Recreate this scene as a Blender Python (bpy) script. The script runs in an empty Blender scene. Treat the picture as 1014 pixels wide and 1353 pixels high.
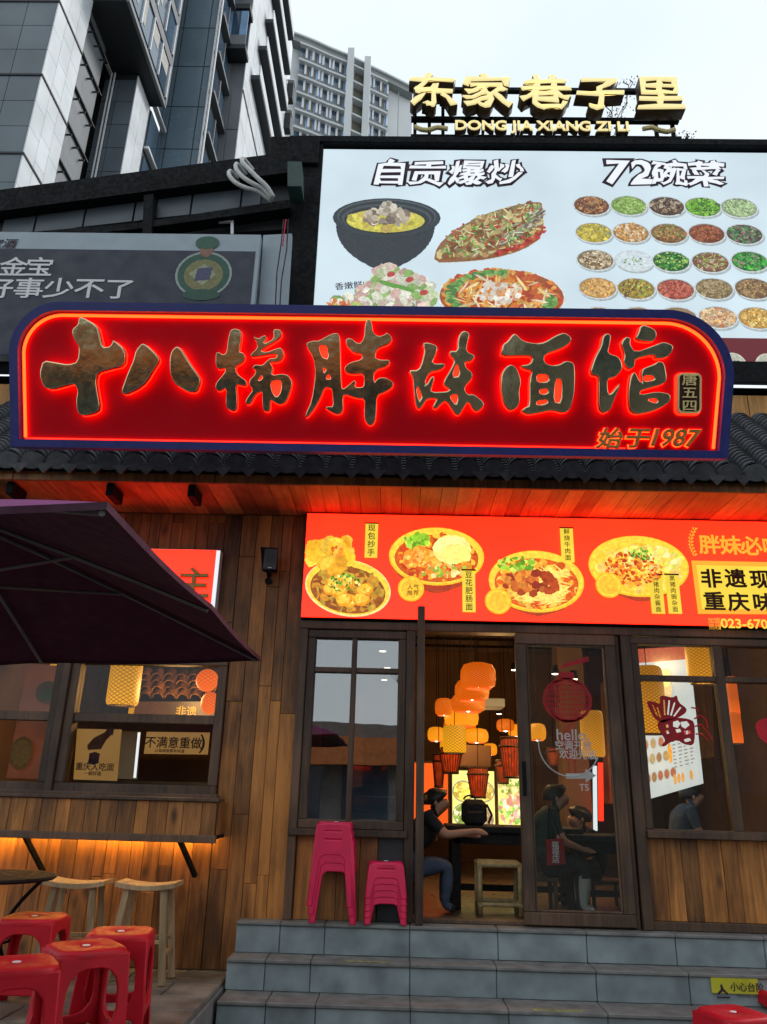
import bpy, math, random
from mathutils import Matrix, Vector
R = math.radians
rnd = random.Random(7)
scene = bpy.context.scene
col = scene.collection

# ------------------------------------------------------------------ camera
cam_d = bpy.data.cameras.new("camera")
cam = bpy.data.objects.new("camera", cam_d)
col.objects.link(cam)
cam.matrix_world = Matrix([(0.999594,-0.018739,0.021481,0.000000),
 (0.013757,-0.342883,-0.939277,0.000000),
 (0.024967,0.939191,-0.342486,1.750000),(0,0,0,1)])
cam_d.sensor_fit = 'HORIZONTAL'
cam_d.sensor_width = 36.0
cam_d.lens = 36.0 * 1016.0 / 1014.0
cam_d.clip_start = 0.05
cam_d.clip_end = 1500
scene.camera = cam

# ------------------------------------------------------------------ sky
world = bpy.data.worlds.new("World")
scene.world = world
world.use_nodes = True
wn, wl = world.node_tree.nodes, world.node_tree.links
wn.clear()
SUN_EL, SUN_AZ = 38.0, 62.0          # sun behind thin cloud, to the right and beyond the towers
sky = wn.new("ShaderNodeTexSky")
sky.sky_type = 'NISHITA'
sky.sun_disc = False
sky.sun_elevation = R(SUN_EL)
sky.sun_rotation = R(SUN_AZ)
sky.dust_density = 4.0
b1 = wn.new("ShaderNodeBackground"); b1.inputs[1].default_value = 0.05
wl.new(sky.outputs[0], b1.inputs[0])
tcw = wn.new("ShaderNodeTexCoord")
mpw = wn.new("ShaderNodeMapping"); mpw.inputs['Scale'].default_value = (1, 1, 2.2)
wl.new(tcw.outputs['Generated'], mpw.inputs[0])
nzw = wn.new("ShaderNodeTexNoise"); nzw.inputs['Scale'].default_value = 1.6; nzw.inputs['Detail'].default_value = 5
nzw.inputs['Roughness'].default_value = 0.45
wl.new(mpw.outputs[0], nzw.inputs['Vector'])
crw = wn.new("ShaderNodeValToRGB")
crw.color_ramp.elements[0].position = 0.32; crw.color_ramp.elements[0].color = (0.62, 0.71, 0.765, 1)
crw.color_ramp.elements[1].position = 0.66; crw.color_ramp.elements[1].color = (0.76, 0.795, 0.815, 1)
wl.new(nzw.outputs[0], crw.inputs[0])
b2 = wn.new("ShaderNodeBackground"); b2.inputs[1].default_value = 1.5
wl.new(crw.outputs[0], b2.inputs[0])
mxw = wn.new("ShaderNodeMixShader"); mxw.inputs[0].default_value = 0.88
wl.new(b1.outputs[0], mxw.inputs[1]); wl.new(b2.outputs[0], mxw.inputs[2])
wo = wn.new("ShaderNodeOutputWorld")
wl.new(mxw.outputs[0], wo.inputs[0])

sun_d = bpy.data.lights.new("sun", 'SUN')
sun_d.energy = 1.5; sun_d.angle = R(14); sun_d.color = (1.0, 0.96, 0.9)
sun = bpy.data.objects.new("sun", sun_d)
col.objects.link(sun)
sd = Vector((math.sin(R(SUN_AZ)) * math.cos(R(SUN_EL)), math.cos(R(SUN_AZ)) * math.cos(R(SUN_EL)), math.sin(R(SUN_EL))))
sun.rotation_euler = sd.to_track_quat('Z', 'Y').to_euler()
sun.location = (20, 10, 40)

vs = scene.view_settings
vs.view_transform = 'Standard'; vs.look = 'None'; vs.exposure = 0.0; vs.gamma = 1.0
vs.use_curve_mapping = False
scene.cycles.use_denoising = True
scene.cycles.max_bounces = 8
scene.cycles.transparent_max_bounces = 12
scene.cycles.sample_clamp_indirect = 4.0
scene.cycles.caustics_reflective = False
scene.cycles.caustics_refractive = False

# ------------------------------------------------------------------ materials
def new_mat(name):
    m = bpy.data.materials.new(name); m.use_nodes = True
    return m, m.node_tree.nodes, m.node_tree.links, m.node_tree.nodes["Principled BSDF"]

def rgba(c): return (c[0], c[1], c[2], 1.0)

def plain(name, c, rough=0.5, metal=0.0, var=0.18, scale=6.0, bump=0.0, coat=0.0, spec=0.5, rand=0.0):
    """a colour with soft mottling, optional relief and a small shift from object to object"""
    m, n, l, b = new_mat(name)
    b.inputs['Roughness'].default_value = rough
    b.inputs['Metallic'].default_value = metal
    b.inputs['Coat Weight'].default_value = coat
    b.inputs['Specular IOR Level'].default_value = spec
    geo = n.new("ShaderNodeNewGeometry")
    nz = n.new("ShaderNodeTexNoise"); nz.inputs['Scale'].default_value = scale; nz.inputs['Detail'].default_value = 6
    l.new(geo.outputs['Position'], nz.inputs['Vector'])
    mr = n.new("ShaderNodeMapRange")
    mr.inputs['From Min'].default_value = 0.3; mr.inputs['From Max'].default_value = 0.7
    mr.inputs['To Min'].default_value = 1 - var; mr.inputs['To Max'].default_value = 1 + var
    l.new(nz.outputs[0], mr.inputs['Value'])
    v = mr.outputs[0]
    rf_ = n.new("ShaderNodeTexNoise"); rf_.inputs['Scale'].default_value = scale * 4; rf_.inputs['Detail'].default_value = 4
    l.new(geo.outputs['Position'], rf_.inputs['Vector'])
    rm_ = n.new("ShaderNodeMapRange"); rm_.inputs['From Min'].default_value = .3; rm_.inputs['From Max'].default_value = .7; rm_.inputs['To Min'].default_value = rough * .75; rm_.inputs['To Max'].default_value = min(1, rough * 1.35)
    l.new(rf_.outputs[0], rm_.inputs['Value']); l.new(rm_.outputs[0], b.inputs['Roughness'])
    if rand > 0:
        oi = n.new("ShaderNodeObjectInfo")
        r2 = n.new("ShaderNodeMapRange"); r2.inputs['To Min'].default_value = 1 - rand; r2.inputs['To Max'].default_value = 1 + rand
        l.new(oi.outputs['Random'], r2.inputs['Value'])
        mm = n.new("ShaderNodeMath"); mm.operation = 'MULTIPLY'
        l.new(v, mm.inputs[0]); l.new(r2.outputs[0], mm.inputs[1]); v = mm.outputs[0]
    vm = n.new("ShaderNodeVectorMath"); vm.operation = 'SCALE'
    vm.inputs[0].default_value = c
    l.new(v, vm.inputs['Scale'])
    l.new(vm.outputs[0], b.inputs['Base Color'])
    if bump > 0:
        bp = n.new("ShaderNodeBump"); bp.inputs['Strength'].default_value = bump; bp.inputs['Distance'].default_value = 0.02
        l.new(nz.outputs[0], bp.inputs['Height']); l.new(bp.outputs[0], b.inputs['Normal'])
    return m

def wood(name, dark, light, axis=2, rough=0.55, grain=26.0, knots=True, bump=0.35):
    m, n, l, b = new_mat(name)
    b.inputs['Roughness'].default_value = rough
    geo = n.new("ShaderNodeNewGeometry"); oi = n.new("ShaderNodeObjectInfo")
    off = n.new("ShaderNodeVectorMath"); off.operation = 'SCALE'; off.inputs[0].default_value = (37, 23, 51)
    l.new(oi.outputs['Random'], off.inputs['Scale'])
    ad = n.new("ShaderNodeVectorMath"); ad.operation = 'ADD'
    l.new(geo.outputs['Position'], ad.inputs[0]); l.new(off.outputs[0], ad.inputs[1])
    mp = n.new("ShaderNodeMapping")
    sc = [1.0, 1.0, 1.0]; sc[axis] = 0.07
    mp.inputs['Scale'].default_value = sc
    l.new(ad.outputs[0], mp.inputs[0])
    nz = n.new("ShaderNodeTexNoise"); nz.inputs['Scale'].default_value = grain; nz.inputs['Detail'].default_value = 8
    nz.inputs['Roughness'].default_value = 0.65; nz.inputs['Distortion'].default_value = 0.6
    l.new(mp.outputs[0], nz.inputs['Vector'])
    n2 = n.new("ShaderNodeTexNoise"); n2.inputs['Scale'].default_value = 2.2; n2.inputs['Detail'].default_value = 3
    l.new(ad.outputs[0], n2.inputs['Vector'])
    a1 = n.new("ShaderNodeMath"); a1.operation = 'MULTIPLY_ADD'; a1.inputs[1].default_value = 0.3
    l.new(oi.outputs['Random'], a1.inputs[0]); l.new(nz.outputs[0], a1.inputs[2])
    a2 = n.new("ShaderNodeMath"); a2.operation = 'MULTIPLY_ADD'; a2.inputs[1].default_value = 0.7
    l.new(n2.outputs[0], a2.inputs[0]); l.new(a1.outputs[0], a2.inputs[2])
    cr = n.new("ShaderNodeValToRGB")
    cr.color_ramp.elements[0].position = 0.44; cr.color_ramp.elements[0].color = rgba(dark)
    cr.color_ramp.elements[1].position = 0.80; cr.color_ramp.elements[1].color = rgba(light)
    e = cr.color_ramp.elements.new(0.6); e.color = rgba([(p * 0.55 + q * 0.45) * 0.9 for p, q in zip(dark, light)])
    sc1 = n.new("ShaderNodeMath"); sc1.operation = 'MULTIPLY'; sc1.inputs[1].default_value = 0.66
    l.new(a2.outputs[0], sc1.inputs[0])
    l.new(sc1.outputs[0], cr.inputs[0])
    out = cr.outputs[0]
    st = n.new("ShaderNodeTexNoise"); st.inputs['Scale'].default_value = 1.1; st.inputs['Detail'].default_value = 7; st.inputs['Roughness'].default_value = .7
    sm = n.new("ShaderNodeMapping"); s3_ = [1.0, 1.0, 1.0]; s3_[axis] = 0.35; sm.inputs['Scale'].default_value = s3_
    l.new(geo.outputs['Position'], sm.inputs[0]); l.new(sm.outputs[0], st.inputs['Vector'])
    sr = n.new("ShaderNodeMapRange"); sr.inputs['From Min'].default_value = .36; sr.inputs['From Max'].default_value = .56
    sr.inputs['To Min'].default_value = .42; sr.inputs['To Max'].default_value = 1.08
    l.new(st.outputs[0], sr.inputs['Value'])
    ss = n.new("ShaderNodeVectorMath"); ss.operation = 'SCALE'
    l.new(out, ss.inputs[0]); l.new(sr.outputs[0], ss.inputs['Scale']); out = ss.outputs[0]
    rr = n.new("ShaderNodeMapRange"); rr.inputs['To Min'].default_value = rough - .15; rr.inputs['To Max'].default_value = rough + .2
    l.new(nz.outputs[0], rr.inputs['Value']); l.new(rr.outputs[0], b.inputs['Roughness'])
    if knots:
        vo = n.new("ShaderNodeTexVoronoi"); vo.inputs['Scale'].default_value = 3.4
        mk = n.new("ShaderNodeMapping"); s2 = [1.0, 1.0, 1.0]; s2[axis] = 0.5; s2[1] = 0.0 if axis == 2 else 1.0; mk.inputs['Scale'].default_value = s2
        l.new(ad.outputs[0], mk.inputs[0]); l.new(mk.outputs[0], vo.inputs['Vector'])
        kr = n.new("ShaderNodeMapRange"); kr.inputs['From Min'].default_value = 0.03; kr.inputs['From Max'].default_value = 0.13
        kr.inputs['To Min'].default_value = 0.25; kr.inputs['To Max'].default_value = 1.0
        l.new(vo.outputs['Distance'], kr.inputs['Value'])
        ks = n.new("ShaderNodeVectorMath"); ks.operation = 'SCALE'
        l.new(out, ks.inputs[0]); l.new(kr.outputs[0], ks.inputs['Scale']); out = ks.outputs[0]
    l.new(out, b.inputs['Base Color'])
    bp = n.new("ShaderNodeBump"); bp.inputs['Strength'].default_value = bump; bp.inputs['Distance'].default_value = 0.004
    l.new(nz.outputs[0], bp.inputs['Height']); l.new(bp.outputs[0], b.inputs['Normal'])
    return m

def glow(name, c, strength=1.0, var=0.0, scale=3.0, sample=True, base=(0.02, 0.02, 0.02)):
    """a lit surface: lamp, backlit print, tube"""
    m, n, l, b = new_mat(name)
    b.inputs['Base Color'].default_value = rgba(base)
    b.inputs['Roughness'].default_value = 0.4
    b.inputs['Emission Strength'].default_value = strength
    if var > 0:
        geo = n.new("ShaderNodeNewGeometry")
        nz = n.new("ShaderNodeTexNoise"); nz.inputs['Scale'].default_value = scale; nz.inputs['Detail'].default_value = 3
        l.new(geo.outputs['Position'], nz.inputs['Vector'])
        mr = n.new("ShaderNodeMapRange"); mr.inputs['From Min'].default_value = 0.3; mr.inputs['From Max'].default_value = 0.7
        mr.inputs['To Min'].default_value = 1 - var; mr.inputs['To Max'].default_value = 1 + var
        l.new(nz.outputs[0], mr.inputs['Value'])
        vm = n.new("ShaderNodeVectorMath"); vm.operation = 'SCALE'; vm.inputs[0].default_value = c
        l.new(mr.outputs[0], vm.inputs['Scale']); l.new(vm.outputs[0], b.inputs['Emission Color'])
    else:
        b.inputs['Emission Color'].default_value = rgba(c)
    if not sample:
        m.cycles.emission_sampling = 'NONE'
    return m

def print_mat(name, strength, lit=True):
    """flat print coloured piece by piece by the mesh's own colours"""
    m, n, l, b = new_mat(name)
    at = n.new("ShaderNodeVertexColor"); at.layer_name = "Col"
    b.inputs['Roughness'].default_value = 0.5
    geo = n.new("ShaderNodeNewGeometry")
    nz = n.new("ShaderNodeTexNoise"); nz.inputs['Scale'].default_value = 30; nz.inputs['Detail'].default_value = 5
    vo = n.new("ShaderNodeTexVoronoi"); vo.inputs['Scale'].default_value = 38
    l.new(geo.outputs['Position'], nz.inputs['Vector']); l.new(geo.outputs['Position'], vo.inputs['Vector'])
    m1 = n.new("ShaderNodeMapRange"); m1.inputs['From Min'].default_value = .3; m1.inputs['From Max'].default_value = .7
    m1.inputs['To Min'].default_value = .78; m1.inputs['To Max'].default_value = 1.22
    m2 = n.new("ShaderNodeMapRange"); m2.inputs['From Max'].default_value = .7; m2.inputs['To Min'].default_value = 1.05; m2.inputs['To Max'].default_value = .93
    l.new(nz.outputs[0], m1.inputs['Value']); l.new(vo.outputs['Distance'], m2.inputs['Value'])
    mm = n.new("ShaderNodeMath"); mm.operation = 'MULTIPLY'; l.new(m1.outputs[0], mm.inputs[0]); l.new(m2.outputs[0], mm.inputs[1])
    vm = n.new("ShaderNodeVectorMath"); vm.operation = 'SCALE'
    l.new(at.outputs[0], vm.inputs[0]); l.new(mm.outputs[0], vm.inputs['Scale']); at = vm
    if lit:
        l.new(at.outputs[0], b.inputs['Emission Color'])
        b.inputs['Emission Strength'].default_value = strength
        b.inputs['Base Color'].default_value = (0.03, 0.03, 0.03, 1)
    else:
        l.new(at.outputs[0], b.inputs['Base Color'])
    m.cycles.emission_sampling = 'NONE'
    return m

def glass_mat(name, tint=(0.9, 0.93, 0.92), boost=1.0, ior=1.5, rough=0.0, wavy=0.0):
    m, n, l, b = new_mat(name)
    n.remove(b)
    out = n["Material Output"]
    tr = n.new("ShaderNodeBsdfTransparent"); tr.inputs[0].default_value = rgba(tint)
    gl = n.new("ShaderNodeBsdfGlossy"); gl.inputs['Roughness'].default_value = rough
    fr = n.new("ShaderNodeFresnel"); fr.inputs[0].default_value = ior
    mu = n.new("ShaderNodeMath"); mu.operation = 'MULTIPLY'; mu.inputs[1].default_value = boost; mu.use_clamp = True
    mx = n.new("ShaderNodeMixShader")
    l.new(fr.outputs[0], mu.inputs[0]); l.new(mu.outputs[0], mx.inputs[0])
    l.new(tr.outputs[0], mx.inputs[1]); l.new(gl.outputs[0], mx.inputs[2]); l.new(mx.outputs[0], out.inputs[0])
    if wavy > 0:
        geo = n.new("ShaderNodeNewGeometry"); nz = n.new("ShaderNodeTexNoise"); nz.inputs['Scale'].default_value = 1.3
        l.new(geo.outputs['Position'], nz.inputs['Vector'])
        bp = n.new("ShaderNodeBump"); bp.inputs['Strength'].default_value = wavy; bp.inputs['Distance'].default_value = 0.05
        l.new(nz.outputs[0], bp.inputs['Height']); l.new(bp.outputs[0], gl.inputs['Normal'])
    return m

def weave_mat(name, c1, c2, strength, scale=60.0):
    """lit bamboo weave: diamond lattice brighter between darker strips"""
    m, n, l, b = new_mat(name)
    tc = n.new("ShaderNodeUVMap"); tc.uv_map = "UVMap"
    sep = n.new("ShaderNodeSeparateXYZ"); l.new(tc.outputs[0], sep.inputs[0])
    def wave(sign):
        a = n.new("ShaderNodeMath"); a.operation = 'MULTIPLY_ADD'; a.inputs[1].default_value = sign
        l.new(sep.outputs[1], a.inputs[0]); l.new(sep.outputs[0], a.inputs[2])
        s = n.new("ShaderNodeMath"); s.operation = 'MULTIPLY'; s.inputs[1].default_value = scale; l.new(a.outputs[0], s.inputs[0])
        f = n.new("ShaderNodeMath"); f.operation = 'FRACT'; l.new(s.outputs[0], f.inputs[0])
        g = n.new("ShaderNodeMath"); g.operation = 'GREATER_THAN'; g.inputs[1].default_value = 0.24; l.new(f.outputs[0], g.inputs[0])
        return g.outputs[0]
    mu = n.new("ShaderNodeMath"); mu.operation = 'MULTIPLY'
    l.new(wave(1.0), mu.inputs[0]); l.new(wave(-1.0), mu.inputs[1])
    mx = n.new("ShaderNodeMix"); mx.data_type = 'RGBA'
    mx.inputs[6].default_value = rgba(c1); mx.inputs[7].default_value = rgba(c2)
    l.new(mu.outputs[0], mx.inputs[0])
    wv = n.new("ShaderNodeMapRange"); wv.inputs['From Min'].default_value = 0.0; wv.inputs['From Max'].default_value = 1.1
    wv.inputs['To Min'].default_value = 1.15; wv.inputs['To Max'].default_value = 0.6
    l.new(sep.outputs[1], wv.inputs['Value'])
    sw = n.new("ShaderNodeVectorMath"); sw.operation = 'SCALE'
    l.new(mx.outputs[2], sw.inputs[0]); l.new(wv.outputs[0], sw.inputs['Scale']); l.new(sw.outputs[0], b.inputs['Emission Color'])
    b.inputs['Emission Strength'].default_value = strength
    b.inputs['Base Color'].default_value = (0.2, 0.12, 0.04, 1)
    return m

M = {}
M['plank'] = wood('weathered_plank', (0.085, 0.028, 0.006), (0.56, 0.225, 0.052))
M['plank_grey'] = wood('grey_brown_plank', (0.055, 0.02, 0.006), (0.42, 0.175, 0.045))
M['soffit'] = wood('soffit_board', (0.2, 0.05, 0.018), (0.62, 0.28, 0.09), axis=1, knots=False)  # red-stained boards, reddened further to hold the banner's glow in the colour
M['orange_wood'] = wood('orange_board', (0.2, 0.07, 0.015), (0.6, 0.3, 0.08), knots=False)
M['frame_wood'] = wood('dark_frame_wood', (0.034, 0.019, 0.012), (0.15, 0.085, 0.05), knots=False, grain=40)
M['pale_wood'] = wood('pale_stool_wood', (0.2, 0.13, 0.06), (0.5, 0.36, 0.2), knots=False)
M['bamboo'] = plain('bamboo_pole', (0.42, 0.32, 0.15), 0.45, var=0.3, scale=20)
M['slate'] = plain('blue_grey_slate', (0.225, 0.275, 0.29), 0.6, var=0.34, scale=5.0, bump=0.4, rand=0.1)
M['slate_edge'] = plain('worn_slate_edge', (0.18, 0.185, 0.18), 0.6, var=0.3, scale=9.0, bump=0.4)
M['paving'] = plain('worn_grey_paving', (0.15, 0.14, 0.12), 0.55, var=0.5, scale=4.5, bump=0.5, rand=0.22)
M['asphalt'] = plain('asphalt', (0.11, 0.11, 0.1), 0.8, scale=3, bump=0.3)
M['tile'] = plain('dark_clay_tile', (0.062, 0.066, 0.075), 0.6, var=0.35, scale=14, bump=0.3, rand=0.3)
M['black'] = plain('matt_black', (0.007, 0.008, 0.01), 0.7, var=0.3, spec=0.15)
M['dark_steel'] = plain('dark_steel', (0.03, 0.034, 0.04), 0.5, var=0.35, scale=3)
M['navy'] = plain('navy_paint', (0.016, 0.024, 0.17), 0.4, var=0.15)
M['sign_red'] = plain('deep_red_panel', (0.56, 0.003, 0.012), 0.6, var=0.06, scale=2, spec=0.08)
M['gold'] = plain('polished_antique_gold', (0.56, 0.5, 0.3), 0.1, metal=1.0, var=0.22, scale=6, bump=0.12)
M['letter_lit'] = glow('lit_gold_face', (.88, .74, .34), .85, base=(.6, .5, .22))
M['letter_gold'] = plain('pale_gold_face', (0.8, 0.66, 0.3), 0.45, var=0.06)
M['bronze'] = plain('warm_bronze', (.45, .24, .06), .4, metal=.3)
M['letter_side'] = plain('bronze_letter_side', (0.06, 0.035, 0.012), 0.45)
M['red_plastic'] = plain('red_plastic', (0.56, 0.005, 0.02), 0.46, var=0.14, scale=8, spec=0.35)
M['pink_plastic'] = plain('pink_plastic', (0.72, 0.012, 0.085), 0.38, var=0.1, scale=8)
M['fabric'] = plain('plum_canvas', (0.075, 0.018, 0.045), 0.85, var=0.2, scale=5, bump=0.5)
M['fabric_skylit'] = plain('skylit_canvas', (0.24, 0.05, 0.2), 0.8, var=0.12)  # upper side of the plum canvas; sky light on it put into the colour
M['rib'] = plain('grey_umbrella_rib', (0.14, 0.13, 0.14), 0.4, metal=0.4)
M['plaster_dark'] = plain('dark_ceiling', (0.02, 0.017, 0.015), 0.8)
M['room_wall'] = plain('brown_room_wall', (0.2, 0.11, 0.055), 0.7, scale=2)
M['room_floor'] = plain('room_floor_tile', (0.14, 0.1, 0.07), 0.35, scale=3, var=0.3)
M['skin'] = plain('skin', (0.5, 0.26, 0.17), 0.55, var=0.06)
M['hair'] = plain('black_hair', (0.008, 0.007, 0.007), 0.45, var=0.2)
M['cloth_black'] = plain('black_cloth', (0.014, 0.014, 0.017), 0.9, scale=14, bump=.8)
M['cloth_green'] = plain('dark_green_cloth', (0.025, 0.05, 0.042), 0.9, scale=14, bump=.8)
M['cloth_blue'] = plain('blue_denim', (0.06, 0.09, 0.15), 0.9, scale=14, bump=.8)
M['cloth_pale'] = plain('pale_cloth', (0.5, 0.48, 0.45), 0.9)
M['white_paint'] = plain('white_paint', (0.75, 0.76, 0.78), 0.5, var=0.06)
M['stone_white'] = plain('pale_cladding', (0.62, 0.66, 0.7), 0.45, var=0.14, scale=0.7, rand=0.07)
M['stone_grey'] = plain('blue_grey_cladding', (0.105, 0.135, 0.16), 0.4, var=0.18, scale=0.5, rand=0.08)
M['stone_mid'] = plain('grey_cladding', (0.15, 0.165, 0.18), 0.5, var=0.18, scale=0.5, rand=0.06)
M['glass_panel'] = plain('blue_glass_panel', (0.13, 0.19, 0.24), 0.22, var=0.1, scale=0.3, rand=0.05, spec=0.6)
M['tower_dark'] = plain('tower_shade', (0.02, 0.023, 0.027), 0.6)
M['tower_glass'] = plain('dark_window_glass', (0.05, 0.09, 0.14), 0.05, var=0.2, scale=0.8, spec=1.0, rand=0.3)
M['sky_glass'] = plain('blue_window_glass', (0.16, 0.3, 0.5), 0.08, var=0.3, scale=0.6, spec=0.9, rand=0.4)
M['far_wall'] = plain('far_tower_wall', (0.62, 0.65, 0.66), 0.7, var=0.08, scale=0.15)
M['far_band'] = plain('far_tower_band', (0.27, 0.29, 0.29), 0.7, var=0.1, scale=0.2)
M['far_recess'] = plain('far_tower_recess', (0.17, 0.16, 0.13), 0.8, var=0.15, scale=0.4)
M['hose'] = plain('white_conduit', (0.6, 0.61, 0.6), 0.5, var=0.15, scale=30)
M['glass_calm'] = glass_mat('calm_window_glass', ior=1.33, tint=(.93, .94, .92), wavy=.02)
M['glass'] = glass_mat('window_glass', boost=1.0, ior=1.5, tint=(0.88, 0.92, 0.9), wavy=0.02)
M['glass_strong'] = glass_mat('mirroring_window_glass', boost=2.1, ior=2.3, tint=(0.6, 0.64, 0.64), wavy=0.035)
M['billboard'] = glow('backlit_white_vinyl', (0.62, 0.76, 0.84), 1.0, var=0.1, scale=0.9)
M['banner_red'] = glow('backlit_red_vinyl', (1.0, 0.012, 0.003), 4.6, var=0.12, scale=1.2)
M['led_orange'] = glow('orange_led', (1.0, 0.05, 0.006), 6.0)
M['led_red'] = glow('red_led', (1.0, 0.014, 0.003), 4.0)
M['led_warm'] = glow('warm_led_strip', (1.0, 0.5, 0.09), 52.0)
M['tube_white'] = glow('white_tube', (0.9, 0.95, 1.0), 1.1)
M['bulb'] = glow('warm_bulb', (1.0, 0.85, 0.6), 9.0, sample=False)
M['print'] = print_mat('backlit_food_print', 0.95)
M['print_warm'] = print_mat('backlit_menu_print', 1.25)
M['print_dull'] = print_mat('printed_vinyl', 1.0, lit=False)
M['print_in'] = print_mat('indoor_lightbox_print', 1.3)
M['ink_dark'] = plain('dark_ink', (0.035, 0.012, 0.03), 0.7, var=0.05)
M['ink_brown'] = plain('brown_ink', (0.05, 0.008, 0.003), 0.7, var=0.05)
M['ink_white'] = plain('white_ink', (0.72, 0.74, 0.76), 0.7, var=0.05)
M['lit_white'] = glow('backlit_white_ink', (0.85, 0.9, 0.95), 1.0, sample=False)
M['lit_yellow'] = glow('backlit_yellow_vinyl', (1.0, 0.72, 0.06), 1.0, var=0.08, sample=False)
M['lit_orange'] = glow('backlit_orange_ink', (1.0, 0.42, 0.03), 1.1, sample=False)
M['lit_maroon'] = glow('backlit_maroon_vinyl', (0.17, 0.01, 0.02), 0.75, sample=False)
M['poster_navy'] = plain('navy_poster', (0.018, 0.025, 0.048), 0.5, var=0.12, scale=1.5)
M['poster_pale'] = plain('pale_poster', (0.33, 0.4, 0.46), 0.5, var=0.08)
M['green_bottle'] = plain('dull_green', (0.02, 0.055, 0.045), 0.5)
M['worn_yellow'] = plain('worn_yellow_strip', (0.3, 0.3, 0.12), 0.6, var=.6, scale=30)
M['yellow_sticker'] = plain('yellow_sticker', (0.55, 0.52, 0.03), 0.5)
M['red_sticker'] = plain('red_sticker', (0.35, 0.005, 0.012), 0.6, var=0.1)
M['red_sticker_lit'] = plain('lit_red_sticker', (0.6, 0.01, 0.03), 0.6)  # lit copy of the sticker red; the light is put into its colour
M['white_sticker'] = plain('frosted_sticker', (0.45, 0.45, 0.45), 0.6)
M['weave'] = weave_mat('lit_bamboo_weave', (0.3, 0.07, 0.002), (0.95, 0.36, 0.012), 0.95, 15.0)
M['weave_yellow'] = weave_mat('lit_yellow_weave', (0.4, 0.1, 0.002), (1.0, 0.48, 0.012), 0.9, 13.0)
M['shade_orange'] = weave_mat('orange_shade', (.42, .045, .001), (.9, .15, .004), .85, 24.0)
M['shade_yellow'] = weave_mat('yellow_shade', (.6, .12, .002), (1.0, .36, .008), 1.05, 24.0)
M['shade_red'] = glow('red_shade', (0.75, 0.05, 0.004), 0.65, var=0.45, scale=22)
M['lantern_orange'] = weave_mat('orange_paper', (.7, .06, .002), (1.0, .16, .006), 1.15, 9.0)
M['led_soffit'] = glow('red_soffit_led', (1.0, 0.1, 0.02), 14.0)
M['panel_orange'] = glow('orange_lightbox', (1.0, 0.12, 0.01), 1.0, var=0.1)
M['bark'] = plain('bark', (0.05, 0.04, 0.03), 0.9)
M['orange_awning'] = plain('orange_awning', (0.5, 0.16, 0.05), 0.7)
M['facade_grey'] = plain('opposite_wall', (0.16, 0.16, 0.16), 0.8)

# ------------------------------------------------------------------ helpers
def tag(o, label=None, cat=None, group=None, kind=None):
    if label: o['label'] = label
    if cat: o['category'] = cat
    if group: o['group'] = group
    if kind: o['kind'] = kind
    return o

def thing(name, label, cat, loc=(0, 0, 0), group=None, rot=None):
    o = bpy.data.objects.new(name, None)
    o.empty_display_size = 0.2
    col.objects.link(o); o.location = loc
    if rot: o.rotation_euler = rot
    return tag(o, label, cat, group)

def link(name, data, parent=None, loc=None, rot=None, local=False):
    """link data whose coordinates are world ones (or the parent's own when local)"""
    o = bpy.data.objects.new(name, data)
    col.objects.link(o)
    if parent is not None: o.parent = parent
    if loc is not None: o.location = loc
    if rot is not None: o.rotation_euler = rot
    return o

def worigin(p):
    v = Vector((0, 0, 0))
    while p is not None:
        v = v + p.location; p = p.parent
    return v

def mesh(name, verts, faces, mat, parent=None, local=False, smooth=False, mats=None):
    """mesh object; verts in world coordinates, its origin put at the mesh's own base centre"""
    me = bpy.data.meshes.new(name)
    xs = [v[0] for v in verts]; ys = [v[1] for v in verts]; zs = [v[2] for v in verts]
    c = Vector(((min(xs) + max(xs)) / 2, (min(ys) + max(ys)) / 2, min(zs)))
    me.from_pydata([(v[0] - c.x, v[1] - c.y, v[2] - c.z) for v in verts], [], faces)
    if mats:
        for q in mats: me.materials.append(q)
    else: me.materials.append(mat)
    if smooth: me.shade_smooth()
    o = link(name, me, parent)
    o.location = c if (local or parent is None) else c - worigin(parent)
    return o

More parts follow.
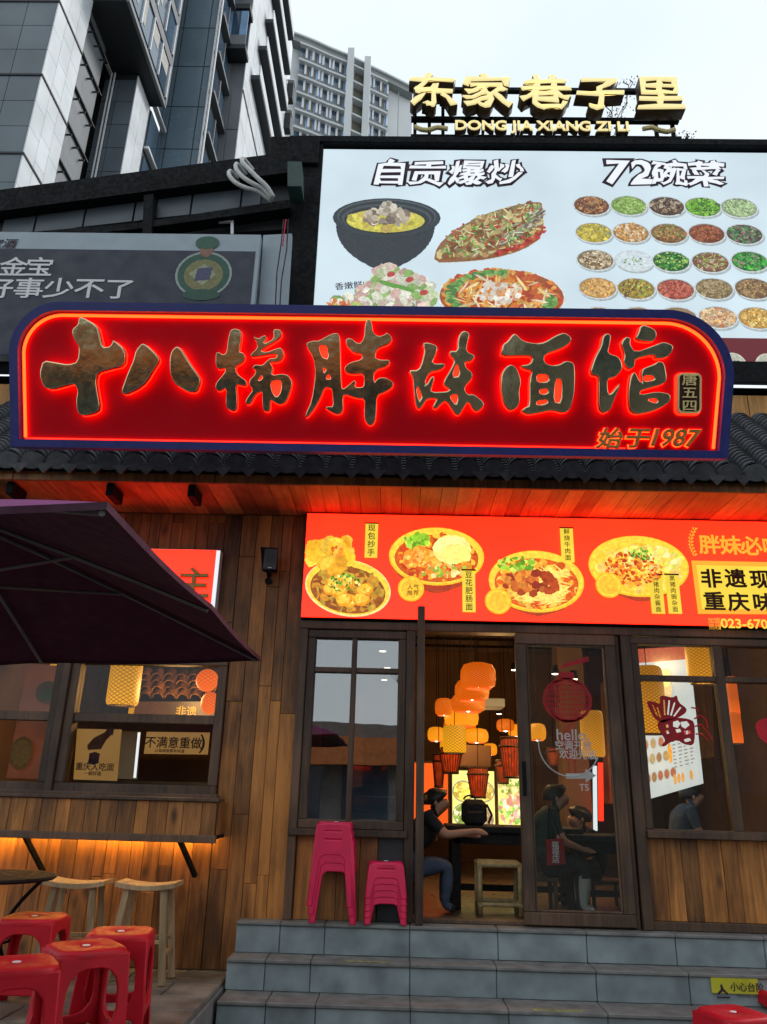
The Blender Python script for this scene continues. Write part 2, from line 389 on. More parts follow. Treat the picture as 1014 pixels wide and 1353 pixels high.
def box_data(x0, x1, y0, y1, z0, z1, ch=0.0):
    if ch <= 0:
        v = [(x, y, z) for x in (x0, x1) for y in (y0, y1) for z in (z0, z1)]
        f = [(0, 1, 3, 2), (4, 6, 7, 5), (0, 4, 5, 1), (2, 3, 7, 6), (0, 2, 6, 4), (1, 5, 7, 3)]
        return v, f
    c = min(ch, (x1 - x0) * .3, (y1 - y0) * .3, (z1 - z0) * .3)
    v = []; idx = {}
    X = (x0, x1); Y = (y0, y1); Z = (z0, z1)
    for i in (0, 1):
        for j in (0, 1):
            for k in (0, 1):
                sx, sy, sz = (c if i == 0 else -c), (c if j == 0 else -c), (c if k == 0 else -c)
                idx[i, j, k, 0] = len(v); v.append((X[i], Y[j] + sy, Z[k] + sz))
                idx[i, j, k, 1] = len(v); v.append((X[i] + sx, Y[j], Z[k] + sz))
                idx[i, j, k, 2] = len(v); v.append((X[i] + sx, Y[j] + sy, Z[k]))
    f = []
    for s in (0, 1):
        f.append([idx[s, 0, 0, 0], idx[s, 0, 1, 0], idx[s, 1, 1, 0], idx[s, 1, 0, 0]])
        f.append([idx[0, s, 0, 1], idx[1, s, 0, 1], idx[1, s, 1, 1], idx[0, s, 1, 1]])
        f.append([idx[0, 0, s, 2], idx[0, 1, s, 2], idx[1, 1, s, 2], idx[1, 0, s, 2]])
    for a in (0, 1):
        for b in (0, 1):
            f.append([idx[0, a, b, 1], idx[1, a, b, 1], idx[1, a, b, 2], idx[0, a, b, 2]])
            f.append([idx[a, 0, b, 0], idx[a, 1, b, 0], idx[a, 1, b, 2], idx[a, 0, b, 2]])
            f.append([idx[a, b, 0, 0], idx[a, b, 1, 0], idx[a, b, 1, 1], idx[a, b, 0, 1]])
    for i in (0, 1):
        for j in (0, 1):
            for k in (0, 1):
                f.append([idx[i, j, k, 0], idx[i, j, k, 1], idx[i, j, k, 2]])
    return v, f

def box(name, x0, x1, y0, y1, z0, z1, mat, parent=None, ch=0.004, local=False):
    v, f = box_data(min(x0, x1), max(x0, x1), min(y0, y1), max(y0, y1), min(z0, z1), max(z0, z1), ch)
    return mesh(name, v, f, mat, parent, local)

class MB:
    """collects shapes for one mesh object"""
    def __init__(s): s.v = []; s.f = []
    def add(s, v, f):
        n = len(s.v); s.v += [tuple(p) for p in v]; s.f += [tuple(i + n for i in q) for q in f]; return s
    def box(s, *a, ch=0.0): return s.add(*box_data(*a, ch=ch))
    def tube(s, p0, p1, r0, r1=None, n=8, cap=True):
        r1 = r0 if r1 is None else r1
        p0 = Vector(p0); p1 = Vector(p1); d = (p1 - p0)
        if d.length < 1e-6: return s
        d.normalize()
        a = d.orthogonal().normalized(); b = d.cross(a)
        v = []
        for p, r in ((p0, r0), (p1, r1)):
            for k in range(n):
                t = 2 * math.pi * k / n
                v.append(p + (a * math.cos(t) + b * math.sin(t)) * r)
        f = [(k, (k + 1) % n, n + (k + 1) % n, n + k) for k in range(n)]
        if cap: f += [tuple(range(n - 1, -1, -1)), tuple(range(n, 2 * n))]
        return s.add(v, f)
    def bar(s, p0, p1, w, t, up=(0, 0, 1)):
        """rectangular bar of width w (sideways) and thickness t"""
        p0 = Vector(p0); p1 = Vector(p1); d = (p1 - p0).normalized()
        a = d.cross(Vector(up)).normalized(); b = a.cross(d).normalized()
        v = [p + a * (w / 2 * i) + b * (t / 2 * j) for p in (p0, p1) for i, j in ((-1, -1), (1, -1), (1, 1), (-1, 1))]
        return s.add(v, [(3, 2, 1, 0), (4, 5, 6, 7), (0, 1, 5, 4), (1, 2, 6, 5), (2, 3, 7, 6), (3, 0, 4, 7)])
    def lathe(s, c, prof, n=20):
        v = []
        for r, z in prof:
            for k in range(n):
                t = 2 * math.pi * k / n
                v.append((c[0] + r * math.cos(t), c[1] + r * math.sin(t), c[2] + z))
        f = []
        for i in range(len(prof) - 1):
            for k in range(n):
                f.append((i * n + k, i * n + (k + 1) % n, (i + 1) * n + (k + 1) % n, (i + 1) * n + k))
        return s.add(v, f)
    def path(s, pts, r, n=8):
        for a, b in zip(pts[:-1], pts[1:]): s.tube(a, b, r, n=n)
        return s
    def prism(s, poly, y0, y1):
        """polygon in x, z run from y0 to y1"""
        n = len(poly)
        v = [(p[0], y0, p[1]) for p in poly] + [(p[0], y1, p[1]) for p in poly]
        f = [tuple(range(n)), tuple(range(2 * n - 1, n - 1, -1))] + [(k, n + k, n + (k + 1) % n, (k + 1) % n) for k in range(n)]
        return s.add(v, f)
    def build(s, name, mat, parent=None, smooth=False, local=False):
        return mesh(name, s.v, s.f, mat, parent, local, smooth)

def plate(name, outer, holes, thick, mat, parent, bevel=0.0, y=None, z=0.0, res=2, keep=False):
    """flat shape with holes, given thickness and rounded rims; facing -Y at depth y, or in the parent's own plane"""
    cu = bpy.data.curves.new(name, 'CURVE'); cu.dimensions = '2D'; cu.fill_mode = 'BOTH'
    xs = [p[0] for p in outer[0]]; zs = [p[1] for p in outer[0]]
    cx, cz = (min(xs) + max(xs)) / 2, min(zs)
    for poly in list(outer) + list(holes):
        sp = cu.splines.new('POLY'); sp.points.add(len(poly) - 1)
        for q, p in zip(sp.points, poly): q.co = (p[0] - cx, p[1] - cz, 0, 1)
        sp.use_cyclic_u = True
    cu.extrude = max(thick / 2 - bevel, 0.0002); cu.bevel_depth = bevel; cu.bevel_resolution = res
    if bevel > 0: cu.offset = -bevel
    cu.materials.append(mat)
    o = link(name, cu, parent)
    if y is not None:
        o.rotation_euler = (math.pi / 2, 0, 0)
        o.location = Vector((cx, y, cz)) - worigin(parent)
    else:
        o.location = (cx, cz, z)
    return o

def chaikin(poly, n=1):
    for _ in range(n):
        out = []
        for a, b in zip(poly, poly[1:] + poly[:1]):
            out += [(a[0] * .78 + b[0] * .22, a[1] * .78 + b[1] * .22), (a[0] * .22 + b[0] * .78, a[1] * .22 + b[1] * .78)]
        poly = out
    return poly

def text(name, body, x, z, size, mat, parent, y=None, bold=0.0, thick=0.001, wx=1.0, shear=0.0, cz=0.385, dz=0.0,
         spacing=1.0, rot=0.0, bevel=0.0, line=1.0, back=None):
    """lettering centred on (x, z)"""
    cu = bpy.data.curves.new(name, 'FONT'); cu.body = body; cu.size = size
    cu.align_x = 'CENTER'; cu.extrude = thick / 2; cu.shear = shear; cu.space_character = spacing; cu.space_line = line
    cu.bevel_depth = bold * size * .8; cu.bevel_resolution = 0; cu.resolution_u = 3
    cu.materials.append(mat)
    o = link(name, cu, parent)
    c, s_ = math.cos(rot), math.sin(rot)
    dx, dzz = s_ * cz * size, -c * cz * size
    if y is not None:
        o.rotation_euler = (math.pi / 2, rot, 0) if rot == 0 else (math.pi / 2, -rot, 0)
        o.location = Vector((x + dx, y, z + dzz)) - worigin(parent)
    else:
        o.rotation_euler = (0, 0, rot)
        o.location = (x + dx, z + dzz, dz)
    o.scale = (wx, 1, .15 if thick <= .003 else 1)
    return o

def vtext(body, x, z0, z1, size, mat, parent, y, bold=0.02, slant=0.0):
    """column of characters from z0 (top) down to z1"""
    n = len(body)
    for i, ch in enumerate(body):
        t = (i + 0.5) / n
        text('lettering', ch, x + slant * t, z0 + (z1 - z0) * t, size, mat, parent, y=y, bold=bold)

def rope(name, pts, r, mat, parent=None):
    """smooth round cable or bent tube through points"""
    me_pts = []
    P = [Vector(p) for p in pts]; P = [P[0] * 2 - P[1]] + P + [P[-1] * 2 - P[-2]]
    for i in range(1, len(P) - 2):
        for j in range(6):
            t = j / 6; a, b, c, d = P[i - 1:i + 3]
            me_pts.append(.5 * ((2 * b) + (c - a) * t + (2 * a - 5 * b + 4 * c - d) * t * t + (3 * b - a - 3 * c + d) * t ** 3))
    me_pts.append(P[-2]); n = 9; v = []; f = []
    side = None
    for i, p in enumerate(me_pts):
        d = (me_pts[min(i + 1, len(me_pts) - 1)] - me_pts[max(i - 1, 0)]).normalized()
        if side is None: side = d.orthogonal().normalized()
        side = (side - d * side.dot(d)).normalized(); up = d.cross(side)
        rr = r * (1 + .07 * (i % 2))
        v += [tuple(p + (side * math.cos(6.2832 * k / n) + up * math.sin(6.2832 * k / n)) * rr) for k in range(n)]
    for i in range(len(me_pts) - 1):
        f += [(i * n + k, i * n + (k + 1) % n, (i + 1) * n + (k + 1) % n, (i + 1) * n + k) for k in range(n)]
    f += [tuple(range(n - 1, -1, -1)), tuple(range(len(v) - n, len(v)))]
    return mesh(name, v, f, mat, parent, smooth=True)

def pieces(name, items, mat, parent, y, step=0.00025, facing='Y'):
    """flat printed picture: every item (cx, cz, rx, rz, rot, sides, colour) laid just over the one before"""
    v = []; f = []; cols = []
    for i, (cx, cz, rx, rz, rot, ns, c) in enumerate(items):
        b = len(v); cr, sr = math.cos(rot), math.sin(rot)
        for k in range(ns):
            t = 2 * math.pi * k / ns
            j = 1.0 if ns > 12 else rnd.uniform(0.82, 1.12)
            px, pz = rx * math.cos(t) * j, rz * math.sin(t) * j
            v.append((cx + px * cr - pz * sr, y - i * step, cz + px * sr + pz * cr))
        f.append(tuple(range(b, b + ns))); cols.append(c)
    o = mesh(name, v, f, mat, parent)
    ca = o.data.color_attributes.new("Col", 'FLOAT_COLOR', 'CORNER')
    li = 0
    for poly, c in zip(o.data.polygons, cols):
        for _ in range(poly.loop_total):
            ca.data[li].color = (c[0], c[1], c[2], 1); li += 1
    return o

def zoomed(items, p, k):
    """the same picture made k times larger about p"""
    return [(p[0] + (a - p[0]) * k, p[1] + (b - p[1]) * k, c * k, d * k, e, f_, g_) for a, b, c, d, e, f_, g_ in items]

def ell_scatter(cx, cz, rx, rz, n, pal, smin, smax, aspect=(0.5, 1.0), ns=6, rot=0.0):
    out = []
    cr, sr = math.cos(rot), math.sin(rot)
    for _ in range(n):
        r = math.sqrt(rnd.random()); t = rnd.random() * 6.283
        c = rnd.choice(pal); s = rnd.uniform(smin, smax); g = rnd.uniform(0.75, 1.2)
        px, pz = rx * r * math.cos(t), rz * r * math.sin(t)
        out.append((cx + px * cr - pz * sr, cz + px * sr + pz * cr, s, s * rnd.uniform(*aspect), rnd.random() * 3.14, ns, (c[0] * g, c[1] * g, c[2] * g)))
    return out

# a little daylight comes through the parasol canvas
for nm in ('fabric', 'fabric_skylit'):
    nt_ = M[nm].node_tree; bs_ = nt_.nodes["Principled BSDF"]; ou = nt_.nodes["Material Output"]
    tl_ = nt_.nodes.new("ShaderNodeBsdfTranslucent"); tl_.inputs[0].default_value = (.12, .02, .07, 1)
    mx_ = nt_.nodes.new("ShaderNodeMixShader"); mx_.inputs[0].default_value = .3
    nt_.links.new(bs_.outputs[0], mx_.inputs[1]); nt_.links.new(tl_.outputs[0], mx_.inputs[2]); nt_.links.new(mx_.outputs[0], ou.inputs[0])

# ================================================================== ground, terrace, steps
g = box('ground', -300, 300, -300, 500, -0.6, 0.09, M['asphalt'], ch=0)
tag(g, kind='structure')

FL = 0.86      # floor of the shop
TZ = 0.52      # terrace on the left
ter = thing('terrace', 'worn grey stone terrace under the red stools, left of the steps', 'terrace', (-3.5, 3.5, 0.09))
ter['kind'] = 'structure'; del ter['category']
box('base', -6.0, -1.135, 0.4, 6.33, 0.02, TZ - 0.035, M['slate_edge'], ter, 0.01)
y = 0.45; row = 0
while y < 6.3:
    x = -6.0 - (0.35 if row % 2 else 0.0)
    while x < -1.14:
        x1 = min(x + 0.7, -1.14); xa = max(x, -6.0)
        if x1 - xa > 0.06 and (x1 > -4.2):
            box('paving_slab', xa + .005, x1 - .005, y + .005, min(y + 0.34, 6.3) - .005, TZ - 0.034, TZ + rnd.uniform(-.004, .004), M['paving'], ter, 0.006)
        x += 0.7
    y += 0.34; row += 1

steps = thing('entrance_steps', 'blue grey slate steps rising to the noodle shop doorway', 'steps', (1.5, 5.7, 0.09))
FR = [(6.165, FL, 0.66), (5.961, 0.66, 0.47), (5.689, 0.47, 0.28), (5.42, 0.28, 0.09)]
JX = [-1.115, -0.8, -0.48, 0.125, 0.75, 1.375, 2.0, 2.62, 3.25, 3.9, 4.6]
JX2 = [-1.125, -0.86, -0.55, 0.125, 0.71, 1.38, 2.0, 2.62, 3.25, 3.9, 4.6]
for i, (fy, zt, zb) in enumerate(FR):
    back = 6.34 if i == 0 else FR[i - 1][0] + 0.02
    box('core', -1.10, 4.6, fy + 0.02, 7.0 if i == 0 else back + .05, 0.02 if i == 3 else zb - 0.05, zt - 0.03, M['slate_edge'], steps, 0)
    J = JX if i % 2 == 0 else JX2
    for a, b in zip(J[:-1], J[1:]):
        box('riser_tile', a + .003, b - .003, fy + rnd.uniform(-.002, .002), fy + .018, zb + .002, zt - .026, M['slate'], steps, 0.003)
    for a, b in zip(J[:-1], J[1:]):
        box('tread_tile', a + .002, b - .002, fy - .014, back, zt - .024, zt + rnd.uniform(-.001, .001), M['slate_edge'], steps, 0.005)

# ================================================================== near tower
tw = thing('apartment_tower', 'tall grey and white clad tower with a dark overhanging bay, rising behind the black roof', 'building', (-16, 30, 0.09))
def clad(parent, axis, const, a, z, matl, out=0.05, gap=0.02, name='cladding_panel'):
    """panels on a wall plane; axis 'Y' faces -Y, axis 'X' faces +X; a and z are lists of joint positions"""
    for a0, a1 in zip(a[:-1], a[1:]):
        for z0, z1 in zip(z[:-1], z[1:]):
            if axis == 'Y': box(name, a0 + gap, a1 - gap, const - out, const, z0 + gap, z1 - gap, matl, parent, 0)
            else: box(name, const, const + out, a0 + gap, a1 - gap, z0 + gap, z1 - gap, matl, parent, 0)
H = 62
# front mass and its white flank
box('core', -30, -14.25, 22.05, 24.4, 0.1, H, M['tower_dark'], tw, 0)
FLV = [15.5, 19.6, 23.6, 27.5, 31.5, 35.5, 39.5]
for z0, z1 in zip(FLV[:-1], FLV[1:]):
    zs = [z0 + .1, z0 + .1 + (z1 - z0 - .1) / 3, z0 + .1 + (z1 - z0 - .1) * 2 / 3, z1]
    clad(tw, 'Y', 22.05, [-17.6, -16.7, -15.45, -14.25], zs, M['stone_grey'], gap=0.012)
    dy = rnd.uniform(-.1, .1)
    for a0, a1, sh in ((22.0, 22.8, 0), (22.8, 23.6, .33), (23.6, 24.4, .12)):
        hh = (z1 - z0 - .1) / 3
        q = [z0 + .1] + [z0 + .1 + hh * (k + sh) for k in range(0 if sh else 1, 3) if 0 < k + sh < 3] + [z1]
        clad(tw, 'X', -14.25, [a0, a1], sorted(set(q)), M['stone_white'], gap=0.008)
    box('joint_band', -30, -14.16, 21.96, 24.4, z1 - 0.0, z1 + .09, M['tower_dark'], tw, 0)
for x in (-17.9, -17.7):
    box('vertical_fin', x, x + .09, 21.8, 22.0, 10, H, M['stone_white'], tw, 0)
clad(tw, 'Y', 22.05, [-20.5, -19.2, -18.0], [12, 16, 20, 24, 28, 32, 36, 40], M['glass_panel'])
# recess behind the white flank
box('recess_wall', -30, -14.45, 24.4, 26.7, 0.1, H, M['stone_mid'], tw, 0)  # continues the white flank; the grey puts its shade into the colour
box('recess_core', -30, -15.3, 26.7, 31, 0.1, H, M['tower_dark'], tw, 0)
for zf in [12 + 2.0 * k for k in range(14)]:
    box('ledge', -14.45, -14.32, 24.5, 26.9, zf, zf + .07, M['tower_dark'], tw, 0)
    for yy in (24.9, 25.6, 26.3):
        box('bracket_arm', -14.45, -14.2, yy, yy + .05, zf - .45, zf - .38, M['tower_dark'], tw, 0)
for x in (-14.52, -14.36):
    box('down_pipe', x, x + .06, 27.75, 27.81, 10, 34.5, M['white_paint'], tw, 0)
# second pier
box('pier_core', -14.9, -13.32, 28.05, 31.9, 0.1, 34.7, M['tower_dark'], tw, 0)
zs = [20.0 + 1.43 * k for k in range(11)]
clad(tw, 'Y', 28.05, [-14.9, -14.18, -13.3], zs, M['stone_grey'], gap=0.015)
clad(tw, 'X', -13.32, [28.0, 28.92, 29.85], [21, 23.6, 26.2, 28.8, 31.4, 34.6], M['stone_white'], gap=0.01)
for k in range(6):
    box('window', -13.36, -13.25, 30.1, 31.8, 20.3 + 3 * k, 22.6 + 3 * k, M['tower_glass'], tw, 0)
    box('window_ledge', -13.3, -13.05, 30.0, 31.9, 20.0 + 3 * k, 20.15 + 3 * k, M['white_paint'], tw, 0)
# overhanging bay
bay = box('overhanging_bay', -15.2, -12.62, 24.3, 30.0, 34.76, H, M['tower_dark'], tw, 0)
box('bay_edge', -12.66, -12.52, 24.3, 30.06, 34.7, 34.95, M['stone_mid'], tw, 0)
box('bay_edge', -14.75, -14.6, 24.3, 28.7, 34.66, 34.78, M['white_paint'], tw, 0)
box('bay_edge', -12.66, -12.5, 29.86, 30.06, 34.9, H, M['stone_mid'], tw, 0)
for k in range(8):
    z0 = 35.0 + 3.0 * k
    box('spandrel', -12.62, -12.5, 24.3, 29.86, z0 + 2.35, z0 + 2.95, M['stone_mid'], tw, 0)
    for j in range(4):
        ya = 24.45 + 1.36 * j
        fr = box('window', -12.64, -12.56, ya, ya + 1.28, z0 + .25, z0 + 2.3, M['tower_glass'], tw, 0)
        if rnd.random() < .5: box('curtain', -12.57, -12.545, ya + .05, ya + rnd.uniform(.4, 1.1), z0 + rnd.uniform(.3, 1.4), z0 + 2.28, M['cloth_pale'], fr, 0)
        box('frame', -12.6, -12.48, ya + 1.24, ya + 1.32, z0 + .2, z0 + 2.35, M['white_paint'], fr, 0)
# glass column
box('column_core', -13.5, -11.15, 32.06, 40, 0.1, H, M['tower_dark'], tw, 0)
zs = [18 + 3.0 * k for k in range(13)]
zs = [z + 1.0 for z in zs]
clad(tw, 'Y', 32.06, [-13.5, -13.05, -11.55, -11.13], zs, M['glass_panel'], gap=0.03)
for x in (-11.13, -10.98):
    box('corner_strip', x, x + .07, 31.9, 32.02, 10, H, M['white_paint'], tw, 0)
for k in range(12):
    z0 = 20 + 3.0 * k
    for ya, yb in ((32.2, 33.5), (33.6, 34.9)):
        fr = box('window', -11.16, -11.04, ya, yb, z0 + .5, z0 + 2.5, M['tower_glass'], tw, 0)
        box('frame', -11.1, -10.93, yb - .08, yb + .02, z0 + .4, z0 + 2.6, M['stone_mid'], fr, 0)
    box('window_ledge', -11.16, -10.8, 32.1, 35.0, z0 + .2, z0 + .4, M['stone_mid'], tw, 0)
# far wing with the white flank
box('wing_core', -12.5, -10.08, 35.05, 47.6, 0.1, H, M['stone_mid'], tw, 0)
zs = [22.3 + 3.25 * k for k in range(7)]
clad(tw, 'Y', 35.05, [-11.4, -10.72, -10.06], zs, M['stone_mid'], gap=0.03)
zw = [20 + 3.25 * k for k in range(14)]
clad(tw, 'X', -10.08, [35.0, 36.6, 39.2, 42.0, 44.8, 47.55], zw, M['stone_white'], gap=0.02)
for k, (ya, yb, zb_) in enumerate(((37.0, 37.7, 33.5), (37.0, 37.7, 29.6), (38.4, 38.9, 36.0), (40.5, 41.0, 36.5), (40.2, 40.7, 31.5), (43.4, 43.9, 40.5))):
    box('slot_window', -10.06, -10.0, ya, yb, zb_, zb_ + 2.5, M['tower_dark'], tw, 0)
box('joint_band', -10.06, -9.99, 35.0, 47.6, 41.5, 41.7, M['tower_dark'], tw, 0)
for k, z0 in enumerate((44.2, 48.0, 51.8, 55.6, 59.4)):
    box('balcony_slab', -10.06, -9.45, 36.4 + 1.0 * k, 45.8, z0, z0 + .35, M['tower_dark'], tw, 0)
    box('balcony_front', -9.55, -9.45, 36.4 + k, 45.8, z0 + .35, z0 + 1.2, M['stone_white'], tw, 0)
for k in range(10):
    z0 = 26 + 3.25 * k
    box('conditioner_ledge', -10.03, -9.5, 47.6, 48.3, z0, z0 + 1.6, M['tower_dark'], tw, 0)
    box('conditioner_rail', -10.03, -9.45, 47.55, 48.35, z0 + 1.9, z0 + 2.0, M['white_paint'], tw, 0)
# glazed balcony on the far wing
zb = 43.9
box('balcony_slab', -11.45, -9.9, 34.0, 35.0, zb, zb + .35, M['tower_dark'], tw, 0)
box('balcony_front', -11.4, -9.95, 34.05, 34.12, zb + .35, zb + 1.2, M['stone_mid'], tw, 0)
for j in range(3):
    box('window', -11.38 + .48 * j, -10.93 + .48 * j, 34.1, 34.16, zb + 1.25, zb + 3.3, M['sky_glass'] if j != 1 else M['tower_glass'], tw, 0)
box('balcony_slab', -11.45, -9.9, 34.0, 35.0, zb + 3.4, zb + 3.8, M['tower_dark'], tw, 0)

# ================================================================== far curved tower
ft = thing('curved_tower', 'pale curved apartment tower with rows of blue balcony windows, far behind the gold rooftop letters', 'building', (-8, 84, 0.09))
PL = [(-16.473,78.474),(-15.214,78.99),(-13.416,79.79),(-11.145,80.958),(-8.289,82.245),(-5.927,83.6),(-2.955,85.24),(0.672,87.32)]
core = MB()
def run(pl, off, z0, z1, i0, i1, name, mat, parent, thick=1.2):
    m_ = MB(); q = pl[i0:i1 + 1]
    front = [(p[0], p[1] - off) for p in q]; back_ = [(p[0], p[1] + thick) for p in reversed(q)]
    poly = front + back_; n = len(poly)
    v = [(p[0], p[1], z0) for p in poly] + [(p[0], p[1], z1) for p in poly]
    m_.add(v, [tuple(range(n)), tuple(range(2 * n - 1, n - 1, -1))] + [(k, (k + 1) % n, n + (k + 1) % n, n + k) for k in range(n)])
    return m_.build(name, mat, parent)
run(PL, -1.2, 0.1, 100.6, 0, 7, 'wall', M['far_wall'], ft, 12)
run(PL, 0.2, 100.62, 101.5, 0, 4, 'roof_parapet', M['far_band'], ft, 12)
run(PL, 0.6, 101.5, 101.8, 0, 7, 'coping', M['far_wall'], ft, 12)
run(PL, -0.6, 100.62, 101.1, 4, 5, 'roof_parapet', M['far_band'], ft, 12)
run(PL, 0.2, 100.62, 101.5, 5, 7, 'roof_parapet', M['far_band'], ft, 12)
for i in (4, 5):
    p = PL[i]
    box('pier', p[0] - .45, p[0] + .45, p[1] - 1.1, p[1] + 1.5, 40, 102.6, M['far_wall'], ft, 0)
for k in range(12):
    zt = 100.4 - 3.05 * k
    run(PL, 0.55, zt - .3, zt, 1, 6, 'floor_slab', M['far_wall'], ft, 1.6)
    run(PL, -0.2, zt - 3.05, zt - 2.05, 1, 4, 'balcony_wall', M['far_band'], ft, 1.2)
    run(PL, -0.2, zt - 3.05, zt - 2.05, 5, 6, 'balcony_wall', M['far_band'], ft, 1.2)
    run(PL, -1.1, zt - 3.05, zt - .3, 4, 5, 'recess', M['far_recess'], ft, 0.6)
    if k > 7: continue
    for s_, e_, nn in ((1, 2, 4), (2, 3, 5), (3, 4, 6), (5, 6, 6)):
        a, b = PL[s_], PL[e_]
        for j in range(nn):
            t0, t1 = j / nn, (j + .9) / nn
            pa = (a[0] + (b[0] - a[0]) * t0, a[1] + (b[1] - a[1]) * t0); pb = (a[0] + (b[0] - a[0]) * t1, a[1] + (b[1] - a[1]) * t1)
            kind = (j + s_ * 2) % 5
            m_ = MB(); d = 0.05
            m_.add([(pa[0], pa[1] + .2, zt - 2.05), (pb[0], pb[1] + .2, zt - 2.05), (pb[0], pb[1] + .2, zt - .3), (pa[0], pa[1] + .2, zt - .3),
                    (pa[0], pa[1] + .5, zt - 2.05), (pb[0], pb[1] + .5, zt - 2.05), (pb[0], pb[1] + .5, zt - .3), (pa[0], pa[1] + .5, zt - .3)],
                   [(0, 1, 2, 3), (7, 6, 5, 4), (0, 4, 5, 1), (3, 2, 6, 7), (1, 5, 6, 2), (0, 3, 7, 4)])
            w_ = m_.build('window', M['sky_glass'] if kind < 2 else (M['tower_glass'] if kind < 4 else M['far_recess']), ft)
            if kind in (0, 1, 3):
                box('frame', pb[0] - .12, pb[0] + .16, pb[1] - .05, pb[1] + .3, zt - 2.05, zt - .3, M['white_paint'], w_, 0)
for z0 in (98, 92, 86, 80):
    box('downpipe', -2.0 + .6, -1.9 + .6, 84.6, 84.75, z0 - 6, z0, M['far_band'], ft, 0)

# ================================================================== upper storey behind the sign
UY = 6.9
up_ = thing('upper_storey_wall', 'dark upper storey wall with an orange timber strip, behind the tiled eave', 'wall', (0, 7.4, 4.0))
box('wall_core', -6.5, 6.0, 7.25, 7.6, 4.0, 6.6, M['dark_steel'], up_, 0)
box('wall_core', -1.6, 6.0, 7.25, 7.6, 6.6, 8.9, M['dark_steel'], up_, 0)
def strip_boards(x0, x1):
    x = x0
    while x < x1:
        box('timber_board', x + .003, x + .2, 6.6, 6.64, 4.75, 5.42, M['orange_wood'], up_, 0.004); x += .205
strip_boards(-5.2, -3.0); strip_boards(2.7, 5.4)
box('beam', 2.4, 6.0, 6.5, 7.25, 5.5, 5.74, M['black'], up_, 0.01)
box('beam', -6.0, -2.9, 6.5, 7.25, 5.5, 5.62, M['black'], up_, 0.01)
t_ = MB().tube((2.6, 6.52, 5.47), (5.8, 6.52, 5.47), .014).build('light_tube', M['tube_white'])
tag(t_, 'thin white light tube above the tiled roof, right of the big sign', 'light tube')
t_ = MB().tube((-5.8, 6.52, 5.47), (-3.0, 6.52, 5.47), .008).build('light_tube', M['tube_white'])
tag(t_, 'thin white light tube above the tiled roof, left of the big sign', 'light tube')

# black column left of the billboard
colm = thing('black_column', 'black steel column between the liquor poster and the lit food billboard', 'column', (-1.2, 7, 5))
c_ = [(-1.315,8.768),(-0.961,8.738),(-0.954,6.57),(-1.219,6.565)]
MB().prism([c_[0], c_[1], (c_[2][0], 4.8), (c_[3][0], 4.8)], 6.85, 7.25).build('shaft', M['black'], colm)
box('cap', c_[0][0] - .25, c_[1][0] - .04, 6.8, 7.3, c_[0][1] - .35, c_[0][1] + .04, M['black'], colm, 0.01)

# ------------------------------------------------------------------ lit food billboard
bb = thing('food_billboard', 'big white backlit food billboard with 72 small dishes, above the red shop sign', 'billboard', (1.4, UY, 5.4))
B0 = (-0.961,8.738)
BZT = B0[1]; BX0 = B0[0] ; BX1 = 4.25
BZB = (3.742,6.254)[1]
BZR = (3.659,5.678)[1]
box('cabinet', BX0 - .02, BX1, UY + .02, UY + .3, BZR - .05, BZT + .02, M['black'], bb, 0.01)
box('lit_face', BX0, BX1 - .02, UY, UY + .02, BZB, BZT - .02, M['billboard'], bb, 0)
box('lower_band', BX0, BX1 - .02, UY - .002, UY + .02, BZR, BZB - .001, M['lit_maroon'], bb, 0)
box('top_rail', BX0 - .4, 6.0, UY - .06, UY + .3, BZT + .03, BZT + .13, M['black'], bb, 0.01)
box('side_post', BX1, BX1 + .1, UY - .05, UY + .3, 5.2, BZT + .1, M['black'], bb, 0.01)
# headings, dark rim with white inside
T1 = [(-0.2,8.381),(0.213,8.375),(0.669,8.38),(1.106,8.396)]
for ch, p in zip("自贡爆炒", T1):
    text('lettering', ch, p[0], p[1], .375, M['ink_dark'], bb, y=UY - .006, bold=.1, wx=1.15, shear=.12)
    text('lettering', ch, p[0], p[1], .375, M['lit_white'], bb, y=UY - .014, bold=.022, wx=1.15, shear=.12)
T2 = [(2.347,8.421),(2.645,8.414),(2.95,8.407),(3.357,8.401)]
for ch, p in zip("72碗菜", T2):
    d = ch in "72"
    text('lettering', ch, p[0], p[1], .46 if d else .37, M['ink_dark'], bb, y=UY - .006, bold=.1 if d else .095, wx=1.15, shear=.12, cz=.345 if d else .385)
    text('lettering', ch, p[0], p[1], .46 if d else .37, M['lit_white'], bb, y=UY - .014, bold=.025, wx=1.15, shear=.12, cz=.345 if d else .385)

for o_ in bb.children:
    if o_.name.startswith('lettering'): o_['brush'] = .011

def circ(cx, cz, rx, rz, c, rot=0, ns=28): return (cx, cz, rx, rz, rot, ns, c)
# claypot of soup
p = (-0.21,7.72); px = 0.0078
it = []
for k in range(11):
    t = k / 10
    it.append(circ(p[0] - .01, p[1] - .06 - .42 * t, .5 * math.sqrt(max(0.05, 1 - t * t * .82)), .2 - .07 * t, (.018, .028, .038)))
it += [circ(p[0], p[1] + .02, .545, .245, (.022, .034, .046)), circ(p[0], p[1] + .035, .5, .215, (.06, .085, .1)), circ(p[0], p[1] + .025, .485, .205, (.015, .024, .03)),
       circ(p[0], p[1] + .01, .455, .185, (.05, .07, .085)), circ(p[0], p[1] - .005, .43, .172, (.014, .02, .026)), circ(p[0] - .01, p[1] - .02, .395, .145, (.6, .56, .08))]
it += ell_scatter(p[0] - .01, p[1] - .02, .37, .125, 40, [(.72, .66, .1), (.5, .46, .06), (.66, .5, .12)], .03, .06, ns=8)
it += ell_scatter(p[0], p[1] + .015, .22, .1, 60, [(.5, .44, .34), (.32, .26, .2), (.66, .58, .46), (.22, .17, .13)], .03, .065, ns=7)
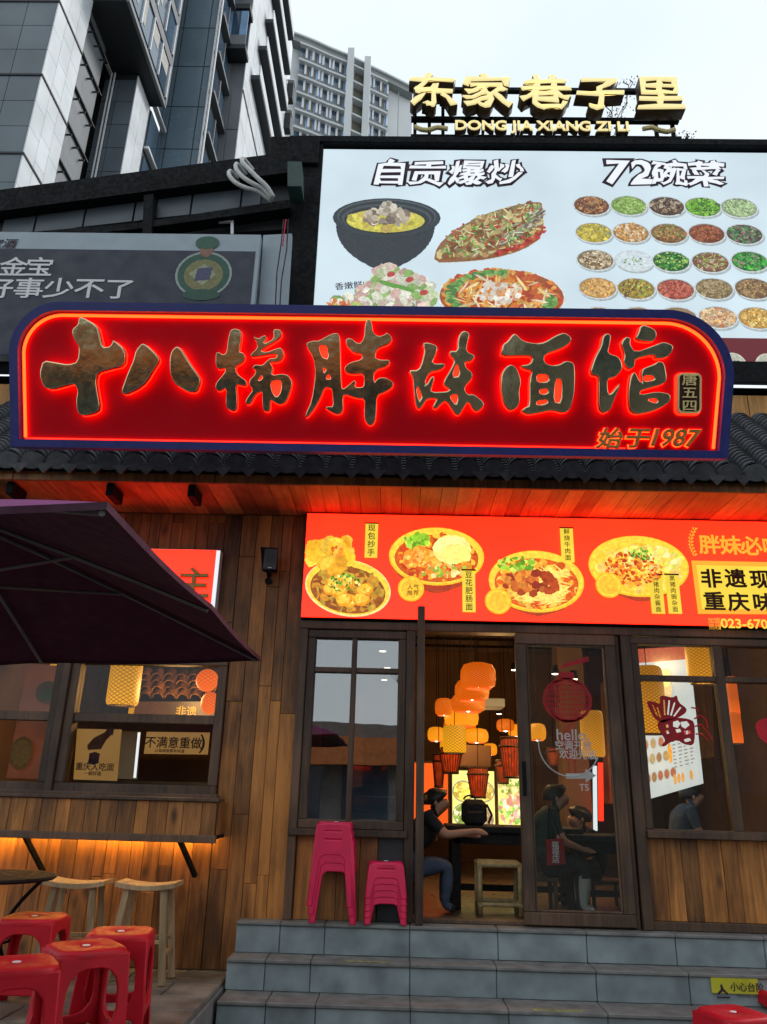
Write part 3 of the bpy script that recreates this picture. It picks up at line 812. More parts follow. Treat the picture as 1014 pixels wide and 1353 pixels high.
it += ell_scatter(p[0] + .0, p[1] + .12, .07, .05, 12, [(.5, .46, .38), (.3, .26, .2), (.66, .62, .52)], .03, .05, ns=7)
pieces('claypot_picture', zoomed(it, p, 1.1), M['print'], bb, UY - .004)
# long fish plate
pl_ = chaikin([(0.303,7.149),(0.344,7.37),(0.535,7.596),(0.872,7.817),(1.211,7.947),(1.483,8.003),(1.54,7.972),(1.528,7.517),(1.273,7.322),(0.942,7.208),(0.614,7.164)])
def poly_item(poly, name, mat, yy, color):
    v = [(q[0], yy, q[1]) for q in poly]; o = mesh(name, v, [tuple(range(len(v)))], mat, bb)
    ca = o.data.color_attributes.new("Col", 'FLOAT_COLOR', 'CORNER')
    for d in ca.data: d.color = (*color, 1)
    return o
def inside(p_, poly):
    r_ = False; j = len(poly) - 1
    for i in range(len(poly)):
        a, b = poly[i], poly[j]
        if (a[1] > p_[1]) != (b[1] > p_[1]) and p_[0] < (b[0] - a[0]) * (p_[1] - a[1]) / (b[1] - a[1]) + a[0]: r_ = not r_
        j = i
    return r_
poly_item([(a, b - .012) for a, b in pl_], 'plate_picture', M['print'], UY - .003, (.7, .73, .72)); poly_item([(a * .985 + .0105, b * .985 + .105) for a, b in pl_], 'plate_picture', M['print'], UY - .0045, (.28, .12, .05))
def scatter_poly(poly, n, pal, smin, smax, aspect=(.3, 1), ns=6, shrink=1.0, rot=None):
    xs = [q[0] for q in poly]; zs_ = [q[1] for q in poly]; cx, cz = sum(xs) / len(xs), sum(zs_) / len(zs_); out = []
    while len(out) < n:
        q = (rnd.uniform(min(xs), max(xs)), rnd.uniform(min(zs_), max(zs_)))
        if inside((cx + (q[0] - cx) / shrink, cz + (q[1] - cz) / shrink), poly):
            c = rnd.choice(pal); g_ = rnd.uniform(.7, 1.2); s_ = rnd.uniform(smin, smax)
            out.append((q[0], q[1], s_, s_ * rnd.uniform(*aspect), rnd.random() * 3.14 if rot is None else rot + rnd.uniform(-.3, .3), ns, (c[0] * g_, c[1] * g_, c[2] * g_)))
    return out
it = scatter_poly(pl_, 220, [(.2, .08, .03), (.35, .12, .05), (.45, .3, .12), (.55, .45, .2), (.3, .2, .08)], .03, .07, shrink=.9)
it += scatter_poly([(1.028,7.379),(1.134,7.634),(1.376,7.845),(1.528,7.888),(1.527,7.691),(1.279,7.483)], 60, [(.12, .1, .07), (.3, .27, .2), (.5, .46, .36), (.2, .17, .12)], .03, .09, aspect=(.2, .4), rot=.6)
it += scatter_poly([(0.984,7.278),(1.275,7.382),(1.525,7.64),(1.521,7.548),(1.273,7.342),(0.983,7.238)], 60, [(.5, .03, .02), (.35, .02, .01), (.6, .1, .04)], .02, .045)
it += scatter_poly(pl_, 90, [(.75, .68, .35), (.7, .72, .5), (.62, .55, .2)], .03, .06, aspect=(.1, .22), shrink=.85)
it += scatter_poly(pl_, 220, [(.12, .4, .06), (.3, .55, .12), (.55, .04, .02), (.5, .6, .25), (.08, .25, .05)], .008, .026, shrink=.9)
pieces('fish_picture', it, M['print'], bb, UY - .006, step=.00008)
# red bowl
p = (1.035,6.723)
it = [circ(p[0], p[1], .62, .33, (.75, .77, .74)), circ(p[0], p[1], .6, .315, (.35, .09, .02))]
it += ell_scatter(p[0], p[1], .57, .29, 320, [(.62, .12, .02), (.75, .24, .03), (.5, .06, .015), (.66, .36, .08)], .03, .07)
it += [(p[0] + .5 * math.cos(t) * rnd.uniform(.88, 1.08), p[1] + .26 * math.sin(t) * rnd.uniform(.88, 1.08), .035, .03, 0, 8, rnd.choice([(.12, .33, .06), (.25, .45, .12), (.07, .2, .04)])) for t in [1.5 + .043 * k for k in range(110)]]
it += ell_scatter(p[0], p[1], .45, .2, 60, [(.85, .66, .3), (.8, .4, .1), (.85, .75, .55)], .04, .1, aspect=(.08, .2))
it += ell_scatter(p[0] - .02, p[1] + .02, .2, .12, 50, [(.8, .72, .6), (.85, .8, .7), (.7, .55, .4), (.8, .4, .2)], .025, .05)
pieces('red_soup_picture', zoomed(it, p, 1.1), M['print'], bb, UY - .004, step=.00008)
# seafood heap
hp = [(-0.817,6.562),(-0.756,6.639),(-0.518,6.719),(-0.401,6.865),(-0.309,7.042),(-0.179,7.093),(-0.039,7.046),(0.165,6.951),(0.304,6.866),(0.337,6.561)]
it = scatter_poly(hp, 260, [(.72, .74, .6), (.55, .66, .38), (.8, .8, .7), (.62, .4, .36), (.3, .5, .15), (.75, .6, .5)], .04, .09, ns=8, aspect=(.4, .8), shrink=.97)
it += scatter_poly([(-0.816,6.543),(-0.755,6.62),(-0.473,6.605),(-0.471,6.539)], 40, [(.75, .2, .04), (.6, .1, .03), (.5, .6, .1)], .02, .07, aspect=(.15, .3))
it += [(q[0], q[1], .13, .028, -.35, 10, (.12, .35, .05)) for q in [(-0.157,6.84),(0.005,6.794)]] + [(q[0], q[1], .05, .035, .2, 8, (.5, .05, .05)) for q in [(-0.144,6.966),(0.208,6.739),(0.052,6.901)]]
pieces('seafood_picture', it, M['print'], bb, UY - .004, step=.0001)
text('lettering', '香嫩鲜!!!', *(-0.555,6.843), .1, M['ink_dark'], bb, y=UY - .008, bold=.01, rot=.12)
# rows of small dishes
rows = [([(2.067,7.937),(2.478,7.942),(2.895,7.937),(3.294,7.932),(3.692,7.926)], [[(.25, .08, .04), (.4, .18, .08), (.5, .3, .12), (.12, .06, .03)], [(.3, .5, .12), (.45, .6, .2), (.18, .35, .06)], [(.12, .07, .05), (.35, .24, .14), (.5, .42, .3), (.06, .04, .03)], [(.2, .5, .04), (.3, .62, .08), (.04, .12, .03), (.1, .28, .03)], [(.42, .58, .3), (.55, .68, .42), (.3, .45, .2)]]),
        ([(2.067,7.565),(2.471,7.571),(2.882,7.566),(3.293,7.571),(3.702,7.567)], [[(.7, .55, .06), (.8, .66, .1), (.5, .4, .06), (.3, .3, .1)], [(.6, .3, .08), (.7, .45, .2), (.75, .62, .45), (.4, .2, .06)], [(.32, .14, .05), (.45, .22, .08), (.22, .14, .05), (.2, .24, .06)], [(.3, .09, .04), (.42, .15, .06), (.2, .05, .02)], [(.12, .08, .07), (.04, .14, .07), (.3, .2, .18), (.08, .25, .08)]]),
        ([(2.058,7.204),(2.472,7.2),(2.869,7.196),(3.289,7.192),(3.71,7.208)], [[(.35, .26, .14), (.5, .4, .25), (.2, .12, .06), (.6, .5, .35)], [(.66, .76, .8)], [(.03, .2, .04), (.06, .35, .06), (.02, .1, .02), (.3, .45, .1)], [(.3, .14, .08), (.5, .4, .28), (.35, .6, .1), (.2, .1, .06)], [(.03, .3, .04), (.08, .5, .06), (.3, .25, .2), (.02, .12, .02)]]),
        ([(2.058,6.844),(2.465,6.84),(2.88,6.837),(3.288,6.852),(3.702,6.859)], [[(.75, .45, .14), (.8, .55, .25), (.6, .3, .08)], [(.5, .35, .06), (.4, .3, .05), (.2, .1, .04), (.3, .35, .06)], [(.5, .12, .08), (.6, .2, .12), (.35, .06, .04)], [(.35, .26, .12), (.45, .36, .2), (.22, .16, .07)], [(.32, .2, .1), (.5, .34, .14), (.18, .09, .04)]]),
        ([(2.055,6.475),(2.466,6.482),(2.875,6.488),(3.284,6.495),(3.69,6.492)], [[(.3, .2, .1)], [(.3, .2, .1)], [(.3, .2, .1)], [(.7, .5, .3), (.6, .2, .1), (.8, .66, .4), (.75, .4, .15)], [(.75, .45, .1), (.6, .3, .06), (.8, .55, .2)]])]
for P_, pals in rows:
    for (cx, cz), pal in zip(P_, pals):
        rot = -.06
        it = [circ(cx + .01, cz - .025, .182, .118, (.42, .5, .52), rot), circ(cx, cz, .185, .126, (.5, .56, .58), rot), circ(cx, cz + .002, .18, .121, (.74, .8, .82), rot), circ(cx, cz + .004, .173, .115, (.22, .25, .25) if len(pal) > 1 else (.6, .72, .78), rot), circ(cx, cz + .002, .168, .11, [q_ * .6 for q_ in pal[0]] if len(pal) > 1 else pal[0], rot)]
        if len(pal) > 1: it += ell_scatter(cx, cz + .002, .153, .097, 70, pal, .018, .034, aspect=(.45, .9), rot=rot) + ell_scatter(cx, cz + .004, .15, .094, 150, pal + [[min(1, q_ * 1.7 + .05) for q_ in pal[-1]], [q_ * .4 for q_ in pal[0]]], .006, .015, aspect=(.35, .9), rot=rot, ns=5)
        else: it += ell_scatter(cx, cz, .1, .06, 22, [(.15, .35, .12), (.3, .45, .2)], .006, .014) if pal[0][0] > .5 else []
        pieces('small_dish_picture', zoomed(it, (cx, cz), 1.13), M['print'], bb, UY - .004, step=.00008)
for cx, cz in [(3.374,5.926),(3.725,5.923)]:
    pieces('round_emblem', [circ(cx, cz, .135, .15, (.62, .62, .5)), circ(cx, cz, .12, .135, (.5, .52, .42))], M['print'], bb, UY - .004)
    text('lettering', '麻辣\n酱料', cx, cz + .03, .07, M['ink_dark'], bb, y=UY - .006)

# ------------------------------------------------------------------ rooftop letters
RY = 7.15
rl = thing('rooftop_letter_sign', 'five gold rooftop characters on a black truss against the sky', 'sign', (1.5, RY, 9.0))
tr_ = [(0.083,10.046),(3.436,9.952)]
zrail = [(1.521,10.059)[1], (1.502,9.576)[1], (1.491,9.286)[1], (1.486,9.179)[1]]
xl, xr = (0.096,9.647)[0], (3.268,9.679)[0]
for z_ in zrail:
    box('rail', xl - .05, xr + .06, 7.24, 7.3, z_ - .025, z_ + .025, M['black'], rl, 0)
for x_ in [(0.096,9.647)[0], (0.274,9.649)[0], (0.442,9.651)[0], (3.064,9.677)[0], (3.268,9.679)[0]]:
    box('upright', x_ - .02, x_ + .02, 7.3, 7.34, 8.7, zrail[0] + (.0 if x_ < 2 else -.4), M['black'], rl, 0)
for ch, p in zip("东家巷子里", [(0.297,9.797),(0.957,9.791),(1.669,9.773),(2.325,9.78),(3.042,9.774)]):
    text('character', ch, p[0], p[1], .56, M['letter_lit'], rl, y=RY - .12, bold=.02, thick=.01, wx=1.12)
    text('character_side', ch, p[0], p[1], .56, M['letter_side'], rl, y=RY - .03, bold=.024, thick=.15, wx=1.12)
for o_ in rl.children:
    if o_.name.startswith('character'): o_['brush'] = .014
p = (1.611,9.302)
text('lettering', 'DONG JIA XIANG ZI LI', p[0], p[1], .2, M['letter_lit'], rl, y=RY - .06, bold=.03, thick=.01, wx=1.03, cz=.345, spacing=1.0)
text('lettering_side', 'DONG JIA XIANG ZI LI', p[0], p[1], .2, M['letter_side'], rl, y=RY, bold=.034, thick=.07, wx=1.03, cz=.345)
for q in ([(0.088,9.334),(0.171,9.287),(0.253,9.276),(0.363,9.325),(0.491,9.302)], [(2.836,9.327),(2.947,9.352),(3.033,9.305),(3.121,9.282),(3.215,9.319)]):
    MB().path([(a, RY, b) for a, b in q], .028, n=8).build('scroll_mark', M['letter_gold'], rl)
pts_ = []
pl2 = thing('climbing_plant', 'thin dry climbing plant behind the last two gold rooftop characters', 'plant', (2.2, 7.5, 8.9))
st = MB(); lf = MB()
for sx, sz, tx, tz in [(2.482,9.446),(2.482,9.446)][0:0]: pass
for (ax, az), (bx_, bz) in zip([(2.482,9.446),(2.529,9.446),(2.595,9.447),(2.652,9.448),(3.47,9.457)], [(2.653,10.201),(2.909,10.595),(2.498,10.329),(2.835,10.528),(3.517,9.629)]):
    prev = Vector((ax, 7.5, az)); 
    for k in range(1, 9):
        t = k / 8; q = Vector((ax + (bx_ - ax) * t + rnd.uniform(-.05, .05), 7.5 + rnd.uniform(-.06, .06), az + (bz - az) * t))
        st.tube(prev, q, .006, n=4, cap=False)
        for _ in range(7):
            c = q + Vector((rnd.uniform(-.1, .1), rnd.uniform(-.05, .05), rnd.uniform(-.08, .08))); s_ = rnd.uniform(.012, .03)
            a = rnd.random() * 6.28
            lf.add([c, c + Vector((s_ * math.cos(a), .01, s_ * math.sin(a))), c + Vector((s_ * math.cos(a + .9), -.01, s_ * math.sin(a + .9)))], [(0, 1, 2)])
        prev = q
st.build('stem', M['bark'], pl2); lf.build('foliage', M['bark'], pl2)

# ================================================================== left black roof, liquor poster
lr = thing('black_rake_roof', 'black sloping roof edge with a dark panelled gable, left of the lit food billboard', 'roof', (-3.2, 6.8, 6.9))
a_ = [(-5.037,7.842),(-1.286,8.523),(-1.267,8.229),(-4.973,7.551)]
MB().prism(a_, 6.74, 6.9).build('fascia', M['black'], lr)
a_ = [(-5.046,7.636),(-1.286,8.324),(-1.239,7.603),(-4.961,7.246)]
MB().prism(a_, 6.92, 7.1).build('gable_wall', M['dark_steel'], lr)
gx = [(-4.484,7.517),(-4.121,7.563),(-3.582,7.685),(-3.034,7.765),(-2.794,7.81),(-2.402,7.867),(-1.849,7.948),(-1.623,7.993)]
for (xa, za), (xb, zb_) in zip(gx[:-1], gx[1:]):
    MB().prism([(xa + .012, za - .12), (xb - .012, zb_ - .12), (xb - .012, zb_ + .16), (xa + .012, za + .16)], 6.88, 6.92).build('gable_panel', M['stone_grey'], lr)
a_ = [(-4.906,7.246),(-2.864,7.496),(-1.266,7.826),(-1.258,7.712),(-2.853,7.415),(-4.88,7.126)]
MB().prism(a_, 6.72, 6.88).build('lower_rail', M['black'], lr)
b_ = [(-2.878,7.844),(-2.78,7.867),(-2.728,7.335),(-2.827,7.333)]
MB().prism(b_, 6.7, 6.85).build('post', M['black'], lr)
b_ = [(-2.743,7.529),(-1.899,7.591),(-1.882,7.408),(-2.726,7.397)]
for k, (u, v) in enumerate(((0, 1), (1, 2))):
    p0, p1 = b_[u], b_[v]
    MB().bar((p0[0], 6.8, p0[1]), (p1[0], 6.8, p1[1]), .03, .03, up=(0, 1, 0)).build('white_trim', M['white_paint'], lr)
b_ = [(-4.525,7.477),(-1.254,7.75),(-1.17,6.459),(-4.314,6.41)]
MB().prism([b_[0], b_[1], (b_[2][0], 5.4), (b_[3][0] - 1.5, 5.4), (b_[3][0] - 1.5, b_[0][1])], 7.12, 7.2).build('back_wall', M['dark_steel'], lr)
bx_ = [(-1.289,8.138),(-1.137,8.14),(-1.116,7.804),(-1.266,7.802)]
o = MB().prism(bx_, 6.5, 6.75).build('junction_box', M['green_bottle'], None)
tag(o, 'dull green metal box fixed to the black column below the roof edge', 'junction box')
for k, (dx, hh) in enumerate(((0, 1), (1, .9), (2, .95))):
    P1 = [[(-1.868,8.136),(-1.936,8.146),(-1.934,8.04),(-1.848,7.916),(-1.727,7.846),(-1.593,7.816),(-1.454,7.726)], [(-1.79,8.19),(-1.868,8.221),(-1.856,8.094),(-1.77,7.969),(-1.664,7.888),(-1.544,7.827),(-1.438,7.726)], [(-1.709,8.222),(-1.796,8.264),(-1.787,8.158),(-1.702,8.043),(-1.593,7.92),(-1.495,7.828),(-1.422,7.726)]][k]
    o = rope('conduit', [(a, [6.78, 6.66, 6.6, 6.58, 6.58, 6.6, 6.64][i] - .03 * k, b) for i, (a, b) in enumerate(P1)], .024, M['hose'])
    tag(o, ['pale flexible conduit hooked over the black roof edge, the leftmost of three', 'pale flexible conduit hooked over the black roof edge, the middle of three', 'pale flexible conduit hooked over the black roof edge, the rightmost of three'][k], 'conduit', 'flexible conduits over the roof edge')

lp = thing('liquor_poster', 'dark navy liquor poster showing a green bottle, behind the top left of the red sign', 'poster', (-3, 6.3, 5.5))
q = [(-4.604,6.986),(-1.465,7.038),(-1.435,6.203),(-4.423,6.157)]
MB().prism([(q[0][0], q[1][1] - 1.4), (q[1][0], q[1][1] - 1.4), q[1], (q[0][0], q[1][1])], 6.35, 6.42).build('board', M['poster_pale'], lp)
zt = (-1.792,6.828)[1]; zb2 = (-1.732,6.198)[1]; xr2 = (-1.502,6.832)[0]
box('dark_field', q[0][0] + .01, xr2, 6.345, 6.352, zb2 - .6, zt, M['poster_navy'], lp, 0)
for ch, p in zip("金宝", [(-3.917,6.606),(-3.657,6.609)]): text('lettering', ch, p[0], p[1], .24, M['ink_white'], lp, y=6.34, bold=.016, wx=1.25)
for ch, p in zip("好事少不了", [(-4.02,6.351),(-3.718,6.356),(-3.416,6.36),(-3.114,6.365),(-2.812,6.36)]): text('lettering', ch, p[0], p[1], .25, M['ink_white'], lp, y=6.34, bold=.016, wx=1.25)
text('lettering', '宝酒', *(-4.088,6.89), .12, M['ink_dark'], lp, y=6.34, bold=.02, wx=1.2, shear=.2)
bt = (-1.997,6.543)
it = [circ(bt[0], bt[1], .305, .295, (.3, .36, .34)), circ(bt[0], bt[1], .28, .27, (.012, .08, .05)), circ(bt[0], bt[1] - .01, .21, .2, (.2, .19, .07)), (bt[0], bt[1] - .26, .2, .07, 0, 30, (.012, .07, .045)),
      (bt[0], bt[1] + .31, .07, .09, 0, 20, (.25, .12, .07)), (bt[0], bt[1] + .41, .13, .085, 0, 24, (.02, .1, .06)), (bt[0], bt[1], .15, .15, .785 - .785, 4, (.3, .33, .2)), (bt[0], bt[1], .12, .12, .785, 4, (.06, .06, .14))]
pieces('bottle_picture', zoomed(it, bt, .93), M['print_dull'], lp, 6.342, step=.0006)
sp = [(-1.475,7.159),(-1.179,7.182),(-1.155,6.26),(-1.434,6.256)]
o = MB().prism([sp[0], sp[1], (sp[2][0], sp[2][1] - .5), (sp[3][0], sp[3][1] - .5)], 6.5, 6.56).build('pale_panel', M['poster_pale'])
tag(o, 'pale blue panel with loose cables, right of the navy liquor poster', 'panel')
for k, (cpts, cm) in enumerate((([(-1.257,7.273),(-1.26,6.988),(-1.279,6.617),(-1.266,6.223)], 'ink_dark'), ([(-1.21,7.274),(-1.2,6.895),(-1.227,6.527),(-1.221,6.224)], 'ink_dark'), ([(-1.233,7.274),(-1.239,7.13),(-1.243,6.969),(-1.241,6.941)], 'red_plastic'))):
    o = MB().path([(a, 6.4, b) for a, b in cpts], .007, n=6).build('cable', M[cm])
    tag(o, ['black cable hanging down the left side of the pale blue panel', 'black cable hanging down the right side of the pale blue panel', 'short red cable hanging at the top of the pale blue panel'][k], 'cable', 'cables on the pale panel')

# ================================================================== tiled eave roof
EY, EZ = 5.48, 4.10
rf = thing('tiled_eave_roof', 'dark grey clay tiled eave roof under the big red sign', 'roof', (0.3, EY, 4.0))
XL, XR = -4.4, 4.6
dirv = Vector((0, math.cos(R(45)), math.sin(R(45)))); nrm = Vector((0, -math.sin(R(45)), math.cos(R(45))))
box('roof_deck', XL, XR, 6.2, 6.6, 4.03, 4.6, M['black'], rf, 0)
MB().add([(XL, EY + .02, EZ - .03), (XR, EY + .02, EZ - .03), (XR, 6.5, EZ + .99), (XL, 6.5, EZ + .99), (XL, EY + .02, EZ - .06), (XR, EY + .02, EZ - .06), (XR, 6.5, EZ + .9), (XL, 6.5, EZ + .9)],
         [(0, 1, 2, 3), (7, 6, 5, 4), (0, 4, 5, 1), (3, 2, 6, 7), (1, 5, 6, 2), (0, 3, 7, 4)]).build('underlay', M['black'], rf)
def arch_tile(r, ln, th, up=True, lift=0.0, n=9):
    """half-round tile shell: runs along +y of its own frame, arched up or dished"""
    v = []; f = []
    for (yy, rr, dz) in ((0, r, 0), (ln, r * .96, 0)):
        for rad in (rr, rr - th):
            for k in range(n + 1):
                t = math.pi * k / n
                zz = math.sin(t) * rad if up else -math.sin(t) * rad * .62
                v.append((math.cos(t) * rad, yy, zz + dz))
    m = n + 1
    for k in range(n):
        f += [(k, k + 1, 2 * m + k + 1, 2 * m + k), (m + k + 1, m + k, 3 * m + k, 3 * m + k + 1), (k + 1, k, m + k, m + k + 1), (2 * m + k, 2 * m + k + 1, 3 * m + k + 1, 3 * m + k)]
    f += [(0, 2 * m, 3 * m, m), (n, m + n, 3 * m + n, 2 * m + n)]
    return v, f
tilt = math.atan2(.028, .09)
rotm = Matrix.Rotation(R(45), 4, 'X')
def shared(name, v, f, mat):
    me = bpy.data.meshes.new(name); me.from_pydata(v, [], f); me.materials.append(mat); return me
tv, tf = arch_tile(.078, .095, .014, True); sv, sf = arch_tile(.078, .095, .014, False)
tile_me = shared('cover_tile', tv, tf, M['tile']); trough_me = shared('trough_tile', sv, sf, M['tile'])
# round eave end and hanging drip tile
ev, ef = arch_tile(.088, .09, .016, True)
disc = MB().add(ev, ef); nseg = 16
disc.add([(.088 * math.cos(6.283 * k / nseg), -.002, .088 * math.sin(6.283 * k / nseg) * (1 if math.sin(6.283 * k / nseg) > 0 else .55)) for k in range(nseg)] +
         [(.088 * math.cos(6.283 * k / nseg), .016, .088 * math.sin(6.283 * k / nseg) * (1 if math.sin(6.283 * k / nseg) > 0 else .55)) for k in range(nseg)],
         [tuple(range(nseg)), tuple(range(2 * nseg - 1, nseg - 1, -1))] + [(k, nseg + k, nseg + (k + 1) % nseg, (k + 1) % nseg) for k in range(nseg)])
end_me = shared('eave_tile', disc.v, disc.f, M['tile'])
drip = MB()
prof = [(-.085, .012), (-.085, -.01), (-.062, -.055), (-.03, -.085), (0, -.115), (.03, -.085), (.062, -.055), (.085, -.01), (.085, .012), (.05, -.02), (0, -.035), (-.05, -.02)]
drip.prism(prof, -.004, .014); drip_me = shared('drip_tile', drip.v, drip.f, M['tile'])
nc = 0; rest = MB()
P0 = Vector((0, EY, EZ)); NR = 25; pitch = .2; step = .0545
x = XL + .12; cols_ = []
while x < XR: cols_.append(x); x += pitch
tl = rotm @ Matrix.Rotation(-tilt * .8, 4, 'X')
for cxi in cols_:
    vis = cxi > 2.35 or cxi < -2.75
    for j in range(NR):
        c = P0 + Vector((cxi, 0, 0)) + dirv * (step * j + .01) + nrm * .012
        c2 = P0 + Vector((cxi + pitch / 2, 0, 0)) + dirv * (step * j - .0) + nrm * .03
        jit = Matrix.Rotation(rnd.uniform(-.03, .03), 4, 'Y')
        if j == 0: continue
        if (vis and cxi < 3.9 and cxi > -3.6) or j <= 3:
            if -3.6 < cxi < 3.9:
                o = link('tile', tile_me, rf); o.matrix_local = Matrix.Translation(c - rf.location) @ tl @ jit; nc += 1
                if nc > 225 and False: pass
                if j < 6 or cxi > 2.35:
                    for vv in (0,):
                        mt = Matrix.Translation(c2) @ tl; rest.add([mt @ Vector(q_) for q_ in sv], sf)
                continue
        mt = Matrix.Translation(c) @ tl; rest.add([mt @ Vector(q_) for q_ in tv], tf)
        mt = Matrix.Translation(c2) @ tl; rest.add([mt @ Vector(q_) for q_ in sv], sf)
    ce = P0 + Vector((cxi, 0, 0)) - dirv * .015 + nrm * .012
    if -3.9 < cxi < 4.0:
        o = link('eave_tile', end_me, rf); o.matrix_local = Matrix.Translation(ce - rf.location) @ rotm @ Matrix.Rotation(R(-28), 4, 'X')
        o = link('drip_tile', drip_me, rf); o.matrix_local = Matrix.Translation(Vector((cxi + pitch / 2, EY - .02, EZ + .03)) - rf.location) @ Matrix.Rotation(R(8), 4, 'X')
o = rest.build('roof_tiles', M['tile'], rf); o['kind'] = 'stuff'
# ------------------------------------------------------------------ fascia, soffit
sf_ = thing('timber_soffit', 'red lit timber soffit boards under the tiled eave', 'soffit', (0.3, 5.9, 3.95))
x = XL
for L in (1.35, 1.6, 1.1, 1.75, 1.4, 1.6):
    box('fascia_board', x + .002, x + L - .002, 5.54, 5.57, 3.985, 4.075, M['plank_grey'], sf_, .003); x += L
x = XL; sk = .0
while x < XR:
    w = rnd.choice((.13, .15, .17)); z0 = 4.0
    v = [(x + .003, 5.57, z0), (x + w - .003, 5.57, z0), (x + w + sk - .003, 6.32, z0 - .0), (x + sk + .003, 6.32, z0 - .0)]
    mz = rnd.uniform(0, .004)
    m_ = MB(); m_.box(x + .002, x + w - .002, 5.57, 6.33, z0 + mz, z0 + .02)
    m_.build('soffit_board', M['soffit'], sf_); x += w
for x_ in (-3.1, -2.3, -1.65):
    box('bracket', x_ - .03, x_ + .03, 5.62, 5.85, 3.9, 3.998, M['black'], sf_, .004)

# ================================================================== the big red sign
sg = thing('red_shop_sign', 'big red shop sign with gold brush characters and glowing rim before the tiled eave', 'sign', (-.216, 5.0, 3.992), rot=(R(108), 0, 0))
def lbox(name, x0, x1, y0, y1, z0, z1, mat, ch=0.004): return box(name, x0, x1, y0, y1, z0, z1, mat, sg, ch, local=True)
def arc(cx, cy, rx, ry, a0, a1, n):
    return [(cx + rx * math.cos(R(a0 + (a1 - a0) * k / n)), cy + ry * math.sin(R(a0 + (a1 - a0) * k / n))) for k in range(n + 1)]
C_ = [(-2.558,0.016),(2.491,0.022),(2.531,0.597),(2.034,1.071),(-2.237,1.053),(-2.593,0.657)]
xL0, xR0 = C_[0][0], C_[1][0]; top = (C_[3][1] + C_[4][1]) / 2; bot = (C_[0][1] + C_[1][1]) / 2
xL1, xR1 = C_[5][0], C_[2][0]
rl_, rr_ = .36, .47
outer = [(xL0, bot), (xR0, bot)] + arc(xR1 - rr_, top - rr_, rr_, rr_, 0, 90, 14) + arc(xL1 + rl_, top - rl_, rl_, rl_, 90, 180, 12)
ins = .062
inner = [(xL0 + ins, bot + .055), (xR0 - ins, bot + .055)] + arc(xR1 - rr_, top - rr_, rr_ - ins, rr_ - ins, 0, 90, 14) + arc(xL1 + rl_, top - rl_, rl_ - ins, rl_ - ins, 90, 180, 12)
plate('frame', [outer], [inner], .14, M['navy'], sg, z=.0)
plate('face_panel', [[(p[0] * .9995, p[1]) for p in inner]], [], .02, M['sign_red'], sg, z=-.0)
plate('back_panel', [outer], [], .02, M['navy'], sg, z=-.081)
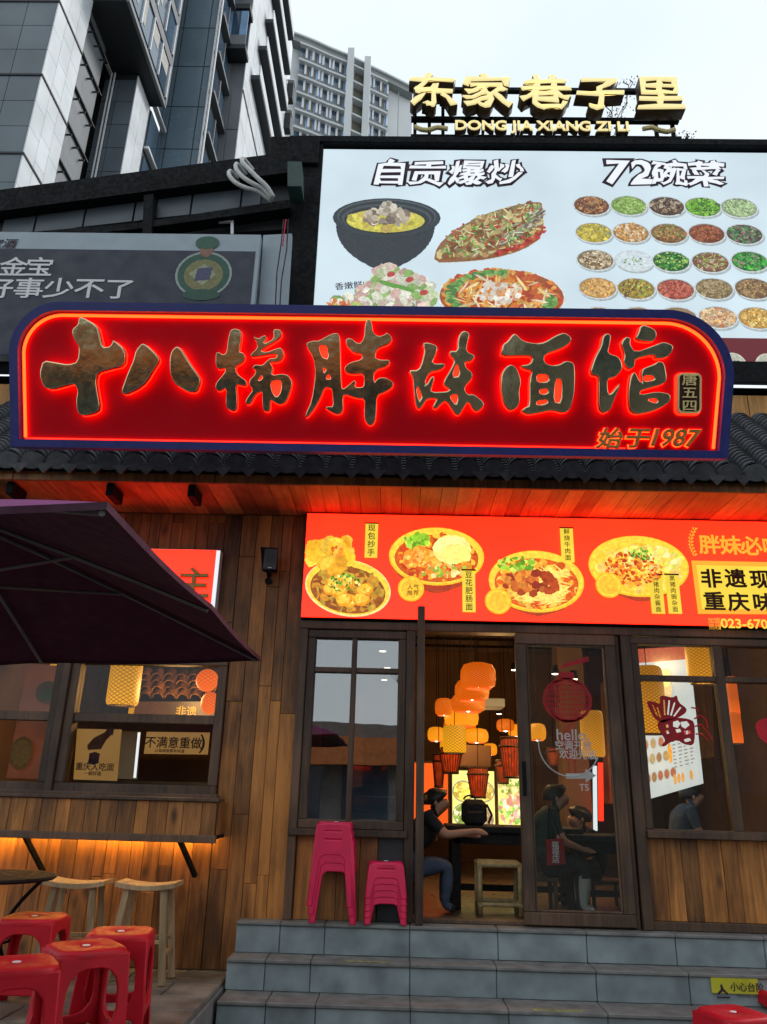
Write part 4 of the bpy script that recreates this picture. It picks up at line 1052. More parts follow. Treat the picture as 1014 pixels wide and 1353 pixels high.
# glowing rim
rim = [(xL0 + ins + .022, bot + .075)] + [p for p in reversed(arc(xL1 + rl_, top - rl_, rl_ - ins - .022, rl_ - ins - .022, 90, 180, 14))] 
led = [(xR0 - ins - .022, bot + .075)] + arc(xR1 - rr_, top - rr_, rr_ - ins - .022, rr_ - ins - .022, 0, 90, 14) + arc(xL1 + rl_, top - rl_, rl_ - ins - .022, rl_ - ins - .022, 90, 180, 14) + [(xL0 + ins + .022, bot + .075)]
MB().path([(p[0], p[1], .022) for p in led], .011, n=8).build('light_strip', M['led_orange'], sg, local=True)
MB().path([(xL0 + ins + .02, bot + .068, .02), (xR0 * .72, bot + .068, .02)], .005, n=6).build('light_strip', M['led_red'], sg, local=True)
GL = [
 # outer, holes
 ([[(-2.087,0.942),(-2.059,0.946),(-1.951,0.888),(-1.928,0.807),(-1.908,0.733),(-1.862,0.737),(-1.845,0.759),(-1.835,0.791),(-1.745,0.718),(-1.749,0.602),(-1.85,0.576),(-1.94,0.55),(-1.949,0.49),(-1.94,0.434),(-1.911,0.294),(-1.952,0.258),(-2.035,0.24),(-2.075,0.263),(-2.088,0.347),(-2.077,0.418),(-2.099,0.467),(-2.148,0.459),(-2.267,0.422),(-2.324,0.442),(-2.356,0.54),(-2.331,0.635),(-2.231,0.619),(-2.146,0.606),(-2.084,0.628),(-2.077,0.734),(-2.11,0.776),(-2.133,0.832),(-2.127,0.864),(-2.092,0.889)]], []),
 ([[(-1.63,0.766),(-1.6,0.756),(-1.554,0.718),(-1.51,0.67),(-1.503,0.638),(-1.537,0.585),(-1.592,0.487),(-1.649,0.438),(-1.738,0.395),(-1.771,0.414),(-1.724,0.557),(-1.688,0.642),(-1.674,0.713)], [(-1.38,0.75),(-1.347,0.728),(-1.293,0.641),(-1.209,0.526),(-1.208,0.487),(-1.232,0.422),(-1.293,0.421),(-1.392,0.478),(-1.426,0.555),(-1.432,0.658),(-1.418,0.717)]], []),
 ([[(-1.005,0.868),(-0.967,0.879),(-0.925,0.863),(-0.929,0.798),(-0.94,0.714),(-0.904,0.704),(-0.897,0.669),(-0.916,0.636),(-0.966,0.61),(-0.952,0.558),(-0.88,0.508),(-0.882,0.475),(-0.911,0.472),(-0.957,0.487),(-0.944,0.378),(-0.946,0.307),(-0.971,0.29),(-1.01,0.306),(-1.024,0.344),(-1.02,0.46),(-1.078,0.43),(-1.101,0.453),(-1.095,0.492),(-1.036,0.563),(-1.03,0.596),(-1.088,0.589),(-1.102,0.621),(-1.104,0.698),(-1.085,0.712),(-1.052,0.689),(-1.027,0.706),(-1.02,0.797)],
   [(-0.837,0.825),(-0.807,0.806),(-0.766,0.833),(-0.746,0.827),(-0.771,0.768),(-0.694,0.808),(-0.702,0.872),(-0.677,0.879),(-0.644,0.87),(-0.643,0.828),(-0.681,0.795),(-0.776,0.735),(-0.782,0.719),(-0.744,0.713),(-0.667,0.743),(-0.641,0.747),(-0.621,0.705),(-0.639,0.66),(-0.677,0.643),(-0.71,0.646),(-0.716,0.633),(-0.696,0.607),(-0.707,0.549),(-0.624,0.563),(-0.585,0.551),(-0.558,0.506),(-0.57,0.442),(-0.6,0.364),(-0.638,0.344),(-0.677,0.356),(-0.71,0.381),(-0.711,0.304),(-0.733,0.291),(-0.759,0.303),(-0.767,0.381),(-0.769,0.438),(-0.813,0.418),(-0.85,0.347),(-0.876,0.34),(-0.886,0.359),(-0.871,0.392),(-0.833,0.444),(-0.86,0.476),(-0.861,0.514),(-0.823,0.554),(-0.818,0.586),(-0.844,0.599),(-0.825,0.625),(-0.773,0.619),(-0.748,0.645),(-0.717,0.672),(-0.678,0.672),(-0.666,0.698),(-0.705,0.703),(-0.794,0.685),(-0.852,0.679),(-0.859,0.695),(-0.809,0.741),(-0.816,0.78),(-0.833,0.806)]],
  [[(-0.778,0.551),(-0.765,0.535),(-0.784,0.512),(-0.798,0.515)], [(-0.7,0.507),(-0.642,0.518),(-0.632,0.479),(-0.64,0.428),(-0.666,0.392),(-0.698,0.433),(-0.709,0.485)]]),
 ([[(-0.463,0.785),(-0.414,0.8),(-0.379,0.797),(-0.283,0.855),(-0.231,0.852),(-0.224,0.712),(-0.212,0.475),(-0.198,0.461),(-0.178,0.475),(-0.123,0.525),(-0.109,0.518),(-0.119,0.476),(-0.067,0.473),(-0.053,0.491),(-0.055,0.575),(-0.138,0.566),(-0.187,0.58),(-0.195,0.614),(-0.154,0.65),(-0.071,0.672),(-0.072,0.714),(-0.127,0.717),(-0.177,0.761),(-0.192,0.81),(-0.157,0.825),(-0.094,0.777),(-0.06,0.819),(-0.055,0.924),(-0.035,0.967),(-0.007,0.939),(0.002,0.862),(0.044,0.835),(0.085,0.849),(0.099,0.867),(0.141,0.829),(0.121,0.787),(0.032,0.754),(0.019,0.687),(0.054,0.67),(0.127,0.672),(0.117,0.633),(0.014,0.593),(0.016,0.506),(0.043,0.541),(0.091,0.549),(0.154,0.515),(0.148,0.48),(0.093,0.444),(0.038,0.423),(0.037,0.297),(0.028,0.228),(-0.006,0.203),(-0.041,0.234),(-0.049,0.296),(-0.044,0.394),(-0.107,0.4),(-0.191,0.426),(-0.2,0.398),(-0.195,0.315),(-0.215,0.286),(-0.25,0.282),(-0.32,0.32),(-0.313,0.337),(-0.265,0.334),(-0.274,0.432),(-0.282,0.466),(-0.33,0.473),(-0.356,0.396),(-0.403,0.311),(-0.454,0.251),(-0.461,0.276),(-0.418,0.374),(-0.395,0.569),(-0.411,0.674),(-0.462,0.757)]],
  [[(-0.379,0.767),(-0.319,0.768),(-0.307,0.669),(-0.355,0.685)], [(-0.344,0.612),(-0.318,0.599),(-0.336,0.57)], [(-0.301,0.567),(-0.284,0.529),(-0.325,0.531)]]),
 ([[(0.35,0.794),(0.392,0.801),(0.462,0.773),(0.444,0.708),(0.42,0.65),(0.509,0.654),(0.513,0.632),(0.478,0.606),(0.408,0.592),(0.377,0.533),(0.381,0.495),(0.415,0.56),(0.444,0.56),(0.423,0.483),(0.417,0.45),(0.525,0.455),(0.55,0.472),(0.505,0.497),(0.505,0.535),(0.548,0.607),(0.579,0.678),(0.546,0.709),(0.539,0.742),(0.597,0.742),(0.596,0.82),(0.614,0.871),(0.645,0.888),(0.684,0.866),(0.666,0.801),(0.661,0.737),(0.725,0.712),(0.7,0.673),(0.649,0.666),(0.662,0.621),(0.707,0.59),(0.702,0.545),(0.664,0.506),(0.652,0.473),(0.672,0.435),(0.716,0.442),(0.793,0.379),(0.781,0.347),(0.743,0.315),(0.711,0.333),(0.679,0.39),(0.654,0.352),(0.617,0.287),(0.585,0.299),(0.526,0.394),(0.488,0.368),(0.457,0.329),(0.428,0.342),(0.444,0.38),(0.462,0.406),(0.392,0.405),(0.361,0.353),(0.336,0.324),(0.31,0.353),(0.296,0.461),(0.287,0.558),(0.255,0.602),(0.325,0.603),(0.349,0.662),(0.367,0.752)]],
  [[(0.322,0.494),(0.347,0.437),(0.351,0.411),(0.335,0.385),(0.318,0.455)], [(0.587,0.643),(0.604,0.643),(0.612,0.566),(0.565,0.557)], [(0.56,0.43),(0.599,0.437),(0.602,0.402),(0.59,0.363),(0.554,0.408)]]),
 ([[(0.917,0.798),(0.942,0.812),(0.983,0.87),(1.012,0.864),(1.05,0.82),(1.139,0.802),(1.203,0.812),(1.278,0.861),(1.341,0.885),(1.393,0.85),(1.387,0.812),(1.33,0.772),(1.204,0.725),(1.204,0.674),(1.243,0.649),(1.306,0.656),(1.35,0.686),(1.414,0.671),(1.421,0.575),(1.416,0.447),(1.392,0.344),(1.348,0.315),(1.259,0.336),(1.171,0.315),(1.095,0.301),(1.047,0.326),(1.069,0.352),(1.104,0.365),(1.101,0.557),(1.123,0.609),(1.059,0.624),(1.034,0.646),(1.103,0.657),(1.122,0.699),(1.102,0.718),(0.899,0.708),(0.908,0.773)], [(0.938,0.638),(0.976,0.655),(1.015,0.626),(1.048,0.537),(1.033,0.466),(1.04,0.39),(1.018,0.345),(0.968,0.325),(0.923,0.375),(0.902,0.49),(0.904,0.586)]],
  [[(1.152,0.584),(1.228,0.585),(1.235,0.537),(1.159,0.529)], [(1.172,0.476),(1.229,0.486),(1.229,0.454),(1.179,0.446)], [(1.158,0.397),(1.23,0.409),(1.224,0.383),(1.154,0.369)], [(1.285,0.55),(1.319,0.555),(1.328,0.509),(1.319,0.391),(1.276,0.39)]]),
 ([[(1.607,0.865),(1.641,0.883),(1.669,0.866),(1.656,0.789),(1.646,0.74),(1.718,0.721),(1.746,0.672),(1.746,0.624),(1.705,0.575),(1.644,0.56),(1.648,0.477),(1.659,0.446),(1.73,0.534),(1.737,0.52),(1.693,0.415),(1.666,0.339),(1.619,0.317),(1.584,0.351),(1.583,0.517),(1.582,0.58),(1.534,0.586),(1.524,0.621),(1.553,0.711),(1.594,0.788)],
   [(1.748,0.839),(1.771,0.86),(1.806,0.847),(1.799,0.805),(1.834,0.75),(1.97,0.804),(2.032,0.829),(2.1,0.802),(2.093,0.761),(2.06,0.719),(1.978,0.704),(1.964,0.738),(1.834,0.705),(1.835,0.653),(1.807,0.628),(1.773,0.642),(1.751,0.686),(1.762,0.735),(1.734,0.811)],
   [(1.835,0.618),(1.866,0.549),(1.887,0.536),(1.876,0.612),(1.889,0.64),(1.964,0.669),(1.998,0.693),(2.039,0.677),(2.057,0.573),(2.04,0.531),(1.918,0.495),(1.874,0.48),(1.87,0.453),(1.986,0.479),(2.082,0.463),(2.079,0.408),(2.021,0.365),(1.933,0.329),(1.837,0.314),(1.796,0.348),(1.788,0.479),(1.801,0.59)],
   [(1.863,0.931),(1.894,0.945),(1.969,0.915),(1.987,0.877),(1.963,0.825),(1.874,0.83),(1.833,0.847),(1.853,0.889)]],
  [[(1.895,0.586),(1.964,0.587),(1.966,0.559),(1.898,0.544)], [(1.917,0.419),(1.978,0.429),(1.993,0.413),(1.973,0.395)]]),
]
def grow(poly, d):
    """offset a closed outline outwards"""
    n = len(poly); ar = sum(poly[i][0] * poly[(i + 1) % n][1] - poly[(i + 1) % n][0] * poly[i][1] for i in range(n))
    s_ = 1 if ar > 0 else -1; out = []
    for i in range(n):
        a, b, c = poly[i - 1], poly[i], poly[(i + 1) % n]
        e1 = Vector((b[0] - a[0], b[1] - a[1])); e2 = Vector((c[0] - b[0], c[1] - b[1]))
        n1 = Vector((e1.y, -e1.x)).normalized(); n2 = Vector((e2.y, -e2.x)).normalized(); m_ = (n1 + n2)
        m_ = m_.normalized() if m_.length > .2 else n1
        out.append((b[0] + m_.x * d * s_, b[1] + m_.y * d * s_))
    return out
for outers, holes in GL:
    outers = [chaikin(p_) for p_ in outers]; holes = [chaikin(p_) for p_ in holes]
    fine = len(outers) == 2 and len(holes) == 2 or len(outers[0]) > 130
    plate('brush_character', outers, holes, .045, M['gold'], sg, bevel=.0055 if fine else .01, z=.082, res=3)
    plate('halo_light', [grow(p_, .003) for p_ in outers], [], .004, M['led_red'], sg, z=.052)
# red plaque with three characters
pq = [(2.143,0.618),(2.308,0.621),(2.309,0.335),(2.145,0.333)]
x0, x1, y0, y1 = pq[0][0], pq[1][0], pq[2][1], pq[0][1]
def rrect(x0, x1, y0, y1, r, n=4):
    return arc(x1 - r, y1 - r, r, r, 0, 90, n) + arc(x0 + r, y1 - r, r, r, 90, 180, n) + arc(x0 + r, y0 + r, r, r, 180, 270, n) + arc(x1 - r, y0 + r, r, r, 270, 360, n)
plate('plaque_rim', [rrect(x0, x1, y0, y1, .035)], [rrect(x0 + .012, x1 - .012, y0 + .012, y1 - .012, .026)], .045, M['letter_gold'], sg, z=.04)
plate('plaque', [rrect(x0 + .011, x1 - .011, y0 + .011, y1 - .011, .026)], [], .03, M['ink_brown'], sg, z=.04)
plate('halo_light', [rrect(x0 - .01, x1 + .01, y0 - .01, y1 + .01, .04)], [], .006, M['led_red'], sg, z=.018)
for k, ch in enumerate("唐五四"):
    text('lettering', ch, (x0 + x1) / 2, y1 - (y1 - y0) * (k + .56) / 3.1 + .005, .088, M['letter_gold'], sg, dz=.062, bold=.014, thick=.008, wx=1.25)
for ch, p in zip("始于", [(1.668,0.153),(1.859,0.161)]):
    text('lettering', ch, p[0], p[1], .15, M['led_orange'], sg, dz=.02, bold=.07, thick=.003, shear=.25, wx=1.15)
    text('lettering', ch, p[0], p[1], .15, M['bronze'], sg, dz=.04, bold=.036, thick=.02, shear=.25, wx=1.15)
p = (2.109,0.165)
text('lettering', '1987', p[0], p[1], .165, M['led_orange'], sg, dz=.02, bold=.07, thick=.003, shear=.3, cz=.345, spacing=1.05)
text('lettering', '1987', p[0], p[1], .165, M['bronze'], sg, dz=.04, bold=.03, thick=.02, shear=.3, cz=.345, spacing=1.05)

# ================================================================== shop front
YF = 6.3
def planks(parent, x0, x1, z0, z1, y0, y1, mats, wmin, wmax, holes=(), lmin=.7, lmax=1.9, name='plank'):
    x = x0
    while x < x1 - .02:
        w = rnd.uniform(wmin, wmax); xe = min(x + w, x1)
        if x1 - xe < .05: xe = x1
        z = z0 - rnd.uniform(0, .6)
        while z < z1:
            L = rnd.uniform(lmin, lmax); za, zb_ = max(z, z0), min(z + L, z1)
            spans = [(za, zb_)]
            for (hx0, hx1, hz0, hz1) in holes:
                if xe > hx0 + .02 and x < hx1 - .02:
                    ns = []
                    for a, b in spans:
                        if b <= hz0 or a >= hz1: ns.append((a, b)); continue
                        if a < hz0: ns.append((a, hz0))
                        if b > hz1: ns.append((hz1, b))
                    spans = ns
            for a, b in spans:
                if b - a > .03:
                    box(name, x + .0015, xe - .0015, y0 - rnd.uniform(0, .006), y1, a + .001, b - .001, M[rnd.choice(mats)], parent, .003)
            z += L
        x = xe

lw = thing('plank_wall', 'weathered brown plank wall left of the entrance, carrying the black speaker', 'wall', (-2.2, YF, TZ))
planks(lw, -3.9, -1.372, TZ, 3.995, YF, YF + .03, ['plank', 'plank', 'plank_grey'], .085, .15, [(-4.2, -1.3, 1.66, 2.76)])
planks(lw, -1.370, -.80, TZ, 3.995, YF, YF + .03, ['plank', 'plank', 'plank_grey'], .085, .15)
box('backing', -3.9, -1.38, YF + .03, YF + .12, TZ, 1.66, M['black'], lw, 0)
box('backing', -3.9, -1.38, YF + .03, YF + .12, 2.76, 3.99, M['black'], lw, 0)
box('backing', -1.379, -.80, YF + .03, YF + .12, TZ, 3.99, M['black'], lw, 0)

def window_frame(parent, x0, x1, z0, z1, w, y0, y1, name='frame', mat='frame_wood'):
    box(name, x0, x1, y0, y1, z1 - w, z1, M[mat], parent, .006)
    box(name, x0, x1, y0, y1, z0, z0 + w, M[mat], parent, .006)
    box(name, x0, x0 + w, y0 + .002, y1, z0 + w, z1 - w, M[mat], parent, .006)
    box(name, x1 - w, x1, y0 + .002, y1, z0 + w, z1 - w, M[mat], parent, .006)

# left window, two casements side by side
wl_ = thing('side_window', 'dark framed side window with warm lanterns showing inside, above the lit counter', 'window', (-2.4, YF, 1.68))
window_frame(wl_, -2.64, -1.375, 1.69, 2.75, .07, YF - .04, YF + .08)
window_frame(wl_, -3.95, -2.70, 1.69, 2.75, .07, YF - .04, YF + .08)
box('post', -2.70, -2.64, YF - .07, YF + .09, 1.66, 2.78, M['frame_wood'], wl_, .006)
zt_ = (-1.953,2.254)[1]
for xa, xb in ((-2.57, -1.445), (-3.88, -2.77)):
    box('transom', xa, xb, YF - .02, YF + .06, zt_ - .035, zt_ + .035, M['frame_wood'], wl_, .005)
    box('glass_pane', xa, xb, YF + .02, YF + .026, 1.76, zt_ - .035, M['glass_calm'], wl_, 0)
    box('glass_pane', xa, xb, YF + .02, YF + .026, zt_ + .035, 2.68, M['glass_calm'], wl_, 0)
box('sill', -3.95, -1.35, YF - .09, YF + .04, 1.655, 1.70, M['frame_wood'], wl_, .006)

# counter shelf below the side window
ct = thing('wall_counter', 'boxed plank counter under the side window with a warm light strip below', 'counter', (-2.4, 6.1, 1.4))
planks(ct, -3.9, -1.30, 1.42, 1.65, 6.0, 6.03, ['plank_grey', 'plank_grey', 'plank'], .09, .15, lmin=2, lmax=3)
box('edge_board', -3.9, -1.285, 5.97, 6.03, 1.374, 1.425, M['frame_wood'], ct, .005)
box('top_board', -3.9, -1.285, 5.98, 6.21, 1.65, 1.675, M['frame_wood'], ct, .005)
box('end_board', -1.30, -1.285, 6.03, 6.29, 1.425, 1.65, M['plank_grey'], ct, .003)
box('bottom_board', -3.9, -1.285, 6.03, 6.29, 1.40, 1.42, M['black'], ct, 0)
for xb in (-2.70, -1.56):
    MB().bar((xb, 6.05, 1.39), (xb + .09, 6.27, 1.13), .03, .03).build('bracket', M['black'], ct)
for xa, xb in ((-3.8, -2.75), (-2.7, -1.36)):
    o = MB().tube((xa, 6.225, 1.388), (xb, 6.225, 1.388), .008).build('light_strip', M['led_warm'], ct)

# main front: posts and beams
fr = thing('entrance_timberwork', 'dark timber posts and beams round the shop entrance below the menu banner', 'timberwork', (1.2, YF, FL))
box('top_beam', -.80, 3.6, YF - .05, YF + .1, 3.0, 3.07, M['frame_wood'], fr, .006)
box('upper_backing', -.80, 3.6, YF + .05, YF + .12, 3.07, 4.0, M['black'], fr, 0)
xa = (-0.774,1.994)[0]
box('post', -.80, -.735, YF - .05, YF + .1, FL, 3.0, M['frame_wood'], fr, .006)
box('post', .075, .145, YF - .05, YF + .1, FL, 3.0, M['frame_wood'], fr, .006)
box('post', 1.765, 1.80, YF - .03, YF + .1, FL, 3.0, M['frame_wood'], fr, .006)
box('post', 1.81, 1.89, YF - .05, YF + .1, FL, 3.0, M['frame_wood'], fr, .006)
box('threshold', .145, 1.765, YF - .0, YF + .1, FL + .001, FL + .03, M['frame_wood'], fr, .005)

# front window left of the doorway
w2 = thing('front_window', 'tall four pane dark framed window mirroring the evening sky, left of the doorway', 'window', (-.33, YF, 1.45))
x0, x1 = -.733, .073
zs0 = 1.45
window_frame(w2, x0, x1, zs0 + .03, 2.995, .065, YF - .035, YF + .07)
box('sill', -.80, .10, YF - .07, YF + .08, zs0 - .02, zs0 + .03, M['frame_wood'], w2, .005)
xm = (-0.351,2.234)[0]; zm = (-0.337,2.673)[1]
box('mullion', xm - .02, xm + .02, YF - .03, YF + .05, zs0 + .095, 2.93, M['frame_wood'], w2, .004)
for xa, xb in ((x0 + .065, xm - .02), (xm + .02, x1 - .065)):
    box('transom', xa, xb, YF - .025, YF + .05, zm - .02, zm + .02, M['frame_wood'], w2, .004)
    box('glass_pane', xa, xb, YF + .02, YF + .026, zs0 + .095, zm - .02, M['glass_strong'], w2, 0)
    box('glass_pane', xa, xb, YF + .02, YF + .026, zm + .02, 2.93, M['glass_strong'], w2, 0)
pw = thing('panelling', 'low brown plank panelling below the four pane window, behind the pink stools', 'panelling', (-.33, YF, FL))
planks(pw, -.733, -.12, FL, 1.43, YF, YF + .03, ['plank', 'plank_grey'], .13, .19, lmin=2, lmax=3)
box('board', -.118, .073, YF, YF + .03, FL, 1.43, M['dark_steel'], pw, .003)
box('backing', -.733, .073, YF + .031, YF + .08, FL, 1.43, M['black'], pw, 0)

# door leaf
dl = thing('glass_door', 'dark framed glass door leaf with hello lettering and a red lantern sticker', 'door', (1.36, YF, FL + .02))
dx0, dx1, dz0, dz1 = .955, 1.762, FL + .015, 2.995
window_frame(dl, dx0, dx1, dz0, dz1, .085, YF - .06, YF - .01)
window_frame(dl, dx0 + .085, dx1 - .085, dz0 + .085, dz1 - .085, .018, YF - .05, YF - .02, name='bead')
box('glass_pane', dx0 + .103, dx1 - .103, YF - .037, YF - .032, dz0 + .103, dz1 - .103, M['glass'], dl, 0)
box('hinge_plate', dx0 + .02, dx0 + .05, YF - .066, YF - .06, 1.75, 2.0, M['black'], dl, .002)
GY = YF - .042
def sticker_text(body, px, size, m, bold=.02, cz=.385, rot=0): text('sticker', body, px[0], px[1], size, M[m], dl, y=GY, bold=bold, cz=cz, rot=rot, thick=.0006)
sticker_text('hello.', (1.381,2.203), .12, 'white_sticker', .012, .3)
sticker_text('空调开放', (1.382,2.13), .072, 'white_sticker')
sticker_text('欢迎光临', (1.413,2.063), .072, 'white_sticker')
sticker_text('TS', (1.445,1.826), .07, 'white_sticker')
cc_ = (1.347,2.134)
MB().path([(cc_[0] + .235 * math.cos(R(a)), GY, cc_[1] + .235 * math.sin(R(a))) for a in range(170, 345, 8)], .005, n=6).build('sticker', M['white_sticker'], dl)
aq = [(1.312,1.922),(1.463,1.925),(1.465,1.958),(1.543,1.911),(1.459,1.859),(1.46,1.887),(1.31,1.883)]
MB().prism(aq, GY - .0005, GY).build('sticker', M['white_sticker'], dl)
# lantern sticker: ribs inside an ellipse, bands and tassel
lc = (1.355,2.474)
sk_ = MB()
def ring(cx, cz, rx, rz, w, a0=0, a1=360, n=26):
    v = []; 
    for k in range(n + 1):
        t = R(a0 + (a1 - a0) * k / n)
        v += [(cx + rx * math.cos(t), GY, cz + rz * math.sin(t)), (cx + (rx - w) * math.cos(t), GY, cz + (rz - w) * math.sin(t))]
    sk_.add(v, [(2 * k, 2 * k + 2, 2 * k + 3, 2 * k + 1) for k in range(n)])
ring(lc[0], lc[1], .195, .175, .02)
for j in range(1, 9): ring(lc[0], lc[1] + .0, .195 * j / 9.2, .172, .009)
for j in range(-4, 5): sk_.add([(lc[0] - .19 * math.cos(j * .3), GY - .001, lc[1] + j * .038), (lc[0] + .19 * math.cos(j * .3), GY - .001, lc[1] + j * .038), (lc[0] + .19 * math.cos(j * .3), GY - .001, lc[1] + j * .038 + .009), (lc[0] - .19 * math.cos(j * .3), GY - .001, lc[1] + j * .038 + .009)], [(0, 1, 2, 3)])
sk_.add([(lc[0] - .07, GY, lc[1] + .17), (lc[0] + .07, GY, lc[1] + .17), (lc[0] + .06, GY, lc[1] + .22), (lc[0] - .06, GY, lc[1] + .22)], [(0, 1, 2, 3)])
sk_.add([(lc[0] - .06, GY, lc[1] + .24), (lc[0] + .19, GY, lc[1] + .31), (lc[0] + .19, GY, lc[1] + .35), (lc[0] + .0, GY, lc[1] + .29)], [(0, 1, 2, 3)])  # slanted handle: a reflection in the glass drawn as sticker
for j in range(7):
    xx = lc[0] - .05 + j * .016
    sk_.add([(xx, GY, lc[1] - .17), (xx + .006, GY, lc[1] - .17), (xx + .008, GY, lc[1] - .36 - .1 * (j % 3)), (xx - .002, GY, lc[1] - .36 - .1 * (j % 3))], [(0, 1, 2, 3)])
sk_.build('sticker', M['red_sticker'], dl)

# right window
w3 = thing('shop_window', 'wide dark framed shop window with a red fish sticker, right of the glass door', 'window', (2.6, YF, 1.48))
x0, x1, z0, z1 = 1.892, 3.75, 1.48, 2.995
xm = (2.591,2.246)[0]; zm = (2.283,2.667)[1]
window_frame(w3, x0, x1, z0, z1, .06, YF - .035, YF + .07)
box('sill', x0 - .002, x1, YF - .08, YF - .036, z0 - .0, z0 + .05, M['frame_wood'], w3, .005)
box('mullion', xm - .035, xm + .035, YF - .03, YF + .05, z0 + .06, z1 - .06, M['frame_wood'], w3, .004)
for xa, xb in ((x0 + .06, xm - .035), (xm + .035, x1 - .06)):
    box('transom', xa, xb, YF - .025, YF + .05, zm - .022, zm + .022, M['frame_wood'], w3, .004)
    box('glass_pane', xa, xb, YF + .02, YF + .026, z0 + .06, zm - .022, M['glass'], w3, 0)
    box('glass_pane', xa, xb, YF + .02, YF + .026, zm + .022, z1 - .06, M['glass'], w3, 0)
# fish sticker on the pane (traced tail, body, fins)
FY = YF + .012
tail = [(1.958,-1.677),(2.01,-1.681),(2.057,-1.701),(2.054,-1.643),(2.083,-1.638),(2.141,-1.654),(2.172,-1.632),(2.182,-1.682),(2.242,-1.723),(2.238,-1.754),(2.178,-1.792),(2.115,-1.809),(2.079,-1.826),(2.047,-1.821),(2.016,-1.796),(1.984,-1.739)]
tail = [(a * 0, b) for a, b in tail]
FP = [(1.992,2.489),(2.051,2.484),(2.103,2.462),(2.103,2.527),(2.14,2.534),(2.204,2.517),(2.243,2.542),(2.249,2.483),(2.31,2.437),(2.3,2.402),(2.23,2.36),(2.156,2.341),(2.113,2.322),(2.078,2.327),(2.045,2.355),(2.015,2.419)]
FB = [(2.059,2.315),(2.109,2.345),(2.181,2.353),(2.23,2.365),(2.318,2.356),(2.358,2.334),(2.352,2.23),(2.332,2.155),(2.262,2.159),(2.212,2.192),(2.151,2.174),(2.101,2.138),(2.078,2.149),(2.117,2.184),(2.097,2.224),(2.077,2.258)]
plate('sticker', [chaikin(FP)], [[q for q in s] for s in ([(2.037,2.46),(2.048,2.455),(2.076,2.373),(2.064,2.373)], [(2.13,2.498),(2.142,2.498),(2.137,2.381),(2.125,2.38)], [(2.172,2.499),(2.184,2.493),(2.161,2.381),(2.149,2.387)], [(2.213,2.482),(2.224,2.477),(2.184,2.376),(2.172,2.382)], [(2.257,2.448),(2.268,2.442),(2.207,2.371),(2.196,2.376)], [(2.071,2.444),(2.083,2.438),(2.099,2.362),(2.087,2.362)])], .001, M['red_sticker'], w3, y=FY)
plate('sticker', [chaikin(FB)], [[(2.191,2.33),(2.228,2.342),(2.249,2.32),(2.222,2.284),(2.187,2.295)], [(2.25,2.331),(2.299,2.338),(2.319,2.31),(2.28,2.28),(2.253,2.297)], [(2.203,2.272),(2.239,2.279),(2.248,2.256),(2.212,2.244)], [(2.267,2.262),(2.315,2.269),(2.324,2.246),(2.275,2.234)], [(2.129,2.305),(2.148,2.311),(2.151,2.288),(2.133,2.282)], [(2.124,2.259),(2.143,2.265),(2.152,2.242),(2.134,2.236)], [(2.26,2.199),(2.308,2.212),(2.318,2.189),(2.269,2.177)]], .001, M['red_sticker'], w3, y=FY)
fl_ = (2.927,2.341)
MBs = MB()
for (a, b, c, d) in ((925, 935, 921, 950), (932, 955, 926, 945), (938, 965, 930, 958), (942, 978, 933, 970), (925, 935, 912, 932)):
    p_, q_ = [(-4.775,10.312),(-4.763,10.3)], None
plate('sticker', [chaikin([(2.83,2.328),(2.884,2.369),(2.968,2.383),(3.022,2.344),(2.996,2.171),(2.909,2.175),(2.846,2.23)])], [], .001, M['red_sticker_lit'], w3, y=FY)
for s_ in ([(2.36,2.357),(2.405,2.387),(2.449,2.359),(2.459,2.29)], [(2.36,2.299),(2.409,2.318),(2.444,2.267),(2.484,2.199)], [(2.359,2.242),(2.406,2.243),(2.448,2.198)], [(2.346,2.444),(2.387,2.439),(2.403,2.416)]):
    MB().path([(a, FY, b) for a, b in s_], .006, n=5).build('sticker', M['red_sticker_lit'], w3)
ww = thing('panelling', 'warm brown plank panelling below the wide shop window on the right', 'panelling', (2.7, YF, FL))
planks(ww, 1.892, 3.75, FL + .06, 1.478, YF, YF + .03, ['plank', 'plank', 'plank_grey'], .1, .2, lmin=2, lmax=3)
box('skirting', 1.892, 3.75, YF - .03, YF + .03, FL + .001, FL + .06, M['frame_wood'], ww, .005)
box('backing', 1.892, 3.75, YF + .031, YF + .1, FL, 1.48, M['black'], ww, 0)

# upright pole in front of the doorway
pt = (0.205,3.169); pb = (0.195,0.866)
o = MB().box(-.03 + .19, .03 + .19, 6.17, 6.22, FL + .001, 3.19, ch=.006).build('doorway_pole', M['frame_wood'])
tag(o, 'thin upright timber pole standing on the top step before the doorway', 'pole')

# ------------------------------------------------------------------ menu banner
BY = 6.2
mb = thing('menu_banner', 'red backlit menu banner with four bowls of noodles, above the entrance', 'banner', (1.2, BY, 3.07))
box('cabinet', -.80, 3.7, BY + .012, YF + .05, 3.075, 3.995, M['black'], mb, .004)
box('lit_face', -.795, 3.695, BY, BY + .012, 3.085, 3.985, M['banner_red'], mb, 0)
def bowl(cx, cz, rx, rz, depth, pal, items, tilt=0.0, n=260, body=True, rim=(1.0, .5, .02)):
    it = []
    if body:
        for k in range(9):
            t = k / 8
            it.append(circ(cx, cz - depth * t, rx * math.sqrt(max(.12, 1 - .8 * t * t)), rz * (1 - .45 * t), (.75 - .35 * t, .09 - .05 * t, .01), tilt, 36))
    it += [circ(cx, cz, rx, rz, rim, tilt, 40), circ(cx, cz + rz * .02, rx * .97, rz * .96, (1.0, .62, .05), tilt, 40), circ(cx, cz - rz * .07, rx * .88, rz * .82, pal[0], tilt, 40)]
    it += ell_scatter(cx, cz - rz * .07, rx * .82, rz * .75, n, pal, .018, .045, aspect=(.3, .9), ns=7, rot=tilt)
    return it + items
